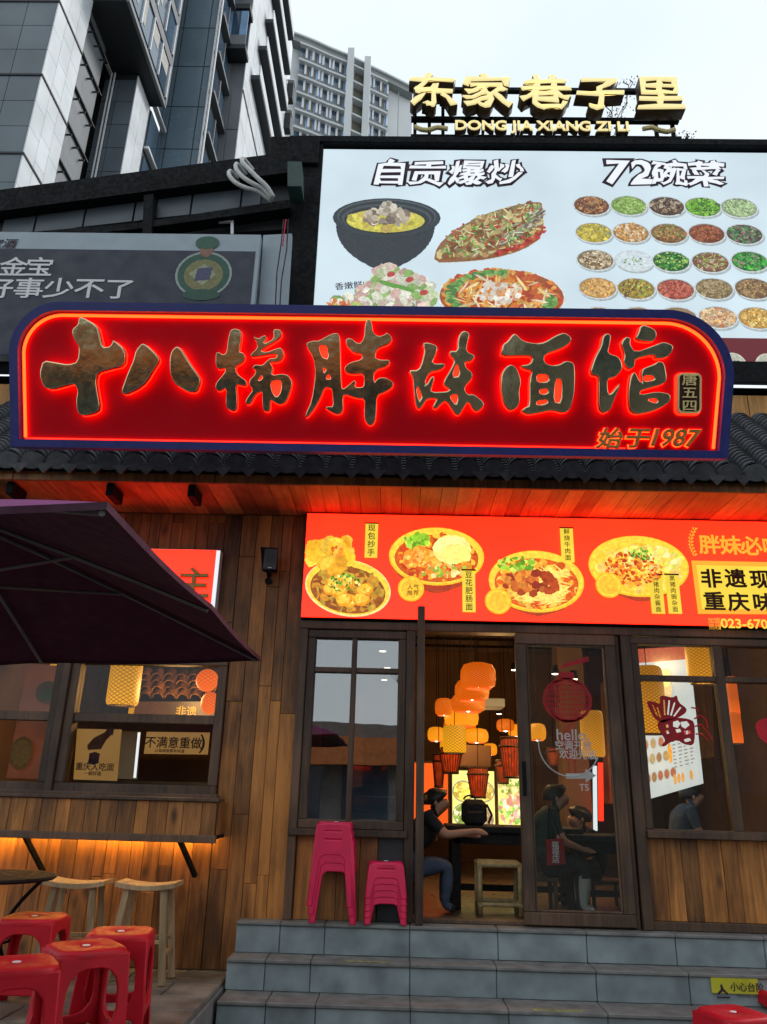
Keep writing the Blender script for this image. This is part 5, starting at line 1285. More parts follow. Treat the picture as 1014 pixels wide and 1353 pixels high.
K = 1 / 163.0
Q = [(-0.421,3.366),(0.313,3.624),(1.14,3.425),(1.995,3.573)]
q = Q[0]; cx, cz = q
it = bowl(cx, cz - .03, .36, .24, .05, [(.3, .08, .01), (.6, .25, .02), (.5, .3, .03)], [], -.18, rim=(1.0, .72, .3))
for k in range(11):
    a = rnd.random() * 6.28; r_ = math.sqrt(rnd.random()) * .75
    bx, bz = cx + .26 * r_ * math.cos(a), cz - .05 + .15 * r_ * math.sin(a)
    it += [(bx, bz, .07, .055, .2, 14, (.85, .3, .01)), (bx - .005, bz + .008, .058, .042, .2, 12, (1.0, .55, .04))] + ell_scatter(bx, bz, .05, .035, 7, [(1.0, .7, .12), (.9, .4, .02)], .01, .02)
it += ell_scatter(cx - .03, cz + .0, .13, .08, 60, [(.12, .3, .02), (.3, .5, .04), (.9, .8, .2), (.06, .15, .01)], .008, .018)
sp_ = [(-0.791,3.755),(-0.704,3.689),(-0.583,3.719),(-0.489,3.761),(-0.421,3.662),(-0.391,3.563),(-0.478,3.508),(-0.617,3.492),(-0.734,3.556),(-0.781,3.581)]
it += scatter_poly(sp_, 60, [(1.0, .5, .02), (1.0, .58, .05), (.95, .42, .02)], .05, .08, ns=10, aspect=(.6, 1))
it += ell_scatter((-0.522,3.653)[0], (-0.522,3.653)[1], .05, .045, 30, [(.85, .25, .02), (1., .5, .05), (.6, .12, .01)], .015, .03)
XCL = -.79
it = [(max(a, XCL + c * .9), b, c, d, e, f_, g_) for a, b, c, d, e, f_, g_ in it]
pieces('bowl_picture', zoomed(it, q, 1.08) if q is not Q[0] else it, M['print_warm'], mb, BY - .003, step=.00006)
q = Q[1]; cx, cz = q
it = bowl(cx, cz, .37, .235, .17, [(.62, .1, .01), (.8, .3, .02), (.9, .45, .04), (.6, .05, .01)], [])
it += ell_scatter(cx - .16, cz + .11, .1, .06, 50, [(.3, .6, .03), (.5, .75, .08), (.15, .35, .02)], .015, .035)
it += [(cx - .12, cz + .0, .07, .08, .3, 12, (.85, .25, .02)), (cx - .2, cz - .04, .06, .07, .3, 12, (.9, .32, .03)), (cx - .03, cz - .05, .07, .05, 0, 12, (.95, .38, .04))]
it += ell_scatter(cx - .13, cz - .02, .13, .07, 40, [(.95, .4, .04), (.8, .2, .02), (1., .55, .1)], .012, .03)
it += [circ(cx + .12, cz + .05, .15, .12, (1.0, .82, .22), 0, 14), (cx + .1, cz + .09, .14, .07, .2, 12, (1.0, .88, .3)), (cx + .16, cz + .02, .12, .08, -.2, 12, (1.0, .85, .2))]
it += ell_scatter(cx + .05, cz - .12, .2, .05, 60, [(1., .6, .15), (.9, .25, .03), (.3, .5, .05), (1., .75, .3)], .01, .025)
it += [circ(cx - .195, cz - .27, .1, .1, (1.0, .45, .02)), circ(cx - .195, cz - .27, .088, .088, (1.0, .62, .04)), circ(cx - .195, cz - .27, .075, .075, (.95, .5, .03))]
pieces('bowl_picture', zoomed(it, q, 1.08) if q is not Q[0] else it, M['print_warm'], mb, BY - .003, step=.00006)
q = Q[2]; cx, cz = q
it = bowl(cx, cz, .365, .245, .14, [(.7, .1, .01), (.9, .4, .03), (.95, .55, .08)], [])
it += [(cx + rnd.uniform(-.02, .2), cz + rnd.uniform(-.13, .1), rnd.uniform(.05, .1), .007, rnd.uniform(-.9, .6), 6, (1.0, .72, .15)) for _ in range(70)]
it += [(cx + rnd.uniform(-.16, .17), cz + rnd.uniform(-.17, -.1), rnd.uniform(.05, .09), .007, rnd.uniform(-.4, .4), 6, (1.0, .7, .15)) for _ in range(40)]
it += ell_scatter(cx - .06, cz - .02, .22, .1, 45, [(.45, .06, .01), (.6, .14, .02), (.75, .25, .03), (.3, .03, .01)], .03, .05, aspect=(.6, 1), ns=6)
it += ell_scatter(cx - .15, cz + .13, .15, .06, 60, [(.35, .6, .04), (.6, .75, .1), (.15, .35, .02)], .01, .028)
it += [circ(cx - .3, cz - .17, .1, .1, (1.0, .45, .02)), circ(cx - .3, cz - .17, .088, .088, (1.0, .62, .04)), circ(cx - .3, cz - .17, .075, .075, (.95, .5, .03))]
pieces('bowl_picture', zoomed(it, q, 1.08) if q is not Q[0] else it, M['print_warm'], mb, BY - .003, step=.00006)
q = Q[3]; cx, cz = q
it = bowl(cx, cz, .385, .245, .15, [(1., .55, .04), (1., .7, .1), (.95, .6, .15)], [])
it += ell_scatter(cx + .08, cz + .06, .26, .1, 120, [(1., .78, .2), (1., .68, .1), (.9, .8, .3), (.7, .7, .1)], .012, .03)
it += ell_scatter(cx - .05, cz - .03, .22, .13, 200, [(.7, .1, .01), (.85, .22, .02), (.5, .04, .01), (.95, .35, .03)], .01, .022, ns=5)
it += ell_scatter(cx + .02, cz + .09, .08, .05, 50, [(.15, .4, .03), (.4, .6, .1), (.06, .2, .01)], .007, .016)
it += [circ(cx - .25, cz - .165, .1, .1, (1.0, .45, .02)), circ(cx - .25, cz - .165, .088, .088, (1.0, .62, .04)), circ(cx - .25, cz - .165, .075, .075, (.95, .5, .03))]
pieces('bowl_picture', zoomed(it, q, 1.08) if q is not Q[0] else it, M['print_warm'], mb, BY - .003, step=.00006)
TYB = BY - .03
for px_ in [(0.119,3.318),(0.849,3.214),(1.708,3.359)]:
    text('lettering', '人气\n推荐', px_[0], px_[1] + .03, .05, M['ink_brown'], mb, y=TYB, bold=.006)
for body, a, b in (("现包抄手", (-0.241,3.892), (-0.233,3.603)), ("豆花肥肠面", (0.575,3.496), (0.583,3.157)), ("鲜烧牛肉面", (1.41,3.884), (1.406,3.598)), ("黑猪肉杂酱面", (2.121,3.49), (2.109,3.178)), ("黑猪肉豌杂面", (2.258,3.493), (2.244,3.181))):
    xm_ = (a[0] + b[0]) / 2
    box('name_strip', xm_ - .053, xm_ + .053, TYB + .002, TYB + .008, b[1] - .01, a[1] + .01, M['lit_yellow'], mb, 0)
    box('strip_edge', xm_ - .06, xm_ + .06, TYB - .002, TYB + .002, a[1] - .0, a[1] + .012, M['ink_brown'], mb, 0)
    n_ = len(body); sz = min(.078, (a[1] - b[1]) / n_ * .92)
    vtext(body, xm_, a[1] - .0, b[1], sz, M['ink_brown'], mb, TYB - .001, bold=.012)
for ch, p in zip("胖妹必嗜", [(2.594,3.768),(2.769,3.765),(2.938,3.762),(3.119,3.759)]):
    text('lettering', ch, p[0], p[1], .175, M['lit_orange'], mb, y=TYB, bold=.03, wx=1.05)
wr = [(2.482,3.886),(2.442,3.811),(2.433,3.731),(2.456,3.659)]
for k in range(9):
    t = k / 8; i_ = min(int(t * 3), 2); u = t * 3 - i_
    a, b = wr[i_], wr[i_ + 1]; xx, zz = a[0] + (b[0] - a[0]) * u, a[1] + (b[1] - a[1]) * u
    MB().prism([(xx, zz), (xx + .03, zz + .018), (xx + .012, zz + .028)], TYB, TYB + .002).build('wreath_leaf', M['lit_orange'], mb)
    MB().prism([(xx, zz), (xx - .018, zz + .024), (xx - .004, zz + .03)], TYB, TYB + .002).build('wreath_leaf', M['lit_orange'], mb)
yb_ = [(2.431,3.623),(3.339,3.622),(3.257,3.187),(2.436,3.175)]
MB().prism(yb_, TYB + .004, TYB + .012).build('yellow_plate', M['lit_orange'], mb)
yb2 = [(2.464,3.584),(3.308,3.582),(3.227,3.224),(2.47,3.213)]
MB().prism(yb2, TYB + .001, TYB + .003).build('yellow_plate', M['lit_yellow'], mb)
for ch, p in zip("非遗现熬", [(2.571,3.473),(2.769,3.478),(2.972,3.475),(3.157,3.473)]): text('lettering', ch, p[0], p[1], .165, M['ink_brown'], mb, y=TYB - .003, bold=.035, wx=1.08)
for ch, p in zip("重庆味道", [(2.573,3.282),(2.768,3.28),(2.969,3.278),(3.157,3.276)]): text('lettering', ch, p[0], p[1], .165, M['ink_brown'], mb, y=TYB - .003, bold=.035, wx=1.08)
text('lettering', '加盟\n热线', *(2.553,3.12), .05, M['lit_orange'], mb, y=TYB, bold=.0)
text('lettering', '023-670', *(2.792,3.1), .105, M['lit_yellow'], mb, y=TYB, bold=.03, cz=.345, wx=1.08)
text('lettering', '/', *(2.604,3.096), .12, M['lit_orange'], mb, y=TYB, cz=.345)

# small red lightbox behind the parasol, speaker
b4 = [(-2.423,3.62),(-1.528,3.639),(-1.538,3.226),(-2.362,3.208)]
sb = thing('small_lightbox', 'small red lightbox with a gold character, half hidden behind the dark parasol', 'sign', (-1.9, 6.2, 3.1))
box('cabinet', -2.7, b4[1][0] + .02, 6.19, 6.29, 3.05, b4[1][1], M['white_paint'], sb, .004)
box('lit_face', -2.69, b4[1][0] - .01, 6.17, 6.19, 3.06, b4[1][1] - .012, M['banner_red'], sb, 0)
box('lit_edge', b4[1][0] - .01, b4[1][0] + .018, 6.172, 6.19, 3.06, b4[1][1] - .012, M['lit_white'], sb, 0)
text('lettering', '主', *(-1.695,3.339), .28, M['bronze'], sb, y=6.15, bold=.03, thick=.02)

spk = thing('wall_speaker', 'small black loudspeaker mounted on the plank wall left of the menu banner', 'speaker', (-1.1, 6.2, 3.45))
s0 = [(-1.154,3.638),(-1.007,3.634),(-0.999,3.437),(-1.125,3.435)]
v = [(s0[0][0], 6.08, s0[0][1]), (s0[1][0], 6.08, s0[1][1]), (s0[2][0], 6.1, s0[2][1]), (s0[3][0], 6.1, s0[3][1]), (s0[0][0] + .03, 6.22, s0[0][1] - .02), (s0[1][0] - .02, 6.22, s0[1][1] - .02), (s0[2][0] - .02, 6.22, s0[2][1] + .02), (s0[3][0] + .03, 6.22, s0[3][1] + .02)]
mesh('housing', v, [(0, 3, 2, 1), (4, 5, 6, 7), (0, 1, 5, 4), (2, 3, 7, 6), (1, 2, 6, 5), (3, 0, 4, 7)], M['black'], spk)
box('grille', s0[3][0] + .01, s0[2][0] - .01, 6.07, 6.085, s0[3][1] + .01, s0[0][1] - .015, M['dark_steel'], spk, .004)
box('badge', s0[3][0] + .05, s0[3][0] + .08, 6.066, 6.07, s0[3][1] + .02, s0[3][1] + .027, M['white_paint'], spk, 0)
MB().tube((-1.1, 6.2, 3.5), (-1.1, 6.3, 3.45), .02).tube((-1.1, 6.27, 3.4), (-1.1, 6.3, 3.4), .03).build('bracket', M['black'], spk)

# warning stickers on the steps
for lab, q, yy, body in (('yellow caution sticker with black lettering on the riser, beside the right red stools', [(2.144,0.639),(2.456,0.644),(2.443,0.546),(2.132,0.542)], 5.955, '小心台阶'),):
    ws = thing('caution_sticker', lab, 'sticker', (q[0][0], yy, q[2][1]))
    box('sheet', q[0][0], q[1][0], yy - .004, yy + .004, q[2][1], q[0][1], M['yellow_sticker'], ws, 0)
    text('lettering', body, q[0][0] + .235, q[0][1] - .052, .056, M['ink_dark'], ws, y=yy - .006, bold=.02)
    text('lettering', 'Mind the step', q[0][0] + .235, q[0][1] - .105, .026, M['ink_dark'], ws, y=yy - .006, bold=.0, cz=.3)
    cx, cz = q[0][0] + .07, q[0][1] - .07
    MB().prism([(cx - .03, cz - .035), (cx + .0, cz - .01), (cx + .03, cz - .03), (cx + .035, cz - .022), (cx + .008, cz + .005), (cx + .0, cz + .03), (cx - .012, cz + .025), (cx - .01, cz), (cx - .034, cz - .022)], yy - .006, yy - .004).build('figure_symbol', M['ink_dark'], ws)
    MB().box(cx - .04, cx + .045, yy - .006, yy - .004, cz - .05, cz - .042).build('figure_symbol', M['ink_dark'], ws)
o = box('step_sticker', *[f([(-0.321,5.935),(-0.014,5.982)], key=lambda t: t[0])[0] for f in (min, max)], 5.95, 5.985, .6615, .6635, M['worn_yellow'], ch=0); tag(o, 'worn yellow warning strip on the edge of the second step tread', 'sticker')
o = box('step_sticker', *[f([(0.905,5.683),(1.225,5.704)], key=lambda t: t[0])[0] for f in (min, max)], 5.68, 5.73, .4715, .4735, M['worn_yellow'], ch=0); tag(o, 'worn yellow warning strip on the edge of the third step tread', 'sticker')

# ================================================================== the room inside
rm = thing('dining_room', 'dim warm dining room seen through the doorway and windows', 'room', (0, 9, FL))
rm['kind'] = 'structure'; del rm['category']
box('floor', -3.9, 3.9, 6.41, 12.0, FL - .05, FL - .002, M['room_floor'], rm, 0)
box('ceiling', -3.9, 3.9, 6.41, 12.0, 3.9, 3.98, M['plaster_dark'], rm, 0)
box('wall', -3.98, -3.9, 6.41, 12.0, FL - .05, 3.98, M['room_wall'], rm, 0)
box('wall', 3.9, 3.98, 6.41, 12.0, FL - .05, 3.98, M['room_wall'], rm, 0)
box('wall', -3.98, 3.98, 12.0, 12.1, FL - .05, 3.98, M['room_wall'], rm, 0)
for k in range(9):
    box('ceiling_batten', -3.9, 3.9, 6.8 + .55 * k, 6.84 + .55 * k, 3.7, 3.76, M['frame_wood'], rm, 0)
for x_ in (1.9, -.9):
    box('pillar', x_, x_ + .3, 9.2, 9.5, FL, 3.9, M['room_wall'], rm, 0)
    
def uv_lathe(mb, n_r, n):
    pass
def lathe_obj(name, c, prof, mat, parent, n=24):
    v = []; f = []
    for r_, z_ in prof:
        for k in range(n + 1):
            t = 2 * math.pi * k / n
            v.append((c[0] + r_ * math.cos(t), c[1] + r_ * math.sin(t), c[2] + z_))
    m_ = n + 1
    for i in range(len(prof) - 1):
        for k in range(n): f.append((i * m_ + k, i * m_ + k + 1, (i + 1) * m_ + k + 1, (i + 1) * m_ + k))
    o = mesh(name, v, f, mat, parent, smooth=True)
    uv = o.data.uv_layers.new(name="UVMap"); R0 = max(p_[0] for p_ in prof)
    ln = [0]
    for a, b in zip(prof[:-1], prof[1:]): ln.append(ln[-1] + math.hypot(a[0] - b[0], a[1] - b[1]))
    li = 0
    for pi_, poly in enumerate(o.data.polygons):
        i, k = divmod(pi_, n)
        for (kk, ii) in ((k, i), (k + 1, i), (k + 1, i + 1), (k, i + 1)):
            uv.data[li].uv = (kk / n * 1.2, ln[ii] / (2 * math.pi * R0) * 2.0); li += 1
    return o
def hang(name, label, px, Y, hw, hh, kind, mat, group='hanging lamps in the dining room', sc=1.0):
    """lamp whose centre is px=(x, z) at depth Y with half width hw and half height hh (metres)"""
    x, z = px
    t = thing(name, label, 'lamp', (x, Y, z - hh), group)
    if kind == 'cyl':
        prof = [(hw * .82, -hh), (hw * .95, -hh * .93), (hw, -hh * .8), (hw, hh * .8), (hw * .95, hh * .93), (hw * .82, hh)]
        lathe_obj('shade', (x, Y, z), prof, M[mat], t)
        MB().lathe((x, Y, z - hh), [(hw * .84, -.004), (hw * .84, .012), (hw * .78, .012), (hw * .78, -.004)], 20).build('rim', M['frame_wood'], t)
    elif kind == 'drum':
        prof = [(hw * .7, -hh), (hw * .93, -hh * .8), (hw, -hh * .2), (hw * .97, hh * .4), (hw * .8, hh * .85), (hw * .45, hh), (0.01, hh)]
        lathe_obj('shade', (x, Y, z), prof, M[mat], t)
        MB().lathe((x, Y, z - hh), [(hw * .71, -.006), (hw * .74, .012), (hw * .68, .012), (hw * .68, -.006), (hw * .71, -.006)], 24).build('rim', M['lantern_orange'], t)
    elif kind == 'bucket':
        rr_ = [(hw * .62, -hh), (hw * .95, hh * .55), (hw * .8, hh)]
        for (ra, za), (rb, zb_) in zip(rr_[:-1], rr_[1:]):
            sl = MB()
            for k in range(22):
                a = 6.283 * k / 22
                sl.tube((x + ra * math.cos(a), Y + ra * math.sin(a), z + za), (x + rb * math.cos(a), Y + rb * math.sin(a), z + zb_), .006, n=4, cap=False)
            sl.build('cane_ribs', M['frame_wood'], t)
        lathe_obj('shade', (x, Y, z), [(hw * .58, -hh * .96), (hw * .88, hh * .5), (hw * .74, hh * .92)], M[mat], t, 18)
        for r_, z_ in ((hw * .64, -hh), (hw * .97, hh * .55), (hw * .82, hh)):
            MB().lathe((x, Y, z + z_), [(r_, -.012), (r_ + .012, 0), (r_, .012)], 20).build('hoop', M['frame_wood'], t)
    elif kind == 'ball':
        prof = [(hw * math.sin(R(a)), -hh * math.cos(R(a))) for a in range(12, 180, 13)]
        lathe_obj('shade', (x, Y, z), prof, M[mat], t)
    if kind != 'ball':
        MB().lathe((x, Y, z - (0 if kind == 'bucket' else hh * .55)), [(.001, -.045), (.03, -.03), (.036, 0), (.02, .03), (.001, .045)], 10).build('bulb', M['bulb'], t, smooth=True)
    MB().tube((x, Y, z + hh * .9), (x, Y, 3.72), .004, n=5).build('cord', M['black'], t)
    return t
LN = [
 ('uppermost orange drum lamp of the overlapping column in the doorway', (0.749,2.783), 7.2, .165, .115, 'drum', 'shade_orange'),
 ('second orange drum lamp from the top of the column in the doorway', (0.739,2.713), 7.7, .17, .1, 'drum', 'shade_orange'),
 ('third orange drum lamp from the top of the column in the doorway', (0.746,2.644), 8.2, .18, .09, 'drum', 'shade_orange'),
 ('small dim orange drum lamp left of the lamp column, near the pole', (0.519,2.641), 8.6, .1, .09, 'drum', 'shade_orange'),
 ('bright yellow drum lamp fourth in the column in the doorway', (0.715,2.559), 8.7, .19, .11, 'drum', 'shade_yellow'),
 ('yellow brown drum lamp at the foot of the overlapping column', (0.738,2.494), 9.2, .19, .09, 'drum', 'shade_orange'),
 ('woven yellow cylinder lantern just below the drum lamps in the doorway', (0.61,2.284), 8.3, .12, .135, 'cyl', 'weave_yellow'),
 ('wide low amber dome lamp right of the woven cylinder lantern', (0.908,2.376), 9.0, .135, .075, 'drum', 'shade_yellow'),
 ('amber dome lamp partly behind the doorway pole', (0.457,2.381), 9.0, .1, .075, 'drum', 'shade_yellow'),
 ('dark red cane bucket lamp below the woven cylinder lantern', (0.59,2.085), 8.6, .125, .125, 'bucket', 'shade_red'),
 ('dark red cane bucket lamp in front of the yellow food lightbox', (0.896,1.875), 8.8, .12, .15, 'bucket', 'shade_red'),
 ('large dark red cane bucket lamp beside the door leaf', (1.176,2.114), 8.2, .125, .19, 'bucket', 'shade_red'),
 ('lower dark red cane bucket lamp partly behind the large one by the door leaf', (1.221,2.001), 9.2, .09, .12, 'bucket', 'shade_red'),
 ('small red cane bucket lamp behind the doorway pole', (0.478,1.991), 8.9, .07, .17, 'bucket', 'shade_red'),
 ('round orange lamp seen at the left edge of the door glass', (1.342,2.327), 7.6, .085, .075, 'drum', 'shade_yellow'),
 ('woven amber cylinder lantern seen through the glass door', (1.716,2.274), 7.0, .1, .195, 'cyl', 'weave'),
 ('woven amber cylinder lantern at the left of the wide shop window, behind the fish sticker', (2.301,2.6), 7.2, .14, .3, 'cyl', 'weave'),
 ('woven amber cylinder lantern high in the wide shop window, cut off by its top', (2.703,2.965), 6.9, .135, .25, 'cyl', 'weave'),
 ('woven yellow cylinder lantern in the side window', (-2.52,2.645), 7.2, .145, .21, 'cyl', 'weave_yellow'),
 ('smaller yellow woven lantern low behind the big one in the side window', (-2.822,2.49), 8.6, .1, .09, 'cyl', 'weave_yellow'),
 ('upper round orange paper lantern in the side window', (-1.707,2.657), 7.0, .1, .1, 'ball', 'lantern_orange'),
 ('lower round orange paper lantern in the side window', (-1.707,2.479), 7.2, .085, .1, 'ball', 'lantern_orange'),
 ('small yellow woven lantern at the top edge of the leftmost window light', (-3.36,2.811), 7.6, .06, .08, 'cyl', 'weave_yellow'),
 ('tall red cylinder lantern hanging in the right light of the shop window, upper', (2.98,2.627), 7.0, .045, .17, 'cyl', 'lantern_orange'),
 ('tall red cylinder lantern hanging in the right light of the shop window, lower', (2.971,2.355), 7.0, .05, .13, 'cyl', 'lantern_orange'),
]
for lab, px_, Y_, hw, hh, kind, mt in LN:
    hang('hanging_lamp', lab, px_, Y_, hw, hh, kind, mt)
for k, (px_, Y_, hw, hh, kd, mt) in enumerate((((0.662,2.33), 10.2, .1, .07, 'drum', 'shade_yellow'), ((1.222,2.308), 10.4, .09, .07, 'drum', 'shade_yellow'), ((1.344,2.565), 9.8, .11, .07, 'drum', 'shade_orange'), ((0.916,2.178), 10.6, .08, .1, 'bucket', 'shade_red'), ((1.502,2.521), 10.0, .1, .07, 'drum', 'shade_yellow'), ((1.879,2.197), 9.6, .09, .1, 'bucket', 'shade_red'), ((2.01,2.092), 9.4, .1, .07, 'drum', 'shade_orange'))):
    hang('hanging_lamp', ['small amber lamp far back, low left in the doorway', 'small amber lamp far back, above the yellow food lightbox', 'dim orange lamp below the pale ceiling panel', 'tiny red cane lamp far back between the woven cylinder and the lightbox', 'small amber lamp far back beside the door leaf', 'small red cane lamp seen low through the door glass', 'dim orange lamp seen low in the middle of the door glass'][k], px_, Y_, hw, hh, kd, mt)
for k, (q, Y_, mt, lab) in enumerate((([(2.192,2.084),(2.234,2.085),(2.195,1.417),(2.154,1.416)], 9.0, 'tube_white', 'thin upright white light strip seen through the glass door'), ([(2.265,2.119),(2.316,2.12),(2.28,1.516),(2.231,1.515)], 9.05, 'led_red', 'thin upright red light strip seen through the glass door'))):
    o = MB().prism(q, Y_, Y_ + .02).build('light_strip_bar', M[mt]); tag(o, lab, 'light strip')
for k, (q, Y_) in enumerate((([(3.367,3.312),(3.677,3.337),(3.577,2.218),(3.327,2.171)], 9.1), ([(2.442,3.035),(2.663,3.049),(2.604,1.716),(2.385,1.694)], 9.15))):
    o = MB().prism(q, Y_, Y_ + .25).build('timber_column', M['orange_wood']); tag(o, ['warm lit timber column behind the fish sticker in the shop window', 'warm lit timber column at the right edge of the door glass'][k], 'column')
for k, (px_, Y_) in enumerate((((1.357,3.12), 9), ((1.299,2.719), 10), ((1.542,2.879), 7.6), ((1.722,2.832), 7.6), ((-0.137,2.993), 7.2), ((-0.101,2.961), 8), ((-0.133,2.864), 8.2), ((-0.07,2.78), 8.8))):
    t = thing('spot_lamp', ['small bright ceiling spot lamp near the top of the doorway', 'small ceiling spot lamp further back in the doorway', 'left small spot lamp above the red lantern sticker', 'right small spot lamp above the red lantern sticker', 'highest small spot lamp seen in the four pane window', 'second highest small spot lamp seen in the four pane window', 'third small spot lamp down in the four pane window', 'lowest small spot lamp seen in the four pane window'][k], 'lamp', (px_[0], Y_, px_[1]), 'small ceiling spot lamps')
    MB().lathe((px_[0], Y_, px_[1]), [(.001, -.012), (.03, -.008), (.036, 0)], 12).build('bulb', M['bulb'], t)
    MB().lathe((px_[0], Y_, px_[1]), [(.037, -.004), (.04, .02), (.03, .08), (.001, .085)], 12).build('housing', M['black'], t)
for (x_, y_, z_, e_) in ((.95, 7.6, 2.9, 28), (.8, 9.3, 2.5, 26), (2.4, 7.4, 2.9, 32), (-2.1, 7.5, 2.6, 32), (1.5, 8.2, 2.2, 16)):
    ld = bpy.data.lights.new('lamp_light', 'POINT'); ld.energy = e_; ld.color = (1.0, .55, .2); ld.shadow_soft_size = .16
    lo = bpy.data.objects.new('lamp_light', ld); col.objects.link(lo); lo.location = (x_, y_, z_)

# lightboxes on the back partition
def lightbox(label, q, Y, bg, fn, edge=.02):
    t = thing('food_lightbox', label, 'lightbox', (q[0][0], Y, q[2][1]))
    x0, x1, z0, z1 = q[0][0], q[1][0], q[2][1], q[0][1]
    box('cabinet', x0 - edge, x1 + edge, Y + .01, Y + .1, z0 - edge, z1 + edge, M['frame_wood'], t, 0)
    box('lit_face', x0, x1, Y, Y + .01, z0, z1, M[bg], t, 0)
    if fn: pieces('food_picture', fn(x0, x1, z0, z1), M['print_in'], t, Y - .003, step=.0001)
    return t
M['lb_yellow'] = glow('yellow_green_lightbox', (.85, .75, .2), 1.5)
M['lb_white'] = glow('indoor_white_lightbox', (.8, .8, .78), .95, var=.1)
def f1(x0, x1, z0, z1):
    w, h = x1 - x0, z1 - z0; it = []
    for (fx, fz, c1, c2) in ((.25, .62, (.9, .75, .1), (1., .85, .2)), (.75, .62, (.95, .7, .1), (1., .8, .3)), (.25, .2, (.4, .6, .1), (.9, .9, .5)), (.72, .12, (.5, .3, .15), (.8, .6, .4))):
        cx, cz = x0 + w * fx, z0 + h * fz
        it += [circ(cx, cz, w * .25, h * .2, (.35, .32, .2)), circ(cx, cz, w * .22, h * .17, c1)] + ell_scatter(cx, cz, w * .19, h * .14, 60, [c1, c2, (c1[0] * .6, c1[1] * .5, .05)], .015, .04)
    return it
def f2(x0, x1, z0, z1):
    w, h = x1 - x0, z1 - z0
    return ell_scatter((x0 + x1) / 2, z0 + h * .75, w * .46, h * .2, 120, [(.9, .75, .3), (.5, .4, .1), (.2, .4, .05), (.7, .5, .2)], .015, .035) + ell_scatter((x0 + x1) / 2, z0 + h * .3, w * .46, h * .26, 140, [(.95, .8, .5), (.9, .5, .4), (.3, .6, .1), (1., .85, .2), (.8, .3, .2)], .02, .05)
lightbox('yellow food lightbox behind the seated customer, seen left of centre in the doorway', [(0.676,2.014),(1.167,2.018),(1.144,1.412),(0.673,1.417)], 9.6, 'lb_yellow', f1)
lightbox('colourful food lightbox beside the door leaf, right of the yellow one', [(1.211,2.01),(1.532,2.018),(1.51,1.422),(1.196,1.414)], 9.6, 'lb_yellow', f2)
t = lightbox('plain orange lightbox left of the yellow one, behind the seated customer', [(0.228,2.088),(0.623,2.081),(0.62,1.399),(0.236,1.405)], 9.6, 'panel_orange', None)
# green leafed eave panel above the lightboxes
o = box('roof_panel', *(lambda q: (q[0][0], q[1][0], 9.5, 9.6, q[1][1], q[0][1]))([(0.689,2.301),(1.129,2.056)]), M['room_wall'], ch=.01); tag(o, 'dim patterned hanging panel above the yellow lightbox inside', 'panel')
o = MB().box(*(lambda q: (q[0][0], q[1][0], 8.9, 9.3, q[1][1], q[0][1]))([(1.001,2.777),(1.222,2.69)])).build('ceiling_unit', M['poster_pale']); tag(o, 'pale grey air conditioner panel on the ceiling, right of the orange drum lamps', 'air conditioner')

# white menu board behind the wide shop window
q = [((2.356,3.151)), ((2.608,3.061)), ((2.603,1.89)), ((2.341,1.751))]
A, B, C, D = [Vector((q[i][0], (7.7, 7.0, 7.0, 7.7)[i], q[i][1])) for i in range(4)]
mbd = thing('menu_board', 'lit white menu board of small dishes behind the red fish sticker', 'menu board', tuple(D))
nn_ = (B - A).cross(D - A).normalized()
if nn_.y < 0: nn_ = -nn_
mesh('board', [A, B, C, D, A + nn_ * .04, B + nn_ * .04, C + nn_ * .04, D + nn_ * .04], [(0, 3, 2, 1), (4, 5, 6, 7), (0, 1, 5, 4), (1, 2, 6, 5), (2, 3, 7, 6), (3, 0, 4, 7)], M['lb_white'], mbd)
def bp_(u, v, off=.004): return A.lerp(B, u).lerp(D.lerp(C, u), v) - nn_ * off
v = []; f = []; cl = []
def bq(u, v_, du, dv, c, ns=10, off=.004):
    b = len(v)
    for k in range(ns):
        t = 6.283 * k / ns; v.append(bp_(u + du * math.cos(t), v_ + dv * math.sin(t), off + .0001 * len(f)))
    f.append(tuple(range(b, b + ns))); cl.append(c)
def br(u0, u1, v0, v1, c, off=.004):
    b = len(v); v.extend([bp_(u0, v0, off), bp_(u1, v0, off), bp_(u1, v1, off), bp_(u0, v1, off)]); f.append((b, b + 1, b + 2, b + 3)); cl.append(c)
br(0, 1, 0, .1, (.45, .05, .03))
bq(.55, .3, .14, .1, (1., .6, .25)); bq(.6, .22, .1, .07, (.95, .75, .2))
for (u, vv) in [(.1 + .17 * i, .56 + .0) for i in range(3)] + [(.1 + .15 * i, .66) for i in range(3)] + [(.08 + .13 * i, .76) for i in range(4)] + [(.1 + .12 * i, .88) for i in range(5)]:
    bq(u, vv, .055, .036, (.4, .3, .22)); bq(u, vv, .045, .028, rnd.choice([(.35, .15, .06), (.5, .3, .1), (.25, .3, .08), (.5, .12, .06)]))
bq(.55, .75, .045, .07, (.9, .35, .05)); 
for i in range(4): bq(.6 + .07 * i + (.08 if i > 2 else 0), .93, .03, .035, (.8, .35, .08))
for i in range(4): br(.6 + .1 * i, .67 + .1 * i, .62, .65, (.6, .08, .08))
for j in range(8):
    for i in range(4): br(.6 + .1 * i, .6 + .1 * i + rnd.uniform(.03, .07), .67 + .025 * j, .678 + .025 * j, (.2, .2, .22))
o = mesh('menu_print', v, f, M['print_in'], mbd)
ca = o.data.color_attributes.new("Col", 'FLOAT_COLOR', 'CORNER'); li = 0
for poly, c in zip(o.data.polygons, cl):
    for _ in range(poly.loop_total): ca.data[li].color = (*c, 1); li += 1

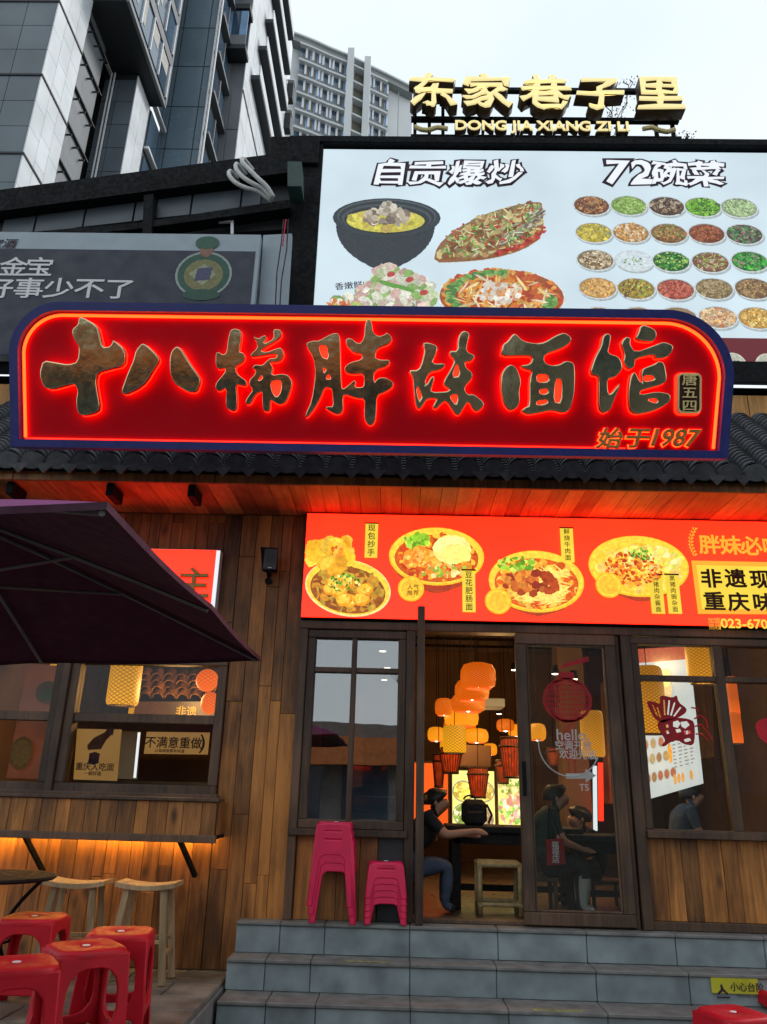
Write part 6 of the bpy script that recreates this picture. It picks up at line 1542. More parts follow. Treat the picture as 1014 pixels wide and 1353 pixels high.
# things behind the side window
def flat_sign(name, label, cat, q, Y, mat, txt=(), dy=.02):
    t = thing(name, label, cat, (q[0][0], Y, q[2][1]))
    MB().prism([tuple(p_) for p_ in q], Y, Y + dy).build('sheet', M[mat], t)
    for body, p_, size, m_, *more in txt: text('lettering', body, p_[0], p_[1], size, M[m_], t, y=Y - .004, bold=.02, **(more[0] if more else {}))
    return t
M['glow_paper'] = glow('glowing_paper', (.5, .25, .06), .55, var=.12, scale=2, sample=False)  # paper is no lamp; its emission stands in for warm room light
M['glow_brown'] = glow('glowing_board', (.16, .035, .01), .6, var=.35, scale=5, sample=False)  # board and drape emit their colour in place of lamplight falling on them
flat_sign('window_notice', 'pale yellow notice with black characters on the lower right of the side window', 'notice', [(-2.001,2.159),(-1.495,2.165),(-1.496,1.997),(-2.003,1.991)], 6.38, 'glow_paper',
          [('不满意重做', (-1.775,2.082), .092, 'ink_dark'), (')', (-1.539,2.088), .15, 'ink_brown', dict(cz=.3)), ('让每碗面都有味道', (-1.798,2.018), .03, 'ink_dark')])
t = flat_sign('window_poster', 'tan poster with a dark emblem on the lower left of the side window', 'poster', [(-2.567,2.169),(-2.211,2.172),(-2.192,1.781),(-2.535,1.784)], 6.38, 'glow_paper',
          [('重庆人吃面', (-2.378,1.884), .062, 'ink_dark'), ('一碗好面', (-2.388,1.833), .035, 'ink_dark')])
e = (-2.394,1.946)
MB().prism([(e[0] + .05 * math.cos(a * .785) * (1.2 if a % 2 else .8), e[1] + .05 * math.sin(a * .785)) for a in range(8)], 6.372, 6.376).build('emblem', M['ink_dark'], t)
MB().prism([(-2.463,2.043),(-2.418,2.102),(-2.339,2.145),(-2.313,2.174),(-2.266,2.146),(-2.318,2.087),(-2.35,2.016),(-2.452,2.008)], 6.372, 6.376).build('emblem', M['ink_brown'], t)
MB().prism([(-2.332,2.18),(-2.265,2.187),(-2.268,2.123),(-2.314,2.145)], 6.368, 6.371).build('emblem', M['ink_dark'], t)
dt = thing('tiled_canopy', 'miniature tiled canopy with a maroon name board inside the side window', 'canopy', (-1.8, 8, 2.4))
cq = [(-2.662,2.886),(-1.759,2.907),(-1.729,2.594),(-2.659,2.573)]
for j in range(4):
    for k in range(7):
        a = [(-2.573,2.628),(-1.734,2.647)][0][0] + .13 * k - .03 * j; zc = cq[2][1] + .0 + .075 * j
        MB().lathe((a, 0, 0), [(0.001, 0), (.001, 0)], 3)
        v_, f_ = arch_tile(.062, .12, .01, True, n=6)
        mt = Matrix.Translation((a, 8.0 + .06 * j, zc)) @ Matrix.Rotation(R(35), 4, 'X')
        MB().add([mt @ Vector(p_) for p_ in v_], f_).build('tile', M['plank_grey'], dt)
nb = [(-2.65,2.555),(-1.724,2.577),(-1.725,2.435),(-2.662,2.413)]
MB().prism(nb, 7.98, 8.05).build('name_board', M['glow_brown'], dt)
text('lettering', '非遗', *(-2.124,2.469), .11, M['lit_orange'], dt, y=7.97, bold=.02)
flat_sign('noodle_poster', 'dim red noodle poster in the leftmost window light', 'poster', [(-3.365,2.762),(-3.031,2.756),(-3.024,1.781),(-3.369,1.785)], 7.0, 'glow_brown')
o = pieces('bowl_print', [circ(*(-3.128,2.514), .1, .1, (.35, .2, .03)), circ(*(-3.111,2.494), .06, .05, (.1, .2, .03)), circ(*(-3.262,1.993), .1, .14, (.4, .18, .02)), circ(*(-3.262,1.993), .08, .11, (.5, .25, .04))], M['print_dull'], None, 6.97)
tag(o, 'two printed bowls on the dim red noodle poster in the leftmost window light', 'print')
o = MB().tube((*(lambda q_: (q_[0], 8.2, q_[1]))((-2.65,2.267)),), (*(lambda q_: (q_[0], 8.2, q_[1]))((-2.636,1.824)),), .014).build('white_lamp_bar', M['tube_white']); tag(o, 'upright white light tube glowing low in the middle of the side window', 'light tube')
o = MB().prism([(-3.117,2.328),(-2.909,2.325),(-2.874,1.816),(-3.095,1.818)], 9.0, 9.05).build('glazed_fridge', M['poster_pale']); tag(o, 'pale glazed cabinet glowing low in the middle of the side window', 'cabinet')
o = MB().box(-3.4, -1.5, 8.6, 9.4, FL, 1.8).build('kitchen_unit', M['dark_steel']); tag(o, 'dark kitchen counter low behind the side window', 'counter')
# pale sheet low in the four pane window and roller
q = [(-0.364,1.714),(0.032,1.724),(0.017,1.54),(-0.356,1.53)]
o = MB().prism(q, 6.7, 6.72).build('paper_sheet', M['cloth_pale']); tag(o, 'pale rolled banner lying inside the four pane window', 'banner roll')
q = [(-0.36,1.68),(0.002,1.689),(0.003,1.632),(-0.357,1.623)]
o = MB().tube((q[0][0], 6.62, (q[0][1] + q[3][1]) / 2), (q[1][0], 6.62, (q[0][1] + q[3][1]) / 2), .06, n=12).build('dark_roll', M['cloth_black']); tag(o, 'dark roll lying before the pale banner inside the four pane window', 'roll')
o = MB().prism([(-0.39,2.571),(-0.294,2.587),(-0.294,1.789),(-0.374,1.787)], 7.2, 7.24).build('yellow_curtain', M['glow_brown']); tag(o, 'narrow amber drape behind the middle of the four pane window', 'drape')
box('partition', -.8, .05, 8.6, 8.66, FL, 3.9, M['plaster_dark'], rm, 0)

# ------------------------------------------------------------------ tables, bamboo stool, customers
def table(name, label, x0, x1, y0, y1, zt, mat, leg=.05):
    t = thing(name, label, 'table', ((x0 + x1) / 2, (y0 + y1) / 2, FL))
    box('table_top', x0, x1, y0, y1, zt - .05, zt, M[mat], t, .006)
    box('apron', x0 + .05, x1 - .05, y0 + .04, y1 - .04, zt - .14, zt - .05, M[mat], t, .004)
    for a in (x0 + .04, x1 - .04 - leg):
        for b in (y0 + .04, y1 - .04 - leg):
            box('leg', a, a + leg, b, b + leg, FL, zt - .05, M[mat], t, .004)
    box('stretcher', x0 + .05, x1 - .05, (y0 + y1) / 2 - .02, (y0 + y1) / 2 + .02, FL + .12, FL + .17, M[mat], t, .004)
    return t
q = [(0.452,1.494),(1.139,1.512)]
table('dining_table', 'dark wooden table with a black backpack on it, seen through the doorway', q[0][0], q[1][0] + .45, 7.0, 7.6, 1.50, 'cloth_black', .07)
q = [(1.442,1.425),(1.877,1.436)]
table('dining_table', 'low black table behind the glass door, between two customers', q[0][0], q[1][0] + .2, 6.85, 7.35, 1.46, 'cloth_black', .05)
bs = thing('bamboo_stool', 'pale bamboo stool standing before the dark table in the doorway', 'stool', (.9, 6.85, FL))
q = [(0.689,1.229),(1.008,1.232)]
xa, xb = q[0][0], q[1][0]; zt = q[0][1]
for x_ in (xa, xb):
    for y_ in (6.75, 7.0):
        MB().tube((x_, y_, FL), (x_, y_, zt + .01), .02, n=10).build('leg', M['bamboo'], bs, smooth=True)
    for z_ in (zt - .0, FL + .08): MB().tube((x_, 6.73, z_), (x_, 7.02, z_), .017, n=8).build('rail', M['bamboo'], bs)
for y_ in (6.75, 7.0):
    for z_ in (zt - .005, FL + .08): MB().tube((xa - .02, y_, z_), (xb + .02, y_, z_), .018, n=8).build('rail', M['bamboo'], bs)
sl = MB()
for k in range(7): sl.tube((xa, 6.77 + .034 * k, zt + .012), (xb, 6.77 + .034 * k, zt + .012), .013, n=6)
for k in range(7):
    pass
sl.build('seat', M['bamboo'], bs)
bk = thing('backpack', 'black backpack standing on the dark table in the doorway', 'backpack', (.75, 7.1, 1.5))
q = [(0.584,1.712),(0.779,1.717),(0.801,1.499),(0.581,1.494)]
bx0, bx1, bz1 = q[0][0], q[1][0], q[0][1]
v_, f_ = box_data(bx0, bx1 + .02, 7.1, 7.25, 1.501, bz1, .04); mesh('body', v_, f_, M['cloth_black'], bk)
v_, f_ = box_data(bx0 + .03, bx1 - .01, 7.05, 7.11, 1.51, 1.62, .02); mesh('front_pocket', v_, f_, M['cloth_black'], bk)
MB().path([(bx0 + .07 + .05 * math.cos(R(a)), 7.17, bz1 - .005 + .035 * math.sin(R(a))) for a in range(0, 181, 20)], .008, n=6).build('handle', M['cloth_black'], bk)
MB().path([(bx1 + .02, 7.15, bz1 - .04), (bx1 + .06, 7.12, bz1 - .12), (bx1 + .03, 7.12, 1.52)], .01, n=6).build('strap', M['cloth_black'], bk)

def person(label, base, J, E, cloth, group=None, hair_at=None, hair_r=(.1, .11, .11), face=None):
    """J: list of (x, y, z, r, region); E: edges; region picks cloth slot"""
    t = thing('person', label, 'person', base, group)
    me = bpy.data.meshes.new('body'); me.from_pydata([Vector(j[:3]) - Vector(base) for j in J], E, [])
    ob = bpy.data.objects.new('body', me); col.objects.link(ob)
    sk = ob.modifiers.new('skin', 'SKIN'); sk.use_smooth_shade = True
    for i, j in enumerate(J):
        me.skin_vertices[0].data[i].radius = (j[3], j[3])
    me.skin_vertices[0].data[0].use_root = True
    sb_ = ob.modifiers.new('sub', 'SUBSURF'); sb_.levels = 2; sb_.render_levels = 2
    bpy.context.view_layer.update()
    dg = bpy.context.evaluated_depsgraph_get()
    m2 = bpy.data.meshes.new_from_object(ob.evaluated_get(dg)); m2.name = 'body'
    col.objects.unlink(ob); bpy.data.objects.remove(ob)
    regs = sorted(set(j[4] for j in J)); m2.materials.clear()
    for r_ in regs: m2.materials.append(M[cloth[r_]])
    js = [(Vector(j[:3]) - Vector(base), regs.index(j[4])) for j in J]
    seg = []
    for a, b in E: seg.append((js[a], js[b]))
    for poly in m2.polygons:
        c = poly.center; best = None
        for (pa, ra), (pb, rb) in seg:
            d = pb - pa; tt = max(0, min(1, (c - pa).dot(d) / max(d.length_squared, 1e-9)))
            dist = (c - pa - d * tt).length
            if best is None or dist < best[0]: best = (dist, ra if tt < .5 else rb)
        poly.material_index = best[1]
    m2.shade_smooth()
    link('body', m2, t)
    if hair_at:
        hx, hy, hz, fx, fy = hair_at
        hv = []; hf = []
        n, m_ = 16, 9
        for i in range(m_):
            th = math.pi * .62 * i / (m_ - 1)
            for k in range(n):
                ph = 6.283 * k / n
                rr = 1.0 + rnd.uniform(-.05, .1)
                dx, dy, dz_ = math.sin(th) * math.cos(ph), math.sin(th) * math.sin(ph), math.cos(th)
                fwd_ = dx * fx + dy * fy
                cut = max(0, fwd_) * .8 * (i / (m_ - 1))
                hv.append((hx - fx * .012 + dx * hair_r[0] * rr, hy - fy * .012 + dy * hair_r[1] * rr, hz + (dz_ + cut * 1.1) * hair_r[2] * rr))
        for i in range(m_ - 1):
            for k in range(n): hf.append((i * n + k, i * n + (k + 1) % n, (i + 1) * n + (k + 1) % n, (i + 1) * n + k))
        mesh('hair', hv, hf, M['hair'], t, smooth=True)
        for sg_ in (-1, 1):
            MB().lathe((hx - fx * .01, hy + sg_ * .09, hz - .02), [(.001, -.025), (.012, -.012), (.014, .008), (.001, .024)], 8).build('ear', M['skin'], t, smooth=True)
            MB().lathe((hx + fx * .078, hy + sg_ * .034, hz + .008), [(.001, -.009), (.009, 0), (.001, .009)], 8).build('eye', M['hair'], t)
        MB().box(hx + fx * .08, hx + fx * .095, hy - .022, hy + .022, hz - .058, hz - .052).build('mouth', M['red_sticker'], t) if fx > 0 else None
    return t
def seated(label, hx, hy, hz, fx, cloth, reach=(.35, 0, -.35), lean=.12, seat_z=1.2, group=None, s=1.0, legs=True):
    """person sitting side-on, facing fx (+1 right / -1 left); head centre at hx,hy,hz"""
    px_, pz = hx - fx * (.16 + lean) * s, seat_z + .06
    nx, nz = hx - fx * .035 * s, hz - .085 * s
    cx_, cz_ = nx - fx * .05 * s, nz - .035 * s
    J = [(px_, hy, pz, .115 * s, 'p'), (px_ + fx * .02, hy, pz + .14 * s, .105 * s, 't'), (cx_ - fx * .02, hy, cz_ - .08 * s, .14 * s, 't'), (cx_ + fx * .02, hy, cz_ + .04 * s, .1 * s, 't'), (nx, hy, nz + .0, .062 * s, 's'), (hx + fx * .005, hy, hz - .025 * s, .09 * s, 's'), (hx - fx * .005, hy, hz + .055 * s, .11 * s, 's'),
         (hx + fx * .088 * s, hy, hz - .005 * s, .013 * s, 's')]
    E = [(0, 1), (1, 2), (2, 3), (3, 4), (4, 5), (5, 6), (5, 7)]
    for sg_, (rx, ry, rz) in ((-1, reach), (1, (reach[0] * .9, reach[1], reach[2] - .03))):
        b = len(J); sh = (cx_ + fx * .0, hy + sg_ * .15 * s, cz_ + .03 * s)
        hd = (sh[0] + fx * rx, hy + sg_ * (.1 * s), sh[2] + rz)
        el = ((sh[0] + hd[0]) / 2 - fx * .05, hy + sg_ * .19 * s, (sh[2] + hd[2]) / 2 - .08)
        J += [(*sh, .055 * s, 't'), (el[0] * .5 + sh[0] * .5, sh[1], el[2] * .5 + sh[2] * .5, .048 * s, 't'), (*el, .037 * s, 's'), (*hd, .024 * s, 's'), (hd[0] + fx * .045, hd[1], hd[2] - .005, .028 * s, 's')]
        E += [(3, b), (b, b + 1), (b + 1, b + 2), (b + 2, b + 3), (b + 3, b + 4)]
        for k in range(4):
            J.append((hd[0] + fx * (.1 + .008 * (k in (1, 2))), hd[1] + (k - 1.5) * .017, hd[2] - .02, .0085, 's')); E.append((b + 4, len(J) - 1))
        J.append((hd[0] + fx * .06, hd[1] - sg_ * .04, hd[2] + .01, .0095, 's')); E.append((b + 4, len(J) - 1))
    if legs:
        for sg_ in (-1, 1):
            b = len(J)
            J += [(px_ + fx * .08, hy + sg_ * .09 * s, pz - .01, .085 * s, 'p'), (px_ + fx * .36 * s, hy + sg_ * .1 * s, pz + .03, .062 * s, 'p'), (px_ + fx * .34 * s, hy + sg_ * .1 * s, (pz + FL) / 2, .05 * s, 'l'), (px_ + fx * .33 * s, hy + sg_ * .1 * s, FL + .07, .036 * s, 'l'), (px_ + fx * .42 * s, hy + sg_ * .1 * s, FL + .035, .034 * s, 'f')]
            E += [(0, b), (b, b + 1), (b + 1, b + 2), (b + 2, b + 3), (b + 3, b + 4)]
    return person(label, (px_, hy, FL), J, E, cloth, group, hair_at=(hx - fx * .012, hy, hz + .035 * s, fx, 0), hair_r=(.1 * s, .092 * s, .092 * s))
q = (0.361,1.661)
seated('seated man in a black T-shirt leaning over the dark table in the doorway', q[0], 6.85, q[1], 1, dict(t='cloth_black', s='skin', p='cloth_blue', l='cloth_blue', f='cloth_black'), reach=(.38, 0, -.1), lean=.12, seat_z=1.13)
st_ = thing('low_stool', 'low dark wooden stool under the seated man in the doorway', 'stool', (q[0] - .28, 6.85, FL))
xx = q[0] - .28
box('seat', xx - .15, xx + .13, 6.7, 7.0, 1.085, 1.115, M['frame_wood'], st_, .006)
for a in (-.13, .08):
    for b in (6.72, 6.95): box('leg', xx + a, xx + a + .03, b, b + .03, FL, 1.085, M['frame_wood'], st_, .003)
q = (1.375,1.721)
seated('seated customer in a dark green top with a red bag, seen through the glass door', q[0], 6.95, q[1], 1, dict(t='cloth_green', s='skin', p='cloth_black', l='cloth_pale', f='white_paint'), reach=(.25, 0, -.28), lean=.02, seat_z=1.16)
o = MB(); xx = q[0] - .2
st_ = thing('low_stool', 'low dark stool under the green-topped customer behind the glass door', 'stool', (xx, 6.95, FL))
box('seat', xx - .15, xx + .15, 6.8, 7.1, 1.11, 1.14, M['frame_wood'], st_, .006)
for a in (-.14, .11):
    for b in (6.82, 7.05): box('leg', xx + a, xx + a + .03, b, b + .03, FL, 1.11, M['frame_wood'], st_, .003)
bg = thing('red_bag', 'small red and navy bag with white characters hanging beside the green-topped customer', 'bag', (xx, 6.78, 1.2))
qb = [(1.223,1.423),(1.363,1.438),(1.37,1.249),(1.226,1.235)]
MB().prism(qb, 6.72, 6.76).build('body', M['red_sticker'], bg)
MB().path([(qb[0][0] + .02, 6.74, qb[0][1]), (qb[0][0] + .04, 6.76, qb[0][1] + .25), (qb[1][0] - .02, 6.74, qb[1][1])], .005, n=5).build('strap', M['black'], bg)
vtext('福禄店', (qb[0][0] + qb[1][0]) / 2, qb[0][1] - .01, qb[2][1] + .01, .06, M['white_paint'], bg, 6.715, bold=.02)
q = (1.659,1.545)
seated('black-haired customer facing left across the black table behind the glass door', q[0], 7.5, q[1], -1, dict(t='cloth_black', s='skin', p='cloth_black', l='cloth_black', f='cloth_black'), reach=(.25, 0, -.2), lean=.05, seat_z=1.1, legs=True)
st_ = thing('low_stool', 'low dark stool under the black-haired customer behind the glass door', 'stool', (q[0] + .2, 7.5, FL))
xx = q[0] + .2
box('seat', xx - .15, xx + .15, 7.36, 7.64, 1.05, 1.08, M['frame_wood'], st_, .006)
for a in (-.14, .11):
    for b in (7.38, 7.6): box('leg', xx + a, xx + a + .03, b, b + .03, FL, 1.05, M['frame_wood'], st_, .003)
q = (2.748,1.762)
seated('customer in a blue and white top low in the wide shop window', q[0], 7.6, q[1], 1, dict(t='cloth_blue', s='skin', p='cloth_black', l='cloth_black', f='cloth_black'), reach=(.2, 0, -.25), lean=.03, seat_z=1.15)
st_ = thing('low_stool', 'low dark stool under the customer in the blue top in the shop window', 'stool', (q[0] - .2, 7.6, FL))
xx = q[0] - .2
box('seat', xx - .15, xx + .15, 7.46, 7.74, 1.09, 1.13, M['frame_wood'], st_, .006)
for a in (-.14, .11):
    for b in (7.48, 7.7): box('leg', xx + a, xx + a + .03, b, b + .03, FL, 1.09, M['frame_wood'], st_, .003)
q = [(2.079,1.613),(2.783,1.68)]
table('dining_table', 'dark dining table low behind the wide shop window', q[0][0], q[1][0], 7.3, 7.9, 1.45, 'frame_wood', .05)
# white lit calligraphy wall panels deep in the shop window
for k, (q, lab) in enumerate((([(4.159,1.921),(4.354,1.944),(4.331,1.477),(4.141,1.472)], 'left dim white calligraphy panel deep in the shop window'), ([(4.453,1.965),(4.667,1.988),(4.631,1.467),(4.423,1.462)], 'middle dim white calligraphy panel deep in the shop window'), ([(4.744,1.99),(4.958,2.014),(4.914,1.474),(4.706,1.469)], 'right dim white calligraphy panel deep in the shop window'))):
    t = thing('calligraphy_panel', lab, 'panel', (q[0][0], 10.5, q[2][1]), 'calligraphy panels deep in the shop')
    MB().prism(q, 10.5, 10.53).build('board', M['plaster_dark'], t)
    vtext('山城味道'[k:k + 2], (q[0][0] + q[1][0]) / 2, q[0][1], q[2][1], .26, M['lit_white'], t, 10.49, bold=.02, slant=.05)
for k in range(26):
    p_ = [(3.866,1.949),(4.982,2.104)]
    t_ = k / 25; x_ = p_[0][0] + (p_[1][0] - p_[0][0]) * t_; z_ = p_[0][1] + (p_[1][1] - p_[0][1]) * t_
    if k == 0: sl = MB()
    sl.lathe((x_, 10.4, z_), [(.001, -.012), (.012, 0), (.001, .012)], 6)
o = sl.build('string_lights', M['lit_white']); tag(o, 'string of tiny white lights above the calligraphy panels in the shop window', 'string lights')

# ================================================================== parasol
um = thing('parasol', 'big dark plum parasol spreading over the left of the terrace', 'parasol', (-1.72, 2.68, TZ))
ux, uy, hs, zr, za = -1.715, 2.67, 1.05, 2.345, 2.76
UC = [(ux + hs, uy - hs), (ux + hs, uy + hs), (ux - hs, uy + hs), (ux - hs, uy - hs)]
def upt(i, t, s_):
    """point on canopy panel i: t along the rim 0..1, s_ from hub 0 to rim 1; a shallow sag between the ribs"""
    a, b = UC[i], UC[(i + 1) % 4]
    ex, ey = a[0] + (b[0] - a[0]) * t, a[1] + (b[1] - a[1]) * t
    x_ = ux + (ex - ux) * s_; y_ = uy + (ey - uy) * s_
    z_ = za + (zr - za) * (s_ ** 1.1) - .03 * math.sin(math.pi * ((t * 2) % 1)) * s_ * (1 - .5 * s_)
    z_ += .01 * s_ * math.sin(math.pi * t) + (x_ - ux - hs) * .042
    return (x_, y_, z_)
for i in range(4):
    v = []; f = []; nt, ns_ = 16, 8
    for a in range(ns_ + 1):
        for b in range(nt + 1): v.append(upt(i, b / nt, max(a / ns_, .015)))
    k0 = len(v); v += [(p_[0], p_[1], p_[2] + .006) for p_ in v]
    w_ = nt + 1
    for a in range(ns_):
        for b in range(nt):
            q0 = a * w_ + b; f.append((q0, q0 + 1, q0 + w_ + 1, q0 + w_)); f.append((k0 + q0, k0 + q0 + w_, k0 + q0 + w_ + 1, k0 + q0 + 1))
    cp = mesh('canopy_panel', v, f, M['fabric'], um, smooth=True); cp.data.materials.append(M['fabric_skylit'])
    for q_, pl_ in enumerate(cp.data.polygons): pl_.material_index = q_ % 2
    # hem along the rim
    v = []; f = []
    for b in range(nt + 1):
        p_ = Vector(upt(i, b / nt, 1.0)); v += [p_ + Vector((0, 0, .007)), p_ + Vector((0, 0, -.012)), p_ + Vector(((p_.x - ux) * .003, (p_.y - uy) * .003, .007)), p_ + Vector(((p_.x - ux) * .003, (p_.y - uy) * .003, -.012))]
    for b in range(nt):
        q0 = 4 * b; f += [(q0, q0 + 4, q0 + 5, q0 + 1), (q0 + 2, q0 + 3, q0 + 7, q0 + 6), (q0, q0 + 2, q0 + 6, q0 + 4), (q0 + 1, q0 + 5, q0 + 7, q0 + 3)]
    mesh('hem', v, f, M['fabric'], um)
for i in range(4):
    for t_ in (0.0, .5):
        pr = [upt(i, t_, s_) for s_ in (.02, .25, .5, .75, .99)]
        rb = MB().path([(a, b, c - .02) for a, b, c in pr], .008, n=6).build('rib', M['rib'], um)
        m_ = upt(i, t_, .5)
        MB().tube((ux, uy, 2.42), (m_[0], m_[1], m_[2] - .025), .007, n=6).build('strut', M['rib'], um)
MB().lathe((ux, uy, 0), [(.022, TZ + .05), (.022, 2.8), (.04, 2.8), (.04, 2.83), (.01, 2.86)], 14).build('pole', M['rib'], um)
MB().lathe((ux, uy, 0), [(.045, 2.38), (.045, 2.45), (.023, 2.46)], 14).build('runner', M['rib'], um)
MB().lathe((ux, uy, 0), [(.01, TZ + .07), (.2, TZ + .06), (.25, TZ + .005), (.25, TZ)], 24).build('base', M['black'], um)

# ================================================================== seats on the terrace
def chaik(p, n=1): return chaikin(p, n)
def stool_parts(H_, a, b, mat, arch=.62, rail=True, slots=False):
    """moulded plastic stool: top half width a, foot half width b"""
    seat = MB(); n = 28
    def sq(r, z, k=5.0):
        out = []
        for i in range(n):
            t = 2 * math.pi * i / n; c, s_ = math.cos(t), math.sin(t)
            m_ = (abs(c) ** k + abs(s_) ** k) ** (-1 / k); out.append((r * m_ * c, r * m_ * s_, z))
        return out
    rings = [sq(a + .006, H_ - .035), sq(a + .008, H_ - .018), sq(a + .003, H_ - .006), sq(a - .008, H_), sq(a - .03, H_ + .001), sq(a - .06, H_ - .003), sq(.035, H_ - .004, 2), sq(.03, H_ - .012, 2), ]
    v = [p for r in rings for p in r]; f = []
    for i in range(len(rings) - 1):
        for k in range(n): f.append((i * n + k, i * n + (k + 1) % n, (i + 1) * n + (k + 1) % n, (i + 1) * n + k))
    f.append(tuple(range(len(v) - n, len(v))))
    seat.add(v, f)
    cap = MB().lathe((0, 0, H_), [(.02, -.002), (.017, .001), (.001, .001)], 14)
    rz = H_ * .2
    def wx(z): return a + (b - a) * (1 - z / H_)
    lw_ = .05
    outer = [(-wx(H_ - .02), H_ - .02), (wx(H_ - .02), H_ - .02), (b, 0), (b - lw_ * .8, 0)]
    zb_ = rz if rail else H_ * arch
    if rail:
        outer += [(wx(rz) - lw_, rz), (wx(rz) - lw_ - .02, rz + .005), (-wx(rz) + lw_ + .02, rz + .005), (-wx(rz) + lw_, rz)]
        zt2, zb2_ = H_ * .84, rz + H_ * .1
        hole = chaikin([(-wx(zb2_) + lw_, zb2_), (wx(zb2_) - lw_, zb2_), (wx(zt2) - lw_, zt2), (-wx(zt2) + lw_, zt2)], 2)
        holes = [hole]
    else:
        zt2 = H_ * arch
        outer += [(wx(zt2) - lw_ * 1.05, zt2 * .93), (wx(zt2) - lw_ * 1.7, zt2), (-wx(zt2) + lw_ * 1.7, zt2), (-wx(zt2) + lw_ * 1.05, zt2 * .93)]
        holes = []
        if slots:
            for k in range(2):
                z_ = H_ * (.88 - .1 * k); holes.append([(-a * .5, z_), (a * .5, z_), (a * .5, z_ + .008), (-a * .5, z_ + .008)])
    outer += [(-b + lw_ * .8, 0), (-b, 0)]
    return seat, cap, outer, holes, math.atan2(b - a, H_)
def make_stool(name, label, loc, rz, spec, mat, group=None):
    t = thing(name, label, 'stool', loc, group, rot=(0, 0, rz))
    seat, cap, outer, holes, sp_ = spec[0]; H_, a, b = spec[1]
    if 'me' not in spec[2]:
        o = seat.build('seat', M[mat], t, smooth=True, local=True)
        spec[2]['me'] = (o.data, o.location.copy())
        spec[2]['cap'] = None
        o2 = cap.build('cap', M['white_paint'], t, local=True); spec[2]['cap'] = (o2.data, o2.location.copy())
        cu = bpy.data.curves.new('side_frame', 'CURVE'); cu.dimensions = '2D'; cu.fill_mode = 'BOTH'
        for poly in [outer] + holes:
            s2 = cu.splines.new('POLY'); s2.points.add(len(poly) - 1)
            for q_, p_ in zip(s2.points, poly): q_.co = (p_[0], p_[1] / math.cos(sp_), 0, 1)
            s2.use_cyclic_u = True
        cu.extrude = .004; cu.bevel_depth = .006; cu.bevel_resolution = 2; cu.offset = -.006
        cu.materials.append(M[mat]); spec[2]['side'] = cu
    else:
        for nm, key in (('seat', 'me'), ('cap', 'cap')):
            d, l_ = spec[2][key]; o = link(nm, d, t); o.location = l_
    for k in range(4):
        o = link('side_frame', spec[2]['side'], t)
        ang = k * math.pi / 2
        # plane stands on its foot line and leans in to the seat
        o.matrix_local = Matrix.Rotation(ang, 4, 'Z') @ Matrix.Translation((0, -b + .006, 0)) @ Matrix.Rotation(math.pi / 2 - sp_, 4, 'X')
    return t
def spec(H_, a, b, mat, **k): return (stool_parts(H_, a, b, mat, **k), (H_, a, b), {})
RS = spec(.48, .162, .186, 'red_plastic')
G_ = 'red plastic stools on the terrace'
make_stool('plastic_stool', 'red plastic stool in the middle of the terrace group, turned corner-on to the viewer', (*(-1.511,4.286), TZ + .004), R(38), RS, 'red_plastic', G_)
make_stool('plastic_stool', 'red plastic stool standing behind the corner-on one, nearest to the steps', (*(-1.481,4.71), TZ + .004), R(10), RS, 'red_plastic', G_)
make_stool('plastic_stool', 'red plastic stool cut by the left edge of the picture, nearest of the terrace group', (*(-1.663,3.866), TZ + .004), R(30), RS, 'red_plastic', G_)
make_stool('plastic_stool', 'shaded red plastic stool half hidden behind the dark bistro table', (*(-2.141,5.125), TZ + .004), R(4), RS, 'red_plastic', G_)
qz = (2.028,5.402)
make_stool('plastic_stool', 'red plastic stool at the lower right corner before the steps, the nearer of the two', (qz[0] + .02, qz[1] - .03, .091), R(20), RS, 'red_plastic', 'red plastic stools before the steps')
qz = (2.414,5.762)
make_stool('plastic_stool', 'red plastic stool at the lower right corner before the steps, mostly cut off', (qz[0] + .2, qz[1] + .22, .091), R(12), RS, 'red_plastic', 'red plastic stools before the steps')
PT = spec(.56, .125, .165, 'pink_plastic', rail=False, arch=.6, slots=True)
q = (-0.421,0.871)
for k in range(3):
    o = make_stool('tall_pink_stool', ['lowest tall pink stool of the leaning stack on the top step', 'middle tall pink stool of the leaning stack on the top step', 'uppermost tall pink stool of the leaning stack on the top step'][k], (-.415 - .012 * k, 6.165 + .135 - .03, FL + .003 + .055 * k), R(-4), PT, 'pink_plastic', 'stack of tall pink stools')
PS = spec(.24, .12, .15, 'pink_plastic', rail=False, arch=.55, slots=True)
for k in range(5):
    make_stool('short_pink_stool', ['short pink stool at the bottom of the low stack', 'short pink stool second from the bottom of the low stack', 'short pink stool in the middle of the low stack', 'short pink stool second from the top of the low stack', 'short pink stool on top of the low stack'][k], (-.055, 6.165 + .12, FL + .003 + .042 * k), R(2), PS, 'pink_plastic', 'low stack of short pink stools')

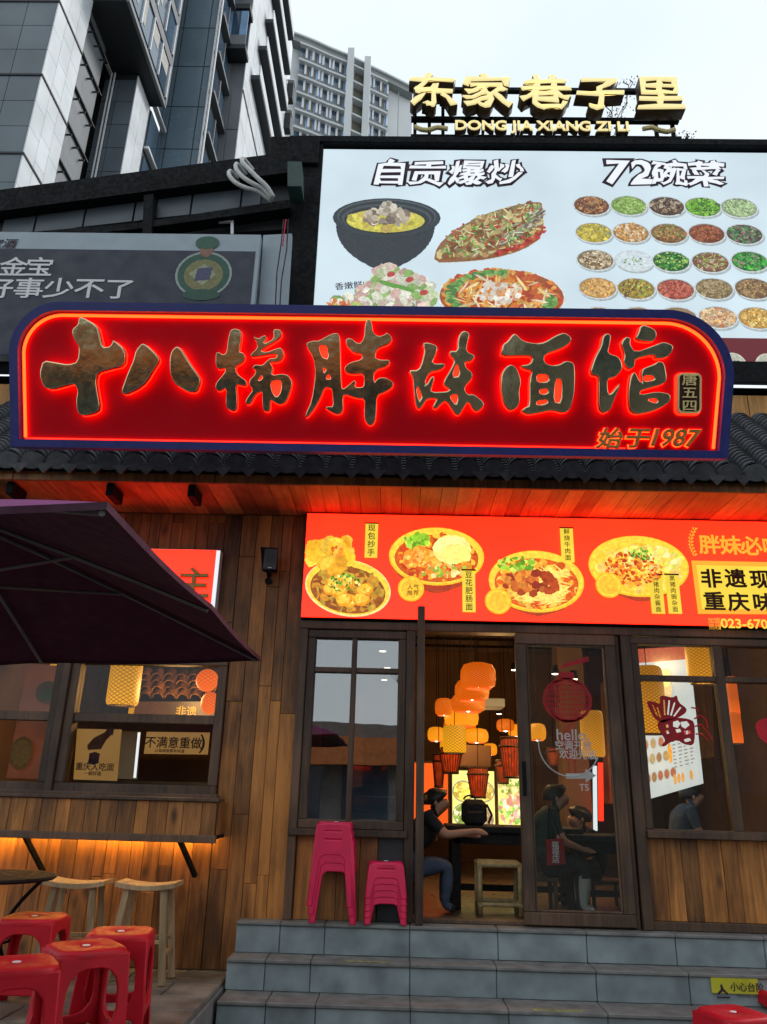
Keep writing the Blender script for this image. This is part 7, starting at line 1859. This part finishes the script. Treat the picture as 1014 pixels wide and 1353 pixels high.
def bar_stool(label, x0, x1, y, zt):
    t = thing('wooden_stool', label, 'stool', ((x0 + x1) / 2, y, TZ), 'tall wooden stools at the wall counter')
    w = (x1 - x0) / 2; cx_ = (x0 + x1) / 2; m_ = MB(); n = 10
    v = []
    for i in range(n + 1):
        u = -1 + 2 * i / n; z_ = zt - .022 + .022 * u * u
        v += [(cx_ + w * u, y - .12, z_), (cx_ + w * u, y + .12, z_), (cx_ + w * u, y + .12, z_ - .03), (cx_ + w * u, y - .12, z_ - .03)]
    f = [(0, 1, 2, 3), (4 * n + 3, 4 * n + 2, 4 * n + 1, 4 * n)]
    for i in range(n):
        for k in range(4): f.append((4 * i + k, 4 * i + 4 + k, 4 * i + 4 + (k + 1) % 4, 4 * i + (k + 1) % 4))
    m_.add(v, f).build('seat', M['pale_wood'], t)
    for sx in (-1, 1):
        for sy in (-1, 1):
            MB().bar((cx_ + sx * w * .62, y + sy * .085, zt - .04), (cx_ + sx * w * .92, y + sy * .12, TZ + .005), .042, .032, up=(0, 1, 0)).build('leg', M['pale_wood'], t)
        MB().bar((cx_ + sx * w * .84, y - .11, TZ + .18), (cx_ + sx * w * .84, y + .11, TZ + .18), .03, .02).build('rail', M['pale_wood'], t)
    for sy in (-1, 1):
        MB().bar((cx_ - w * .8, y + sy * .1, TZ + .25), (cx_ + w * .8, y + sy * .1, TZ + .25), .03, .02).build('rail', M['pale_wood'], t)
bar_stool('tall pale wooden stool under the wall counter, the one further from the steps', -2.40, -1.98, 5.9, 1.13)
bar_stool('tall pale wooden stool under the wall counter, the one nearer to the steps', -1.90, -1.49, 5.9, 1.13)

# dark bistro table at the left edge
bt_ = thing('bistro_table', 'dark round bistro table with curved legs at the left edge', 'table', (-2.45, 5.25, TZ))
cx_, cy_ = -2.44, 5.2
MB().lathe((cx_, cy_, 1.2), [(.001, -.012), (.33, -.012), (.345, 0), (.335, .012), (.001, .012)], 32).build('table_top', M['black'], bt_)
for k in range(3):
    a = R(20 + 120 * k); pts_ = []
    for j in range(13):
        t_ = j / 12; r_ = .26 - .2 * math.sin(math.pi * t_) + .03 * t_; z_ = TZ + .006 + (1.18 - TZ) * (1 - t_)
        pts_.append((cx_ + r_ * math.cos(a + .5 * t_), cy_ + r_ * math.sin(a + .5 * t_), z_))
    MB().path(pts_, .012, n=7).build('leg', M['black'], bt_)
MB().path([(cx_ + .13 * math.cos(R(q_)), cy_ + .13 * math.sin(R(q_)), .85) for q_ in range(0, 361, 24)], .008, n=6).build('ring', M['black'], bt_)
ft_ = thing('footstool_drum', 'low woven brown drum under the bistro table at the left edge', 'stool', (-2.75, 5.1, TZ))
MB().lathe((-2.8, 5.2, 0), [(.001, TZ + .3), (.15, TZ + .3), (.17, TZ + .24), (.18, TZ + .1), (.15, TZ + .002)], 20).build('body', M['plank'], ft_)

# ================================================================== across the street (seen in the glass)
op = thing('opposite_building', 'low grey building with an orange awning across the street, seen mirrored in the window glass', 'building', (-4, -15, .09))
box('wall', -16, 3, -19, -15, .09, 4.0, M['facade_grey'], op, 0)
box('awning', -12, 0.5, -15, -14.2, 2.6, 3.5, M['orange_awning'], op, 0)
for k in range(5): box('window', -11 + 2.3 * k, -9.4 + 2.3 * k, -15.02, -14.98, .9, 2.9, M['tower_glass'], op, 0)
op = thing('opposite_tower', 'dark tall building across the street, seen mirrored in the wide shop window', 'building', (12, -18, .09))
box('wall', 5, 22, -24, -16, .09, 22, M['facade_grey'], op, 0)
for k in range(6):
    for j in range(4): box('window', 6 + 2.6 * j, 7.8 + 2.6 * j, -16.02, -15.98, 2 + 3.2 * k, 4 + 3.2 * k, M['tower_glass'], op, 0)
tr = thing('street_tree', 'bare street tree across the road, seen mirrored in the four pane window', 'tree', (.8, -9, .09))
tm = MB(); tk = MB()
tk.tube((.8, -9, .09), (.9, -9, 2.6), .14, .09, n=10)
def grow_t(p, d, r, dep):
    if dep == 0: return
    q_ = p + d * rnd.uniform(.5, .8); tm.tube(p, q_, r, r * .65, n=5, cap=False)
    for _ in range(3):
        dd = (d + Vector((rnd.uniform(-.6, .6), rnd.uniform(-.5, .5), rnd.uniform(-.1, .5)))).normalized() * d.length * .86
        grow_t(q_, dd, r * .62, dep - 1)
grow_t(Vector((.9, -9, 2.55)), Vector((0, 0, 1)), .08, 6)
tk.build('trunk', M['bark'], tr); tm.build('crown', M['bark'], tr)

# lettering and cut shapes become plain meshes
bpy.context.view_layer.update()
dg = bpy.context.evaluated_depsgraph_get()
done = {}
todo = [o for o in scene.objects if o.type in ('FONT', 'CURVE')]
new = {}
for o in todo:
    if o.data.name not in done:
        me = bpy.data.meshes.new_from_object(o.evaluated_get(dg)); me.name = o.name
        if not me.materials: me.materials.append(o.data.materials[0])
        if 'brush' in o:
            a_ = o['brush']; mw = o.matrix_world; inv = mw.inverted()
            for v_ in me.vertices:
                w_ = mw @ v_.co
                w_.x += a_ * (math.sin(w_.z * 31 + w_.x * 9) + .6 * math.sin(w_.z * 67 - w_.x * 23)); w_.z += a_ * (math.sin(w_.x * 29 + 1) + .6 * math.sin(w_.x * 61 + w_.z * 17))
                v_.co = inv @ w_
        done[o.data.name] = me
for o in todo:
    n_ = bpy.data.objects.new(o.name, done[o.data.name]); nm = o.name.split('.')[0]
    col.objects.link(n_); n_.parent = o.parent; n_.matrix_basis = o.matrix_basis.copy(); n_.matrix_parent_inverse = o.matrix_parent_inverse.copy()
    for k_ in o.keys():
        if k_ != 'brush': n_[k_] = o[k_]
    bpy.data.objects.remove(o); n_.name = nm
